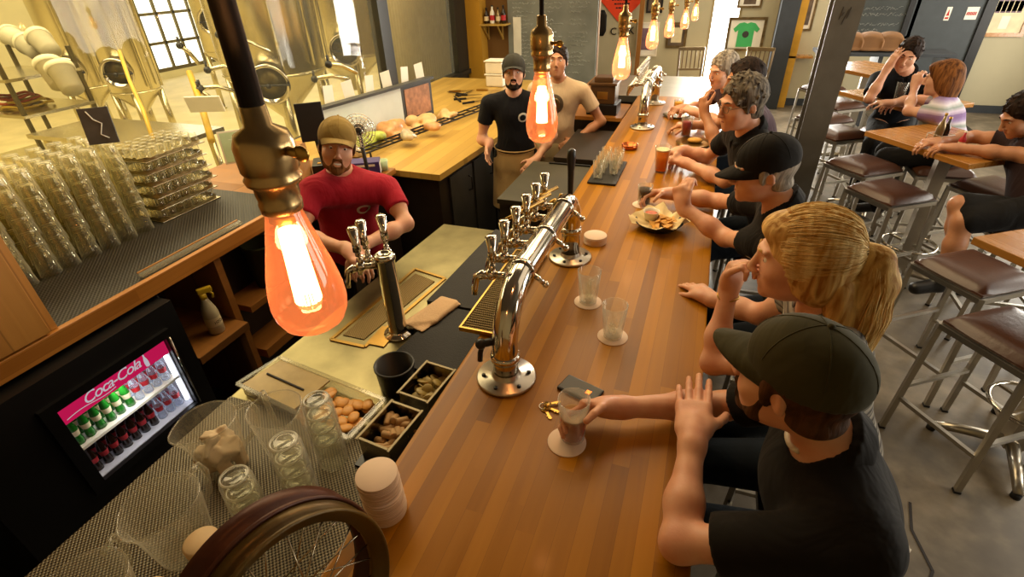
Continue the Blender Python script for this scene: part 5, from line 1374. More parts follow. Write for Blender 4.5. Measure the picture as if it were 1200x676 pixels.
# condiments and glasses on the high tables
def on(px, py): q = P(px, py, 1.05); return q
def cond(px, py, h, r, m_, cap_m, label, z=1.0512):
    q = P(px, py, 1.05); bottle(q.x, q.y, z, h, r, m_, cap_m, 'sauce_bottle', label, lab=None)
q = P(1098, 170, 1.05)
t = thing('bottle_caddy', 'wire caddy holding sauce bottles on the near high table', 'caddy', (q.x, q.y, 1.0512))
M_ = T((q.x, q.y, 1.0512), Matrix.Rotation(R(33), 3, 'Z')); m = MB().box((-.05, -.05, 0), (.05, .05, .003), 0, M_)
for z in (.03, .07): m.tube([M_@V(p) for p in ((-.05, -.05, z), (.05, -.05, z), (.05, .05, z), (-.05, .05, z))], .002, 6, closed=True)
for a in (-1, 1):
    for b in (-1, 1): m.cyl(M_@V((a*.05, b*.05, 0)), M_@V((a*.05, b*.05, .07)), .002, n=6)
m.build('wire_frame', 'stool_steel', t)
mat('bottle_steel', '#9c8760', .3, .7, var=.3)
bottle(q.x-.022, q.y-.02, 1.0545, .2, .022, 'bottle_steel', 'brass', 'sauce_bottle', 'taller metallic bottle in the wire caddy on the near high table')
bottle(q.x+.022, q.y+.018, 1.0545, .17, .021, 'dark_bottle', 'brass', 'sauce_bottle', 'shorter dark bottle in the wire caddy on the near high table')
q = P(1116, 176, 1.05); bottle(q.x+.03, q.y, 1.0512, .12, .018, 'label_red', 'white_plastic', 'sauce_bottle', 'small bottle with a red label beside the wire caddy', lab='label_cream')
def ktumb(px, py, lab, h=.16, liquid=None, fill=.1): q = P(px, py, 1.05); return tumbler('pint_glass', lab, q.x, q.y, 1.0512, h, .031, .044, liquid, fill)
ktumb(1021, 116, 'tall empty glass left on the middle high table'); ktumb(1051, 120, 'tall glass with a dark bottom before the woman in lavender', liquid='dark_beer', fill=.12); ktumb(1034, 108, 'small glass between the tall ones on the middle high table', h=.1)

# ledge with paper bags by the far wall, bench
t = thing('wall_ledge', 'dark shelf ledge under the chalkboard with brown bags on it', 'ledge', (2.0, 9.0, 0))
a, b = P(968, 78, 1.0), P(1060, 86, 1.0)
MB().box((1.35, 8.65, .93), (2.95, 9.2, .97), .004).build('top', 'dark_blue_paint', t)
for x in (1.42, 2.1, 2.85): MB().box((x, 8.7, 0), (x+.05, 9.15, .93)).build('leg', 'cream_wall' if False else 'dark_blue_paint', t)
mat('kraft', '#7d5630', .8, var=.2, scale=5)
for k, (x, lab) in enumerate(((PY(990, 68, 8.9).x, 'leftmost of three rounded brown paper sacks on the far ledge'), (PY(1013, 68, 8.9).x, 'middle of three rounded brown paper sacks on the far ledge'), (PY(1035, 68, 8.9).x, 'rightmost of three rounded brown paper sacks on the far ledge'))):
    s = Solid((x-.3, 8.62, .97), (x+.3, 9.2, 1.42), .015)
    s.rbox((x, 8.9, 1.07), (.155, .2, .10), None, .08, k=.02).ell((x, 8.9, 1.15), (.13, .15, .06), k=.05); s.rbox((x-.02, 8.68, 1.08), (.14, .06, .08), None, .03, k=.02, sub=True)
    s.half((x, 8.9, .972), (0, 0, -1)); tag(origin_to(s.build('paper_sack', 'kraft'), (x, 8.9, .972)), lab, 'sack')
q = PY(1168, 68, 9.0)
# shelf by the pillar
q = PY(926, 66, YB)
t = thing('wall_shelf', 'small wooden wall shelf just left of the steel column', 'shelf', (q.x, YB, q.z))
MB().box((q.x-.12, YB-.2, q.z), (q.x+.3, YB-.002, q.z+.03)).build('board', 'table_wood', t); MB().sq((q.x+.05, YB-.01, q.z-.15), (q.x+.05, YB-.17, q.z), .02).build('bracket', 'table_wood', t)
t, a, b, c, d = wall_pic(938, -10, 950, 36, 'framed_picture', 'dark-framed poster partly hidden by the steel column', 'picture', 'old_brass', 'paper')
MB().box((a+.06, YB-.018, c+.08), (b-.06, YB-.0155, d-.08)).build('print', 'photo_dark', t)

# slatted chairs by the far wall
mat('chair_wood', '#6a5636', .45, var=.2)
def slat_chair(x, y, rz, label):
    t = thing('dining_chair', label, 'chair', (x, y, 0), rz); M_ = T((x, y, 0), Matrix.Rotation(rz, 3, 'Z'))
    MB().box((-.21, -.2, .44), (.21, .2, .47), .008, M_).build('seat', 'chair_wood', t)
    for sx in (-1, 1):
        MB().sq(M_@V((sx*.18, -.17, .44)), M_@V((sx*.2, -.2, 0)), .035).build('leg', 'chair_wood', t)
        MB().tube([M_@V(p) for p in ((sx*.19, .22, 0), (sx*.18, .18, .44), (sx*.19, .24, .92))], .017, 8).build('leg', 'chair_wood', t)
    m = MB().sq(M_@V((-.2, .24, .9)), M_@V((.2, .24, .9)), .04, .05).sq(M_@V((-.19, .2, .6)), M_@V((.19, .2, .6)), .03)
    for k in range(5): m.sq(M_@V((-.13+.065*k, .2, .6)), M_@V((-.13+.065*k, .24, .9)), .012, .02)
    m.build('backrest', 'chair_wood', t); return t
slat_chair(-.30, 9.2, R(10), 'slatted wooden chair left of the bright far window')
slat_chair(.62, 9.25, R(-14), 'slatted wooden chair under the framed green shirt')
t = thing('round_seat', 'dark round side table at the right edge below the window', 'side table', (3.9, 7.2, 0))
MB().lathe([(0, .60), (.3, .60), (.31, .62), (.3, .64), (0, .64)], 32, T((3.95, 7.3, 0))).build('top', 'dark_grey', t)
MB().lathe([(0, 0), (.22, 0), (.2, .02), (.03, .04), (.03, .6), (0, .6)], 28, T((3.95, 7.3, 0))).build('base', 'dark_grey', t)
# floor mat by the door
tag(origin_to(MB().box((2.62, 8.3, .001), (3.5, 9.1, .012), .004).build('door_mat', 'black_rubber'), (3.05, 8.7, 0)), 'dark mat on the floor in front of the dark door', 'mat')

# ================================================================= brewery beyond the window
struct('floor_brewery', MB().box((-13, -3, -.2), (XW-.1, 13, 0)), 'brew_floor')
struct('wall_brewery_far', holed('X', 12.5, .1, -13, XW-.1, 0, 5, [(-11.5, -8.0, 1.0, 4.6)]), 'brew_wall')
struct('wall_brewery_left', holed('Y', -13, .1, -3, 12.5, 0, 5, [(9.4, 12.3, .15, 4.6)]), 'brew_wall')
struct('wall_brewery_near', MB().box((-13, -3.1, 0), (XW-.1, -3, 5)), 'brew_wall')
struct('ceiling_brewery', MB().box((-13, -3, 5), (XW-.1, 12.6, 5.1)), 'brew_wall')
window('window_7', 'Y', 9.4, 12.3, .15, 4.6, -12.98, 'brew_daylight', fm='tank_dark', bars=(5, 6), t=.08, po=-.03)
window('window_8', 'X', -11.5, -8.0, 1.0, 4.6, 12.52, 'brew_daylight', fm='brew_wall', bars=(5, 3), t=.06)
area('brewery_fill', (-7.0, 5.0, 4.9), (0, 0, 0), 6, 820, (1, .86, .55), 9)  # broad unseen area light added to brighten the brewery
area('brewery_fill_2', (-4.6, 4.5, 4.6), (0, R(15), 0), 1.5, 150, (1, .86, .55), 7)  # second added fill, brightens the tanks behind the glass
def tank(x, y, r, zb, zt, label, man=None, legs=4):
    t = thing('brew_tank', label, 'tank', (x, y, 0)); M_ = T((x, y, 0))
    MB().lathe([(0, zb), (.05, zb), (.06, zb+.02), (r*.96, zb+r*.9), (r, zb+r*.95), (r, zt), (r*.95, zt+.12), (r*.5, zt+.3), (0, zt+.34)], 48, M_).build('shell', 'tank_steel', t)
    m = MB()
    for z in (zb+r*.97, zb+r*.97+(zt-zb-r)*.5): m.lathe([(r, z-.012), (r+.012, z-.006), (r+.012, z+.006), (r, z+.012)], 48, M_)
    m.build('weld_band', 'tank_steel', t)
    for k in range(legs):
        a = 2*PI*(k+.5)/legs; d = V((math.cos(a), math.sin(a), 0))*r*.9
        MB().cyl((x+d.x, y+d.y, zb+r*.95), (x+d.x*1.05, y+d.y*1.05, .03), .045).lathe([(0, 0), (.07, 0), (.06, .03), (0, .035)], 16, T((x+d.x*1.05, y+d.y*1.05, 0))).build('leg', 'tank_steel', t)
    if man:
        for (dirx, diry, z, rm) in man:
            d = V((dirx, diry, -.18)).normalized(); c = V((x, y, z))+V((dirx, diry, 0)).normalized()*(r-.02); Mm = T(c, frame(d, (0, 0, 1))@Matrix.Rotation(-PI/2, 3, 'X'))
            o = MB().lathe([(rm, 0), (rm, .09), (rm+.025, .09), (rm+.025, .12), (rm*.96, .12), (rm*.9, .06), (0, .05)], 36, Mm).build('manway', 'chrome', t)
            MB().lathe([(0, .055), (rm*.85, .06), (rm*.85, .07), (0, .09)], 30, Mm).build('manway_plate', 'tank_dark', o)
            MB().cyl(Mm@V((rm+.03, 0, .1)), Mm@V((-rm-.03, 0, .15)), .012).ball(Mm@V((0, 0, .15)), .03).build('manway_clamp', 'black_metal', o)
    for k in range(3):
        a = R(-40+35*k); d = V((math.cos(a), math.sin(a), 0))*(r+.04)
        MB().tube([(x+d.x, y+d.y, zb+r*1.1), (x+d.x, y+d.y, zt)], .018, 8).build('side_pipe', 'tank_steel', t)
    return t
def WY(px, zc, z=0): q = W(px, 60, zc); return q
for px, py, zc, r, lab, mz in ((88, 60, 7.2, .31, 'leftmost tall steel brewing tank beyond the window', .05), (142, 60, 6.8, .30, 'steel brewing tank left of the bright brewery window panes', .05),
                      (318, 60, 6.2, .60, 'steel brewing tank with a big round manway behind the bartender in red', 0), (402, 30, 7.6, .55, 'tall steel brewing tank next to the black window post', 0)):
    q = W(px, py, zc)
    tank(q.x, q.y, r, .55, 3.4, lab, [(.55, -.83, q.z-.25+mz, min(.2, r*.55))])
q = W(268, 60, 9.4); tank(q.x, q.y, .4, .6, 3.6, 'far steel brewing tank standing before the bright window panes', [(.5, -.8, 1.5, .2)])
# corrugated screen by the right pane
m = MB()
n = 90; y0_, y1_ = 6.75, 9.8
def corr(u, v): y = y0_+(y1_-y0_)*u; return (-4.25+.02*math.sin(u*n*PI*.9), y, .001+4*v)
MB_ = MB().grid(corr, 360, 1); o = MB_.build('corrugated_screen', 'corrugated'); sol = o.modifiers.new('s', 'SOLIDIFY'); sol.thickness = .004
tag(o, 'pale corrugated metal screen beyond the window between the two black posts', 'screen')
# white buckets and hose shelf at left
mat('bucket_white', '#d9cfa6', .5, var=.06)
def bucket(c, r, h, lab, tilt):
    M_ = T(c, Matrix.Rotation(R(tilt), 3, 'Y')@Matrix.Rotation(R(-15), 3, 'X')); t = thing('bucket', lab, 'bucket', tuple(c), 0, None)
    MB().lathe([(0, 0), (r*.82, 0), (r, h), (r*1.07, h), (r*1.07, h-.04), (r*1.01, h-.05)], 28, M_).lathe([(r*.99, h), (r*.8, .01), (0, .01)], 28, M_).build('wall', 'bucket_white', t)
    return t
for k, (px, py, zc, ti, lab) in enumerate(((45, 62, 5.6, -70, 'white bucket lying at left on the brewery rack'), (60, 60, 5.5, -60, 'white bucket nested on its side in the middle of the brewery rack'), (24, 48, 5.8, -80, 'white bucket at the back of the brewery rack'), (72, 100, 5.1, -40, 'white bucket hanging low below the brewery rack, left one'), (86, 106, 5.0, -40, 'white bucket hanging low below the brewery rack, right one'))):
    bucket(W(px, py, zc), .115, .27, lab, ti)
q = W(25, 105, 5.6)
t = thing('hose_rack', 'metal shelf rack with yellow and orange hoses at the far left', 'rack', (q.x, q.y, 0))
m = MB()
for dx in (-.5, .5):
    for dy in (-.35, .35): m.sq((q.x+dx, q.y+dy, 0), (q.x+dx, q.y+dy, 1.55), .035)
m.build('post', 'tank_dark', t)
for z in (.45, .95, 1.3): MB().box((q.x-.52, q.y-.37, z), (q.x+.52, q.y+.37, z+.03)).build('rack_shelf', 'tank_steel', t)
mat('hose_yellow', '#c9a21a', .5); mat('hose_orange', '#c0521a', .5)
for k in range(7):
    r_ = .12+.02*k; cz = .985+.034*(k % 4); 
    o = MB().tube([(q.x-.12+.1*(k % 3)+r_*math.cos(a*PI/10), q.y-.05+r_*math.sin(a*PI/10), cz+.012*math.sin(a*1.3)) for a in range(20)], .014, 8, closed=True).build('coiled_hose', 'hose_yellow' if k % 3 else 'hose_orange')
    tag(origin_to(o, (q.x, q.y, cz)), 'coiled yellow or orange hose on the brewery rack', 'hose', 'coiled hoses on the rack')
# long orange hose running down from the tanks and a bench
o = MB().tube([W(140, 60, 5.2), W(152, 95, 4.9), W(168, 130, 4.7), W(180, 165, 4.5)], .018, 10).build('draped_hose', 'hose_yellow'); tag(o, 'yellow hose hanging down between the two left tanks', 'hose')
o = MB().tube([W(222, 85, 5.2), W(235, 120, 4.9), W(248, 165, 4.6)], .03, 10).build('standing_pipe', 'hose_yellow'); tag(o, 'orange-yellow pipe running down beside the white label board', 'pipe')
q = W(240, 122, 4.6); M_ = T(q, frame((-.3, .9, .2), (0, 0, 1)))
o = MB().box((-.16, -.01, -.07), (.16, .01, .07), .003, M_).build('label_board', 'paper'); tag(origin_to(o, q), 'blank white label board in front of the brewery tanks', 'sign')
q = W(150, 118, 5.0)
t = thing('work_platform', 'pale metal platform on legs beneath the brewery tanks', 'platform', (q.x, q.y, 0))
MB().box((q.x-.9, q.y-.5, .84), (q.x+.9, q.y+.2, .88)).build('deck', 'tank_steel', t)
for dx in (-.8, .8):
    for dy in (-.4, .1): MB().cyl((q.x+dx, q.y+dy, 0), (q.x+dx, q.y+dy, .84), .035).build('leg', 'tank_steel', t)
# pipe runs and valves among the tanks
rr = random.Random(21)
for k in range(7):
    px = 210+rr.uniform(0, 200); py = 20+rr.uniform(0, 90); zc = 5.0+rr.uniform(-.2, .4); a = W(px, py, zc); b = W(px+rr.uniform(20, 60), py+rr.uniform(-10, 30), zc+.2)
    t = thing('pipe_run', 'short steel pipe run with a dark valve among the brewery tanks', 'pipe', tuple(a), 0, 'pipe runs in the brewery')
    MB().tube([a, a*.5+b*.5+V((0, 0, .03)), b], .022, 10).build('pipe', 'tank_steel', t); MB().ball(a, .035).cyl(a, a+V((0, 0, .08)), .012).build('valve', 'black_metal', t)
# ================================================================= people
def skin_mat(name, c, c2):
    m, nt, out = _nt(name); b = bsdf(nt, out, c, .48); b.inputs['Subsurface Weight'].default_value = .12
    b.inputs['Subsurface Radius'].default_value = (.012, .005, .003); b.inputs['Subsurface Scale'].default_value = .5
    tc = N(nt, 'TexCoord'); n1 = N(nt, 'TexNoise', i_Scale=14.0, i_Detail=4.0); L(nt, tc.outputs['Object'], n1.inputs[0])
    L(nt, ramp(nt, n1.outputs[0], [(.35, c), (.68, c2)]), b.inputs['Base Color'])
    n2 = N(nt, 'TexNoise', i_Scale=160.0, i_Detail=2.0); L(nt, tc.outputs['Object'], n2.inputs[0]); bump(nt, b, n2.outputs[0], .12, .002); MATS[name] = m
skin_mat('skin_a', '#d6a07a', '#c68a64'); skin_mat('skin_b', '#dba684', '#cc8d6c'); skin_mat('skin_c', '#dfae8e', '#d29474'); skin_mat('skin_d', '#c48c66', '#b47a56')
def cloth(name, c, var=.15, rough=.85, sc=7):
    m, nt, out = _nt(name); b = bsdf(nt, out, c, rough, spec=.2); b.inputs['Sheen Weight'].default_value = .04
    tc = N(nt, 'TexCoord'); mp = N(nt, 'Mapping'); mp.inputs['Scale'].default_value = (1, 1, .45); L(nt, tc.outputs['Object'], mp.inputs[0])
    n1 = N(nt, 'TexNoise', i_Scale=float(sc), i_Detail=3.0, i_Distortion=1.2); L(nt, mp.outputs[0], n1.inputs[0]); cc = col(c)
    L(nt, ramp(nt, n1.outputs[0], [(.3, [x*(1-var) for x in cc[:3]]), (.7, [min(1, x*(1+var)) for x in cc[:3]])]), b.inputs['Base Color'])
    bump(nt, b, n1.outputs[0], .55, .03); MATS[name] = m
cloth('polo_black', '#120e0a'); cloth('polo_black_b', '#0b0908'); cloth('navy', '#0d1016'); cloth('red_tee', '#a51a2c', .08); cloth('black_tee', '#121114'); cloth('cream_tee', '#cdb494', .06)
cloth('jeans', '#1d2733'); cloth('dark_pants', '#12100f'); cloth('apron', '#ac8e5c', .08); cloth('apron_pale', '#b7a27a', .06); cloth('purple_tee', '#4a3942'); cloth('brown_tee', '#2a1a1a')
cloth('cap_olive', '#39361f', .12); cloth('cap_black', '#15120f'); cloth('cap_tan', '#8a7038', .15); cloth('cap_grey', '#34322b')
def stripes(name, cols, period, axis='Z'):
    m, nt, out = _nt(name); b = bsdf(nt, out, cols[0], .85, spec=.2)
    tc = N(nt, 'TexCoord'); sp = N(nt, 'SeparateXYZ'); L(nt, tc.outputs['Object'], sp.inputs[0])
    n1 = N(nt, 'TexNoise', i_Scale=9.0); L(nt, tc.outputs['Object'], n1.inputs[0])
    f = mth(nt, 'FRACT', mth(nt, 'DIVIDE', mth(nt, 'ADD', sp.outputs[axis], mth(nt, 'MULTIPLY', n1.outputs[0], .02)), period))
    L(nt, ramp(nt, f, [(i/len(cols), c) for i, c in enumerate(cols)]), b.inputs['Base Color']); bump(nt, b, n1.outputs[0], .5, .03); MATS[name] = m
stripes('stripe_grey', ['#34302e', '#8f887c', '#3c3735', '#9c9587'], .045)
stripes('stripe_lavender', ['#a48fb0', '#cdbfd0', '#8f9a92', '#d8d0d4', '#a08ab5', '#8a6f9c'], .13)
def hair_mat(name, c, c2, sc=60.):
    m, nt, out = _nt(name); b = bsdf(nt, out, c, .65, spec=.12)
    tc = N(nt, 'TexCoord'); mp = N(nt, 'Mapping'); mp.inputs['Scale'].default_value = (1, 1, .12); L(nt, tc.outputs['Object'], mp.inputs[0])
    n1 = N(nt, 'TexNoise', i_Scale=sc, i_Detail=4.0, i_Distortion=.4); L(nt, mp.outputs[0], n1.inputs[0])
    L(nt, ramp(nt, n1.outputs[0], [(.35, c), (.65, c2)]), b.inputs['Base Color']); bump(nt, b, n1.outputs[0], .8, .006); MATS[name] = m
hair_mat('hair_blond', '#9a6a2c', '#e3bf7a'); hair_mat('hair_blond_light', '#c99a52', '#f2dca2'); hair_mat('beard_ginger', '#5e3a1c', '#85592e'); hair_mat('hair_brown', '#2e1d10', '#553720'); hair_mat('hair_auburn', '#4a2a14', '#8e5c30'); hair_mat('hair_dark', '#120c08', '#33231a'); hair_mat('hair_grey', '#6a6258', '#b5ab9c'); hair_mat('hair_saltpepper', '#2e2620', '#857a6a')
mat('eye_white', '#e8e0d4', .25, var=.02); mat('iris', '#2a1c12', .2); mat('lip', '#9c4a3c', .45, var=.05); mat('teeth', '#efe6d4', .35, var=.02); mat('logo_white', '#cfc6b4', .7)

def lerp(a, b, t): return V(a)*(1-t)+V(b)*t
def hand(s, w, d, n, thumb, curls=(30, 34, 38, 42), spread=5, sc=1.0, thumb_out=50, thumb_curl=20, pitch=0, hs_k=.008):
    """palm and five fingers; w wrist, d pointing direction, n back-of-hand normal, thumb = +1/-1 side"""
    w, d, n = V(w), V(d).normalized(), V(n); n = (n-d*n.dot(d)).normalized(); sd = d.cross(n).normalized()
    A = Matrix((d, sd, n)).transposed()
    pc = w+d*.05*sc
    s.rbox(pc, (.046*sc, .038*sc, .0145*sc), A, .0135*sc, k=.018)
    s.cap(w-d*.02*sc, w+d*.03*sc, .027*sc, .026*sc, k=.025)
    s.ell(w+d*.035*sc+sd*thumb*.022*sc-n*.006*sc, (.03*sc, .017*sc, .016*sc), A, k=.014)
    Ls = ((.044, .026, .021), (.048, .030, .023), (.045, .028, .022), (.035, .021, .019)); Rs = (.0092, .0095, .0090, .0080)
    for i in range(4):
        off = (1.5-i)*.0205*sc*thumb
        base = w+d*(.09-.004*abs(i-1))*sc+sd*off; a = 0; ang_ = R(spread)*(1.5-i)*thumb
        dd = (d*math.cos(ang_)+sd*math.sin(ang_)).normalized(); p = base-dd*.014*sc; c = curls[i]
        for j in range(3):
            a += R(c)*(1.0 if j else .8); v = dd*math.cos(a)-n*math.sin(a); q = p+v*(Ls[i][j]+(.014 if j == 0 else 0))*sc
            r = Rs[i]*sc*(1-.08*j); s.cap(p, q, r, r*.93, k=hs_k if j == 0 else .004); p = q
    a = R(thumb_out); v = (d*math.cos(a)+sd*thumb*math.sin(a)-n*.35).normalized(); p = w+d*.025*sc+sd*thumb*.024*sc
    q = p+v*.042*sc; s.cap(p, q, .0135*sc, .0115*sc, k=.014)
    for j, l in enumerate((.032, .027)):
        v = (v-n*math.sin(R(thumb_curl))*.8+d*.25-sd*thumb*math.sin(R(thumb_curl))*.6).normalized(); p, q = q, q+v*l*sc; s.cap(p, q, (.0112-.001*j)*sc, (.0102-.001*j)*sc, k=.004)

def person(name, label, J, skin='skin_a', h=.006, zs=1.0, hc=.016, shirt='black_tee', sleeve=.62, pants='dark_pants', hair='hair_dark', hairstyle='short',
           cap=None, beard=None, collar=False, hands=(None, None), bw=1.0, belly=0.0, hs=1.0, group=None, logo=None, shoes='black_plastic', shorts=False, smile=False, glasses=False, eyes=True, fem=False, cap_tilt=0, hem=.0, apron=None, brows='hair_dark', apr_len=.42):
    f = V(J['f']).normalized(); HM = frame(f, J.get('u', (0, 0, 1))); hc_ = V(J['head']); S = hs
    def hp(x, y, z): return hc_+HM@V((x*S, y*S, z*S))
    neck = V(J['neck']); pel = V(J['pel']); sR, sL = V(J['sR']), V(J['sL'])
    up = (neck-pel).normalized(); side = (sR-sL); side = (side-up*side.dot(up)).normalized(); front = up.cross(side).normalized()
    BM = Matrix((side, front, up)).transposed()
    pts = [V(J[k]) for k in J if k not in ('f', 'u')]; lo = [min(p[i] for p in pts)-.24 for i in range(3)]; hi = [max(p[i] for p in pts)+.24 for i in range(3)]
    lo[2] = max(lo[2], (LOW if J['pel'][0] < -.6 else 0)+.0)
    root = thing(name, label, 'person', (pel.x, pel.y, lo[2]), 0, group)
    s = Solid(lo, hi, h, zs, hc)
    TL = (neck-pel).length
    def torso(s, g=0.0, hemz=None, fine=True):
        s.ell(lerp(pel, neck, .76)+front*.035, (.125*bw+g, .078*bw+g, .20*TL+g), BM, k=.05)
        s.ell(lerp(pel, neck, .70)+front*.0, (.150*bw+g, .100*bw+g, .30*TL+g), BM, k=.05)
        s.ell(lerp(pel, neck, .36)+front*(.01+belly*.5), ((.132 if not fem else .115)*bw+g, (.105+belly)*bw+g, .30*TL+g), BM, k=.06)
        s.ell(pel+up*.03, (.158*bw+g, .115*bw+g, .13+g), BM, k=.06)
        s.cap(sL*.86+sR*.14, sR*.86+sL*.14, .056*bw+g, k=.05)
        s.cap(neck+up*.005, lerp(neck, sR, .72), .048+g, .05+g, k=.04); s.cap(neck+up*.005, lerp(neck, sL, .72), .048+g, .05+g, k=.04)
        if fem:
            for q in (-1, 1): s.ell(lerp(pel, neck, .66)+front*.085+side*.065*q, (.058+g, .05+g, .056+g), BM, k=.03)
    torso(s)
    ar = .80 if fem else .90
    for S_, E_, W_ in (('sR', 'eR', 'wR'), ('sL', 'eL', 'wL')):
        a, b, c = V(J[S_]), V(J[E_]), V(J[W_])
        s.cap(a, lerp(a, b, .5), .052*ar, .046*ar, k=.03); s.cap(lerp(a, b, .5), b, .046*ar, .037*ar, k=.03)
        s.cap(b, lerp(b, c, .35), .038*ar, .041*ar, k=.03); s.cap(lerp(b, c, .35), c, .041*ar, .0265*ar, k=.03)
    for K, A_, q in (('kR', 'aR', 1), ('kL', 'aL', -1)):
        if K not in J: continue
        k_, a_ = V(J[K]), V(J[A_]); hp_ = pel+side*.085*q
        s.cap(hp_, k_, .082, .055, k=.05); s.cap(k_, lerp(k_, a_, .35), .053, .055, k=.03); s.cap(lerp(k_, a_, .35), a_, .055, .038, k=.03)
        fd = V(J.get('toe'+K[1], a_+front*.13)); s.cap(a_, fd, .036, .03, k=.03)
    # head
    s.cap(hp(0, -.025, -.05), neck+up*.01, .054*S*ar, .060*ar, k=.035)
    s.ell(hp(0, -.018, .032), (.077*S, .097*S, .090*S), HM, k=.02)
    s.ell(hp(0, .028, -.025), (.064*S, .068*S, .088*S), HM, k=.03)
    s.ell(hp(0, .040, -.075), (.047*S, .050*S, .036*S), HM, k=.03)
    s.ell(hp(0, .082, -.098), (.020*S, .016*S, .016*S), HM, k=.02)
    for q in (-1, 1):
        s.ell(hp(.040*q, .062, -.028), (.024*S, .022*S, .024*S), HM, k=.025)
        s.ell(hp(.031*q, .104, .008), (.016*S, .016*S, .011*S), HM, k=.014, sub=True)
        s.ell(hp(.076*q, -.008, -.012), (.009*S, .015*S, .026*S), HM@Matrix.Rotation(R(-14), 3, 'X')@Matrix.Rotation(R(20*q), 3, 'Z'), k=.008)
        s.ell(hp(.086*q, -.002, -.008), (.007*S, .007*S, .014*S), HM, k=.004, sub=True)
        s.cap(hp(.008*q, .094, .026), hp(.044*q, .082, .029), .0085*S, .007*S, k=.012)
        s.ell(hp(.012*q, .108, -.036), (.0075*S, .009*S, .0065*S), HM, k=.008)
    s.cap(hp(0, .095, .014), hp(0, .117, -.030), .0075*S, .0105*S, k=.010)
    s.cap(hp(-.017, .092, -.058), hp(.017, .092, -.058), .0065*S, k=.010); s.cap(hp(-.014, .091, -.071), hp(.014, .091, -.071), .0075*S, k=.010)
    s.cap(hp(-.02, .101, -.0645), hp(.02, .101, -.0645), .0022*S, k=.003, sub=True)
    for hd, W_, tsg in ((hands[0], 'wR', -1), (hands[1], 'wL', 1)):
        if hd: hand(s, J[W_], hd['d'], hd['n'], hd.get('t', tsg), hd.get('c', (30, 34, 38, 42)), hd.get('sp', 5), hd.get('sc', 1.0 if not fem else .9), hd.get('to', 50), hd.get('tc', 20))
    s.build('body', skin, root)
    # clothes
    g = .010
    c = Solid([lo[0], lo[1], max(lo[2], pel.z-.28)], hi, max(h, .007), None); torso(c, g)
    for S_, E_ in (('sR', 'eR'), ('sL', 'eL')):
        a, b = V(J[S_]), V(J[E_]); e = lerp(a, b, sleeve); d = (b-a).normalized()
        c.cap(a-d*.01, lerp(a, b, sleeve+.25), (.052*ar+g+.004), (.052*ar+g+.003), k=.03, clip=[(e, d)])
    hz = pel-up*(.10+hem); c.half(hz, -up)
    c.ell(hp(0, -.03, -.05), (.2, .2, .075), HM, k=.0, sub=True) if False else None
    nk = (hp(0, -.025, -.05)-neck).normalized(); c.cap(neck+nk*.034+front*.014, neck+nk*.22+front*.03, .060, .080, k=.004, sub=True)
    so = c.build('shirt', shirt, root, smooth=2)
    if collar:
        c = Solid(neck-V((.16, .16, .12)), neck+V((.16, .16, .14)), .005)
        fk = (front-nk*front.dot(nk)).normalized()
        c.cap(neck-nk*.04+fk*.006, neck+nk*.075+fk*.006, .104, .080, k=.01); c.cap(neck-nk*.06+fk*.012, neck+nk*.16+fk*.014, .066, .069, k=.003, sub=True)
        c.half(neck+nk*.036, nk+fk*.42); c.half(neck-nk*.012, -nk-fk*.35); c.rbox(neck+fk*.09, (.014, .05, .08), Matrix((nk.cross(fk), fk, nk)).transposed(), .004, k=.004, sub=True)
        c.build('collar', shirt, so)
    if logo:
        lp = lerp(pel, neck, .74)+front*.12-side*(-.01 if logo == 'print' else .07); r = dict(round=.036, dot=.013, print=.075)[logo]
        for gg, r1, r2, nm, mm in ((.0035, r, None, 'logo', 'photo_dark' if logo == 'print' else 'logo_white'), (.0055, r*.66, None, 'logo_print', shirt if logo == 'round' else 'old_brass')):
            if logo == 'dot' and nm == 'logo_print': continue
            c = Solid(lp-V((.1, .1, .1)), lp+V((.1, .1, .1)), .004); torso(c, g+gg)
            for S_, E_ in (('sR', 'eR'), ('sL', 'eL')): c.cap(V(J[S_]), lerp(J[S_], J[E_], .5), .052*ar+g+gg, k=.03)
            c.keep_cyl(lp-front*.08, front, r1, r2)
            try: c.build(nm, mm, so)
            except Exception as ex: print('logo', ex)
    if 'kR' in J:
        c = Solid([lo[0], lo[1], lo[2]], [hi[0], hi[1], pel.z+.12], .012 if h < .008 else .014)
        c.ell(pel+up*.02, (.158*bw+.006, .115*bw+.006, .13+.004), BM, k=.05)
        for K, A_, q in (('kR', 'aR', 1), ('kL', 'aL', -1)):
            k_, a_ = V(J[K]), V(J[A_]); hp_ = pel+side*.085*q
            if shorts: c.cap(hp_, lerp(hp_, k_, .92), .098, .078, k=.04)
            else: c.cap(hp_, k_, .094, .068, k=.04); c.cap(k_, a_, .068, .056, k=.03)
        c.build('shorts' if shorts else 'trousers', pants, root)
        for K, A_ in (('R', 'aR'), ('L', 'aL')):
            a_ = V(J[A_]); fd = V(J.get('toe'+K, a_+front*.13)); c = Solid(lerp(a_, fd, .5)-V((.2, .2, .12)), lerp(a_, fd, .5)+V((.2, .2, .14)), .008)
            c.cap(a_-(fd-a_)*.22, fd, .046, .040, k=.02); c.cap(a_, a_+V((0, 0, .03)), .048, k=.02)
            c.half((0, 0, min(a_.z, fd.z)-.034), (0, 0, -1)); c.build('shoe', shoes, root)
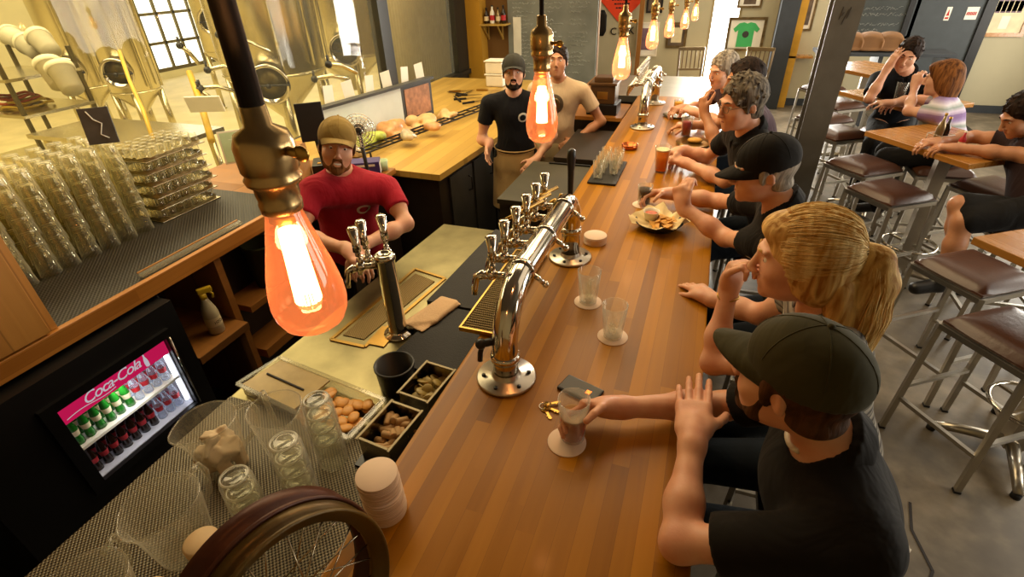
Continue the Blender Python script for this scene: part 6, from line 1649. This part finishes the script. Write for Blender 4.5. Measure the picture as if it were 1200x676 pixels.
    # face details
    if eyes:
        for q in (-1, 1):
            e = MB().ball(hp(.030*q, .0745, .005), .0122*S, 14).build('eye', 'eye_white', root)
            MB().ball(hp(.030*q, .0815, .004), .0062*S, 10).build('iris', 'iris', e)
            MB().tube([hp(.012*q, .0985, .026), hp(.03*q, .095, .032), hp(.046*q, .083, .027)], [.003*S, .0036*S, .002*S], 8).build('eyebrow', brows, root)
        if smile:
            MB().tube([hp(-.024, .088, -.058), hp(-.012, .0965, -.0645), hp(0, .099, -.0665), hp(.012, .0965, -.0645), hp(.024, .088, -.058)], [.002, .0045, .005, .0045, .002], 8).build('teeth', 'teeth', root)
        else: MB().tube([hp(-.021, .0905, -.064), hp(-.01, .0975, -.0625), hp(.01, .0975, -.0625), hp(.021, .0905, -.064)], [.001, .0036, .0036, .001], 8).build('lips', 'lip', root)
    if glasses:
        m = MB()
        for q in (-1, 1):
            m.tube([hp(.032*q+.021*math.cos(a*PI/10), .108-.010*abs(math.cos(a*PI/10)*.5+.5*q) if False else .106, .003+.016*math.sin(a*PI/10)) for a in range(20)], .0014, 6, closed=True)
            m.tube([hp(.054*q, .104, .006), hp(.077*q, .06, .01), hp(.082*q, -.01, .008)], .0014, 6)
        m.tube([hp(-.011, .107, .006), hp(0, .11, .010), hp(.011, .107, .006)], .0014, 6); m.build('glasses', 'chair_wood' if 'chair_wood' in MATS else 'black_metal', root)
    # hair
    hl = [hc_[i]-.30 for i in range(3)]; hh_ = [hc_[i]+.22 for i in range(3)]
    if hairstyle:
        hres = .005 if h < .007 else .007
        c = Solid(hl, hh_, hres)
        e = .006 if cap else (.009 if hairstyle != 'thick' else .012)
        c.ell(hp(0, -.020, .034), ((.077+e)*S, (.097+e)*S, (.090+e)*S), HM, k=.02)
        if hairstyle in ('long', 'pony'):
            c.ell(hp(0, -.035, -.03), (.09*S, .085*S, .10*S), HM, k=.03)
            c.ell(hp(0, .05, .085), (.06*S, .045*S, .03*S), HM, k=.03)
        if hairstyle == 'long':
            nk = hp(0, -.07, -.12); c.cap(hp(.05, -.045, -.03), nk+HM@V((.045, 0, 0))-V((0, 0, .05)), .045, .03, k=.03); c.cap(hp(-.05, -.045, -.03), nk+HM@V((-.045, 0, 0))-V((0, 0, .05)), .045, .03, k=.03); c.cap(hp(0, -.075, -.03), nk-V((0, 0, .05)), .05, .035, k=.03)
        if hairstyle in ('short', 'thick'):
            c.ell(hp(0, -.05, -.055), (.066*S, .055*S, .03*S), HM, k=.025)
            for q in (-1, 1): c.ell(hp(.073*q, .015, .0), (.012*S, .018*S, .035*S), HM, k=.01)
        if not cap and hairstyle in ('short', 'thick'):
            rt = random.Random(len(label)); tk = 130 if hairstyle == 'short' else 170
            for _ in range(tk):
                th, ph = rt.uniform(-PI, PI), rt.uniform(-.15, 1.5); d = V((math.cos(th)*math.cos(ph), math.sin(th)*math.cos(ph), math.sin(ph)))
                p0 = V((d.x*.082, d.y*.102-.020, d.z*.095+.034)); p1 = p0+V((rt.uniform(-.012, .012), .010+rt.uniform(-.012, .012), rt.uniform(-.004, .008)))+d*(.005 if hairstyle == 'short' else .010)
                c.cap(hp(*p0), hp(*p1), .007*S, .0035*S, k=.004)
        # open the face and clear the ears
        fy = .062 if hairstyle != 'pony' else .075
        c.ell(hp(0, .125, -.040), (.070*S, .085*S, .124*S), HM, k=.006, sub=True)
        c.ell(hp(0, .06, -.13), (.085*S, .10*S, .075*S), HM, k=.01, sub=True)
        if hairstyle in ('short', 'thick'):
            for q in (-1, 1): c.ell(hp(.088*q, -.002, -.022), (.018*S, .022*S, .034*S), HM, k=.006, sub=True)
        if cap: c.half(hp(0, 0, .055), HM@V((0, .9, 1)))
        ho = c.build('hair', hair, root)
    if beard:
        c = Solid(hl, hh_, .004 if h < .007 else .006)
        c.ell(hp(0, .040, -.078), (.051*S, .057*S, .042*S), HM, k=.02); c.ell(hp(0, .084, -.100), (.024*S, .020*S, .020*S), HM, k=.02)
        for q in (-1, 1): c.cap(hp(.062*q, .022, -.02), hp(.046*q, .045, -.08), .009*S, .014*S, k=.02); c.cap(hp(.022*q, .094, -.075), hp(.014*q, .101, -.047), .007*S, .006*S, k=.01)
        c.cap(hp(-.014, .102, -.047), hp(.014, .102, -.047), .0065*S, k=.01)
        c.ell(hp(0, .108, -.0645), (.020*S, .03*S, .010*S), HM, k=.006, sub=True)
        c.ell(hp(0, -.02, -.14), (.09*S, .06*S, .05*S), HM, k=.02, sub=True)
        c.build('beard', beard, root)
    if cap:
        hgt = .005 if h < .007 else .007
        CMx = HM@Matrix.Rotation(R(cap_tilt), 3, 'X')
        def cp(x, y, z): return hc_+HM@V((0, -.018, .02))+CMx@V((x*S, y*S, z*S))
        c = Solid(hl, hh_, hgt)
        c.ell(cp(0, .005, .026), (.088*S, .113*S, .092*S), CMx, k=.0)
        c.half(cp(0, 0, -.014), CMx@V((0, -.10, -1)))
        c.ell(cp(0, .004, -.02), (.078*S, .103*S, .10*S), CMx, k=.0, sub=True)
        co_ = c.build('cap', cap, root, smooth=2)
        vs = []; nu, nv = 22, 8
        for zz in (0, -.0035):
            for i in range(nu+1):
                a = R(22+136*i/nu)
                for j in range(nv+1):
                    t_ = j/nv; r0x, r0y = .085, .116; bl = .078*math.sin(R(180*i/nu))**.55
                    x = r0x*math.cos(a); y = r0y*math.sin(a)+bl*t_; x *= (1-.10*t_)
                    z = .012-.10*t_*.22-1.9*x*x*(.3+t_)+zz
                    vs.append(cp(x, y, z))
        n1 = (nu+1)*(nv+1); fs = []
        for i in range(nu):
            for j in range(nv):
                a = i*(nv+1)+j; q = [a, a+nv+1, a+nv+2, a+1]; fs.append(q); fs.append([n1+x for x in q[::-1]])
        for i in range(nu): a = i*(nv+1)+nv; fs.append([a, a+nv+1, n1+a+nv+1, n1+a])
        MB().add(vs, fs).build('brim', cap, co_)
        MB().ball(cp(0, -.002, .118), .007*S, 10).build('cap_button', cap, co_)
        m = MB()
        for k in range(3):
            a0 = R(30+60*k); pts_ = []
            for q in range(17):
                ph = R(8+164*q/16); rr_ = .0945*S; x, y = math.cos(a0)*math.cos(ph), math.sin(a0)*math.cos(ph); pts_.append(cp(x*.0882, y*.1132+.005, .026+.0922*math.sin(ph)))
            m.tube([p for p in pts_ if True], .0012, 5)
        m.build('cap_seam', cap, co_)
    if apron:
        c = Solid([lo[0], lo[1], pel.z-.62], [hi[0], hi[1], pel.z+.22], .008)
        c.ell(pel+up*.0, (.158*bw+.022, .115*bw+.026, .16), BM, k=.04); c.cap(pel+side*.05-up*.1, pel+side*.06-V((0, 0, apr_len)), .14, .15, k=.05); c.cap(pel-side*.05-up*.1, pel-side*.06-V((0, 0, apr_len)), .14, .15, k=.05)
        c.half(pel-V((0, 0, apr_len)), (0, 0, -1)); c.half(pel+up*.10, up); c.half(pel+front*.0, -front)
        c.build('apron', apron, root, smooth=2)
        MB().tube([pel+up*.09+side*(.172*math.cos(a*PI/14))+front*(.135*math.sin(a*PI/14)) for a in range(28)], .006, 8, closed=True).build('apron_string', apron, root)
    return root

def seat_under(p, label):
    dup(stool0, (p[0], p[1], 0), 0, label=label)

# ---- nearest man in cap
J = dict(head=(.235, .842, 1.452), f=(-.84, .52, -.07), u=(.05, 0, 1), neck=(.335, .845, 1.305), pel=(.45, .85, .83), sR=(.315, 1.03, 1.262), sL=(.365, .672, 1.25),
         eR=(.165, 1.10, 1.118), wR=(-.103, .990, 1.135), eL=(.085, .675, 1.112), wL=(.090, .905, 1.185), kR=(.10, 1.0, .72), kL=(.10, .75, .72), aR=(.06, 1.0, .31), aL=(.06, .75, .31))
m1 = person('seated_person', 'nearest person in dark cap and black polo, bearded, holding dark red beer', J, 'skin_b', .004, 1.02, .014, 'polo_black', .76, 'jeans', 'hair_brown', 'short', cap='cap_olive', beard='hair_brown', collar=True, logo='dot',
       hands=(dict(d=(-.9, -.28, .05), n=(.15, .85, .5), c=(36, 38, 40, 42), to=60, tc=24, sp=1), dict(d=(-.05, 1, .07), n=(-.1, 0, 1), c=(3, 2, 3, 6), sp=1.5, to=42, tc=10, sc=1.08)), bw=1.06, hs=.96, cap_tilt=7, hem=.02, eyes=True)
_n, _h = V((.335, .845, 1.305)), V((.235, .842, 1.452)); _k = (_h-_n).normalized(); _f = V((-.84, .3, .2)); _f = (_f-_k*_f.dot(_k)).normalized(); _s = _k.cross(_f)
MB().tube([_n+_k*(.050-.012*math.cos(a))+_f*.068*math.cos(a)+_s*.064*math.sin(a) for a in [R(-70+140*i/14) for i in range(15)]], .006, 8).build('undershirt_collar', 'white_plastic', m1)
seat_under((.47, .86), 'stool beneath the nearest person in the dark cap')
# ---- blond woman
J = dict(head=(.285, 1.285, 1.485), f=(-1, .10, -.17), neck=(.375, 1.30, 1.335), pel=(.54, 1.33, .83), sR=(.37, 1.475, 1.275), sL=(.40, 1.135, 1.27),
         eR=(.27, 1.56, 1.125), wR=(.115, 1.665, 1.095), eL=(.135, 1.275, 1.115), wL=(.145, 1.375, 1.325), kR=(.12, 1.42, .73), kL=(.12, 1.24, .73), aR=(.06, 1.42, .31), aL=(.06, 1.24, .31))
wm = person('seated_person', 'person with blond ponytail and striped top, one hand raised to the mouth', J, 'skin_c', .0045, 1.04, .014, 'stripe_grey', .4, 'jeans', 'hair_blond', 'pony', fem=True,
       hands=(dict(d=(-.55, .82, -.02), n=(0, 0, 1), c=(16, 18, 18, 22), sp=3, to=35, tc=8), dict(d=(.12, -.05, 1), n=(-.7, .9, .1), t=1, c=(62, 58, 60, 64), sp=1, to=30, tc=30)), bw=.92, brows='hair_blond')
seat_under((.54, 1.33), 'stool beneath the person with the blond ponytail')
# ponytail, fringe and loose strands
hM = frame((-1, .10, -.17), (0, 0, 1)); hC = V((.285, 1.285, 1.485))
def hq(x, y, z): return hC+hM@V((x, y, z))
s = Solid(hC-V((.2, .2, .45)), hC+V((.35, .2, .25)), .005)
tie = hq(0, -.125, .015)
s.cap(hq(0, -.07, .02), tie, .06, .024, k=.03)
pp_ = [tie, hq(0, -.150, -.005)]+[hC+hM@V((0, -.150, 0))+V((.012, .0, z_)) for z_ in (-.06, -.15, -.25, -.33)]; rs_ = [.024, .036, .050, .056, .048, .018]
for a, b, r1, r2 in zip(pp_, pp_[1:], rs_, rs_[1:]): s.cap(a, b, r1, r2, k=.02)
s.cap(hq(.045, -.075, -.05), hq(.04, -.095, -.2), .036, .035, k=.03); s.cap(hq(-.045, -.075, -.05), hq(-.04, -.095, -.2), .036, .035, k=.03)
po = s.build('ponytail', 'hair_blond', wm)
MB().tube([tie+hM@V((.026*math.cos(a*PI/8), 0, .026*math.sin(a*PI/8))) for a in range(16)], .006, 8, closed=True).build('hair_tie', 'dark_grey', wm)
def strands(name, m_, parent, n, start, path, r0=.0011, seed=1):
    rr = random.Random(seed); mb = MB()
    for k in range(n):
        pts_ = path(rr); mb.tube(pts_, [r0]*(len(pts_)-1)+[r0*.4], 4, cap=False)
    return mb.build(name, m_, parent)
def tail(rr):
    a = rr.uniform(0, 2*PI); q = rr.uniform(.85, 1.12); out = []; tw_ = rr.uniform(-.4, .4); fl = rr.uniform(.8, 1.25)
    for i, (p, r) in enumerate(zip(pp_, rs_)):
        aa = a+tw_*i*.4; rad = max(r, .012)*q*(fl if i > 2 else 1)
        out.append(p+hM@V((rad*math.cos(aa), rad*math.sin(aa)*.8, rr.uniform(-.004, .004))))
    res = []
    for i in range(len(out)-1):
        for t_ in (0, .5): res.append(lerp(out[i], out[i+1], t_))
    res.append(out[-1]+V((rr.uniform(-.01, .02), rr.uniform(-.015, .015), rr.uniform(-.02, .02)))); return res
strands('tail_strand', 'hair_blond_light', po, 420, None, tail)['kind'] = 'stuff'
def crown(rr):
    al = R(rr.uniform(-128, 128)); rho = R(58+6*math.cos(al)+rr.uniform(-3, 22)); F_ = V((0, .95, -.30)).normalized(); U_ = V((0, .30, .95)).normalized()
    s0 = F_*math.cos(rho)+(U_*math.cos(al)+V((1, 0, 0))*math.sin(al))*math.sin(rho); e0 = V((rr.uniform(-.08, .08), -1, rr.uniform(-.10, .02))).normalized()
    om = math.acos(max(-1, min(1, s0.dot(e0)))); out = []; wv = rr.uniform(0, 6); am = rr.uniform(.0, .0035); lift = rr.uniform(.0, .006)
    for i in range(10):
        t_ = i/9; d = (s0*math.sin((1-t_)*om)+e0*math.sin(t_*om))/math.sin(om)
        ex = .012+lift+am*math.sin(wv+5*t_)
        p = V((d.x*(.078+ex), d.y*(.098+ex)-.020, d.z*(.092+ex)+.028)); w_ = max(0, t_-.72)/.28; p = p*(1-w_*.8)+V((0, -.125, .012))*w_*.8
        out.append(hC+hM@p)
    return out
strands('crown_strand', 'hair_blond_light', po, 900, None, crown, .0011, 3)['kind'] = 'stuff'
MB().tube([V(J['wL'])-V((0, .01, .03))+V((.029*math.cos(a*PI/8), .029*math.sin(a*PI/8), .004*math.sin(a))) for a in range(16)], .003, 8, closed=True).build('bracelet', 'brass', wm)
# ---- man in black cap
J = dict(head=(.235, 1.99, 1.465), f=(-.97, -.16, -.16), neck=(.33, 2.0, 1.32), pel=(.52, 2.0, .83), sR=(.33, 2.185, 1.265), sL=(.35, 1.80, 1.26),
         eR=(.13, 2.52, 1.12), wR=(-.10, 2.535, 1.13), eL=(.165, 2.13, 1.115), wL=(-.025, 2.24, 1.19), kR=(.12, 2.12, .72), kL=(.12, 1.88, .72), aR=(.06, 2.12, .31), aL=(.06, 1.88, .31))
person('seated_person', 'person in black ball cap and black polo behind the food basket, grey hair', J, 'skin_b', .006, 1.04, .016, 'polo_black_b', .62, 'jeans', 'hair_grey', 'short', cap='cap_black', collar=True, logo='dot', brows='hair_grey',
       hands=(dict(d=(-.95, -.15, .0), n=(.2, .6, .8), c=(40, 38, 36, 34), to=60, tc=34), dict(d=(-.35, .35, .85), n=(-.6, -.5, .2), c=(62, 60, 62, 66), sp=1, to=30, tc=35)), bw=1.06, hs=.96, cap_tilt=-2)
seat_under((.52, 2.0), 'stool beneath the person in the black ball cap')
# ---- man with glasses
J = dict(head=(.165, 2.82, 1.515), f=(-.80, -.55, -.16), neck=(.235, 2.86, 1.365), pel=(.48, 2.9, .83), sR=(.17, 3.03, 1.31), sL=(.32, 2.68, 1.30),
         eR=(.06, 3.18, 1.125), wR=(-.09, 3.16, 1.16), eL=(.16, 2.83, 1.115), wL=(-.045, 3.03, 1.125), kR=(.1, 3.0, .72), kL=(.1, 2.78, .72), aR=(.06, 3.0, .31), aL=(.06, 2.78, .31))
person('seated_person', 'person with glasses and tousled greying hair in a black shirt with amber beer', J, 'skin_b', .006, 1.04, .016, 'polo_black_b', .55, 'jeans', 'hair_saltpepper', 'thick', collar=True, glasses=True, brows='hair_saltpepper',
       hands=(dict(d=(-.8, -.3, -.1), n=(0, .3, 1), c=(45, 45, 45, 45), to=45, tc=30), dict(d=(-.75, .6, .05), n=(0, -.3, 1), c=(48, 46, 46, 46), to=45, tc=30)), bw=1.05, hs=1.03)
seat_under((.48, 2.9), 'stool beneath the person with glasses')
# ---- two guests farther on
J = dict(head=(.20, 3.62, 1.475), f=(-.95, -.25, -.12), neck=(.27, 3.64, 1.33), pel=(.48, 3.66, .83), sR=(.24, 3.82, 1.28), sL=(.30, 3.46, 1.27),
         eR=(.1, 3.95, 1.12), wR=(-.08, 3.86, 1.13), eL=(.10, 3.50, 1.115), wL=(-.0, 3.62, 1.28), kR=(.1, 3.76, .72), kL=(.1, 3.55, .72), aR=(.06, 3.76, .31), aL=(.06, 3.55, .31))
person('seated_person', 'dark-haired person mostly hidden behind the person with glasses, forearm raised', J, 'skin_d', .008, 1.04, .018, 'purple_tee', .4, 'jeans', 'hair_dark', 'short',
       hands=(dict(d=(-.9, -.1, 0), n=(0, 0, 1)), dict(d=(-.3, .2, .9), n=(-.7, -.3, .3), c=(55, 55, 55, 60))))
seat_under((.48, 3.66), 'stool beneath the dark-haired person by the far guests')
J = dict(head=(.08, 4.22, 1.435), f=(-.70, -.68, -.2), neck=(.16, 4.27, 1.30), pel=(.46, 4.34, .83), sR=(.08, 4.43, 1.25), sL=(.24, 4.11, 1.24),
         eR=(-.04, 4.5, 1.12), wR=(-.16, 4.33, 1.14), eL=(.12, 4.02, 1.12), wL=(-.06, 4.12, 1.16), kR=(.12, 4.44, .72), kL=(.12, 4.22, .72), aR=(.06, 4.44, .31), aL=(.06, 4.22, .31))
person('seated_person', 'grey-haired person in a purplish shirt at the farthest bar seat', J, 'skin_c', .008, 1.04, .018, 'purple_tee', .5, 'jeans', 'hair_grey', 'short', brows='hair_grey',
       hands=(dict(d=(-.7, -.6, 0), n=(0, 0, 1), c=(45, 45, 45, 45)), dict(d=(-.85, .3, .2), n=(-.2, -.3, .9), c=(50, 50, 50, 50))))
seat_under((.46, 4.34), 'stool beneath the grey-haired person at the far bar end')

# ---- bartender in red
hd = W(395, 172, 2.42); fz = LOW+.045
J = dict(head=tuple(hd), f=(.62, -.74, .12), u=(.25, .1, 1), neck=(hd.x-.045, hd.y+.04, hd.z-.155), pel=(-1.74, 2.10, .80), sR=tuple(W(364, 226, 2.43)), sL=tuple(W(455, 222, 2.58)),
         eR=tuple(W(350, 275, 2.34)), wR=tuple(W(408, 293, 2.24)), eL=tuple(W(476, 262, 2.53)), wL=tuple(W(425, 288, 2.34)), kR=(-1.88, 2.03, .36), kL=(-1.70, 2.22, .36), aR=(-1.93, 2.05, fz), aL=(-1.74, 2.27, fz),
         toeR=(-1.83, 1.95, fz), toeL=(-1.64, 2.17, fz))
person('standing_person', 'smiling bearded bartender in red T-shirt and tan cap behind the work counter', J, 'skin_b', .006, .9, .014, 'red_tee', .55, 'dark_pants', 'hair_brown', 'short', cap='cap_tan', beard='beard_ginger', logo='round', smile=True,
       hands=(dict(d=(.9, -.4, -.3), n=(.2, .1, 1), c=(30, 30, 30, 30)), dict(d=(.1, -.9, -.3), n=(-.2, 0, 1), c=(30, 32, 34, 36))), bw=1.10, belly=.02, hs=1.0, cap_tilt=9, brows='hair_brown', hem=.06)
# ---- bartender in black tee
hd = W(602, 86, 3.78)
x, y = hd.x, hd.y
J = dict(head=tuple(hd), f=(.30, -.93, .18), neck=(x-.015, y+.03, hd.z-.165), pel=(x-.03, y+.08, .80), sR=(x-.205, y-.03, hd.z-.225), sL=(x+.175, y+.08, hd.z-.225),
         eR=(x-.285, y-.02, hd.z-.50), wR=tuple(P(574, 168, .935)), eL=(x+.27, y+.12, hd.z-.47), wL=(x+.18, y-.05, hd.z-.62), kR=(x-.11, y+.04, .35), kL=(x+.07, y+.09, .35), aR=(x-.12, y+.09, fz), aL=(x+.09, y+.13, fz), toeR=(x-.09, y-.04, fz), toeL=(x+.13, y+.0, fz))
person('standing_person', 'bartender in black T-shirt, dark cap and tan waist apron beside the prep counter', J, 'skin_c', .007, .85, .016, 'black_tee', .5, 'dark_pants', 'hair_dark', 'short', cap='cap_grey', beard='hair_dark', logo='round',
       hands=(dict(d=(-.15, -.45, -.85), n=(-.9, .2, .2), c=(25, 25, 25, 25)), dict(d=(-.5, -.5, -.6), n=(.2, -.8, .4), c=(30, 30, 30, 30))), bw=.98, apron='apron', cap_tilt=7, hem=.02)
# ---- bartender in cream tee
hd = W(653, 72, 4.05); x, y = hd.x, hd.y
J = dict(head=tuple(hd), f=(.18, -.97, .15), neck=(x+.01, y+.03, hd.z-.165), pel=(x-.03, y+.06, .80), sR=(x-.19, y+.0, hd.z-.225), sL=(x+.21, y+.05, hd.z-.235),
         eR=(x-.27, y+.03, hd.z-.50), wR=(x-.18, y-.08, hd.z-.68), eL=(x+.36, y+.10, hd.z-.47), wL=(x+.17, y-.06, hd.z-.60), kR=(x-.12, y+.02, .35), kL=(x+.06, y+.05, .35), aR=(x-.13, y+.06, fz), aL=(x+.07, y+.09, fz), toeR=(x-.12, y-.07, fz), toeL=(x+.09, y-.04, fz))
cr = person('standing_person', 'bartender in cream T-shirt with pale apron, hand on hip, beside the lidded bin', J, 'skin_d', .007, .85, .016, 'cream_tee', .55, 'dark_pants', 'hair_dark', 'short',
       hands=(dict(d=(.2, -.3, -.9), n=(-.5, -.8, .2), c=(30, 30, 30, 30)), dict(d=(-.75, -.3, -.4), n=(.3, -.8, .5), c=(30, 30, 30, 30))), logo='print', bw=1.10, belly=.02, apron='apron_pale', hem=.0)
# graphic print on the cream T-shirt
tp = W(660, 110, 4.0)
# ---- people at the high tables
hd = W(1064, 64, 4.12); x, y = hd.x, hd.y
J = dict(head=tuple(hd), f=(-.30, -.88, -.25), u=(.18, 0, 1), neck=(x+.04, y+.06, hd.z-.15), pel=(x+.12, y+.26, .82), sR=(x-.14, y+.08, hd.z-.21), sL=(x+.24, y+.08, hd.z-.225),
         eR=(x-.20, y-.13, 1.09), wR=(x-.125, y-.07, hd.z-.085), eL=(x+.22, y-.10, 1.10), wL=(x+.01, y-.20, 1.08), kR=(x-.06, y-.1, .72), kL=(x+.14, y-.08, .72), aR=(x-.06, y-.02, .33), aL=(x+.14, y-.02, .33))
person('seated_person', 'person in navy shirt resting head on one hand at the middle high table', J, 'skin_b', .007, 1.0, .016, 'navy', .72, 'dark_pants', 'hair_dark', 'short', collar=True,
       hands=(dict(d=(.25, .05, .95), n=(-.9, -.4, .2), c=(22, 20, 20, 24), to=30), dict(d=(-.8, -.5, 0), n=(0, 0, 1))), bw=1.02)
seat_under((x+.12, y+.26), 'stool beneath the person in navy at the middle high table')
hd = W(1105, 92, 3.72); x, y = hd.x, hd.y
J = dict(head=tuple(hd), f=(-.80, .55, -.15), neck=(x+.045, y-.04, hd.z-.15), pel=(x+.17, y-.10, .82), sR=(x+.13, y+.10, hd.z-.205), sL=(x-.03, y-.20, hd.z-.205),
         eR=(x-.05, y+.28, 1.12), wR=(x-.23, y+.20, 1.10), eL=(x-.17, y-.10, 1.11), wL=(x-.12, y+.11, 1.25), kR=(x-.15, y+.14, .74), kL=(x-.18, y-.02, .74), aR=(x-.1, y+.12, .33), aL=(x-.12, y-.04, .33))
person('seated_person', 'person with auburn shoulder-length hair in lavender patterned top seen from behind', J, 'skin_c', .007, 1.0, .016, 'stripe_lavender', .55, 'dark_pants', 'hair_auburn', 'long', fem=True, eyes=False,
       hands=(dict(d=(-.8, .2, 0), n=(0, 0, 1)), dict(d=(0, .4, .9), n=(-.5, -.6, .2), c=(50, 50, 50, 50))), bw=1.08)
seat_under((x+.17, y-.10), 'stool beneath the person in the lavender top')
hd = W(1200, 134, 2.95); x, y = hd.x, hd.y
J = dict(head=tuple(hd), f=(-.85, -.15, -.55), neck=(x+.11, y+.0, hd.z-.12), pel=(x+.16, y-.26, .82), sR=(x+.06, y+.17, hd.z-.2), sL=(x+.14, y-.2, hd.z-.19),
         eR=(x-.09, y+.24, 1.10), wR=(x-.30, y+.13, 1.085), eL=(x-.02, y-.1, 1.10), wL=(x-.24, y-.0, 1.085), kR=(x-.22, y-.28, .83), kL=(x-.20, y-.36, .76), aR=(x-.13, y-.30, .45), aL=(x-.20, y-.42, .36),
         toeR=(x-.22, y-.34, .40), toeL=(x-.32, y-.45, .33))
person('seated_person', 'person in dark brown shirt and shorts looking down at the near high table', J, 'skin_d', .007, 1.0, .010, 'brown_tee', .45, 'dark_pants', 'hair_dark', 'short', shorts=True,
       hands=(dict(d=(-.9, -.3, 0), n=(0, 0, 1)), dict(d=(-.9, .2, 0), n=(0, 0, 1))))
seat_under((x+.16, y-.26), 'stool beneath the person in shorts at the right edge')
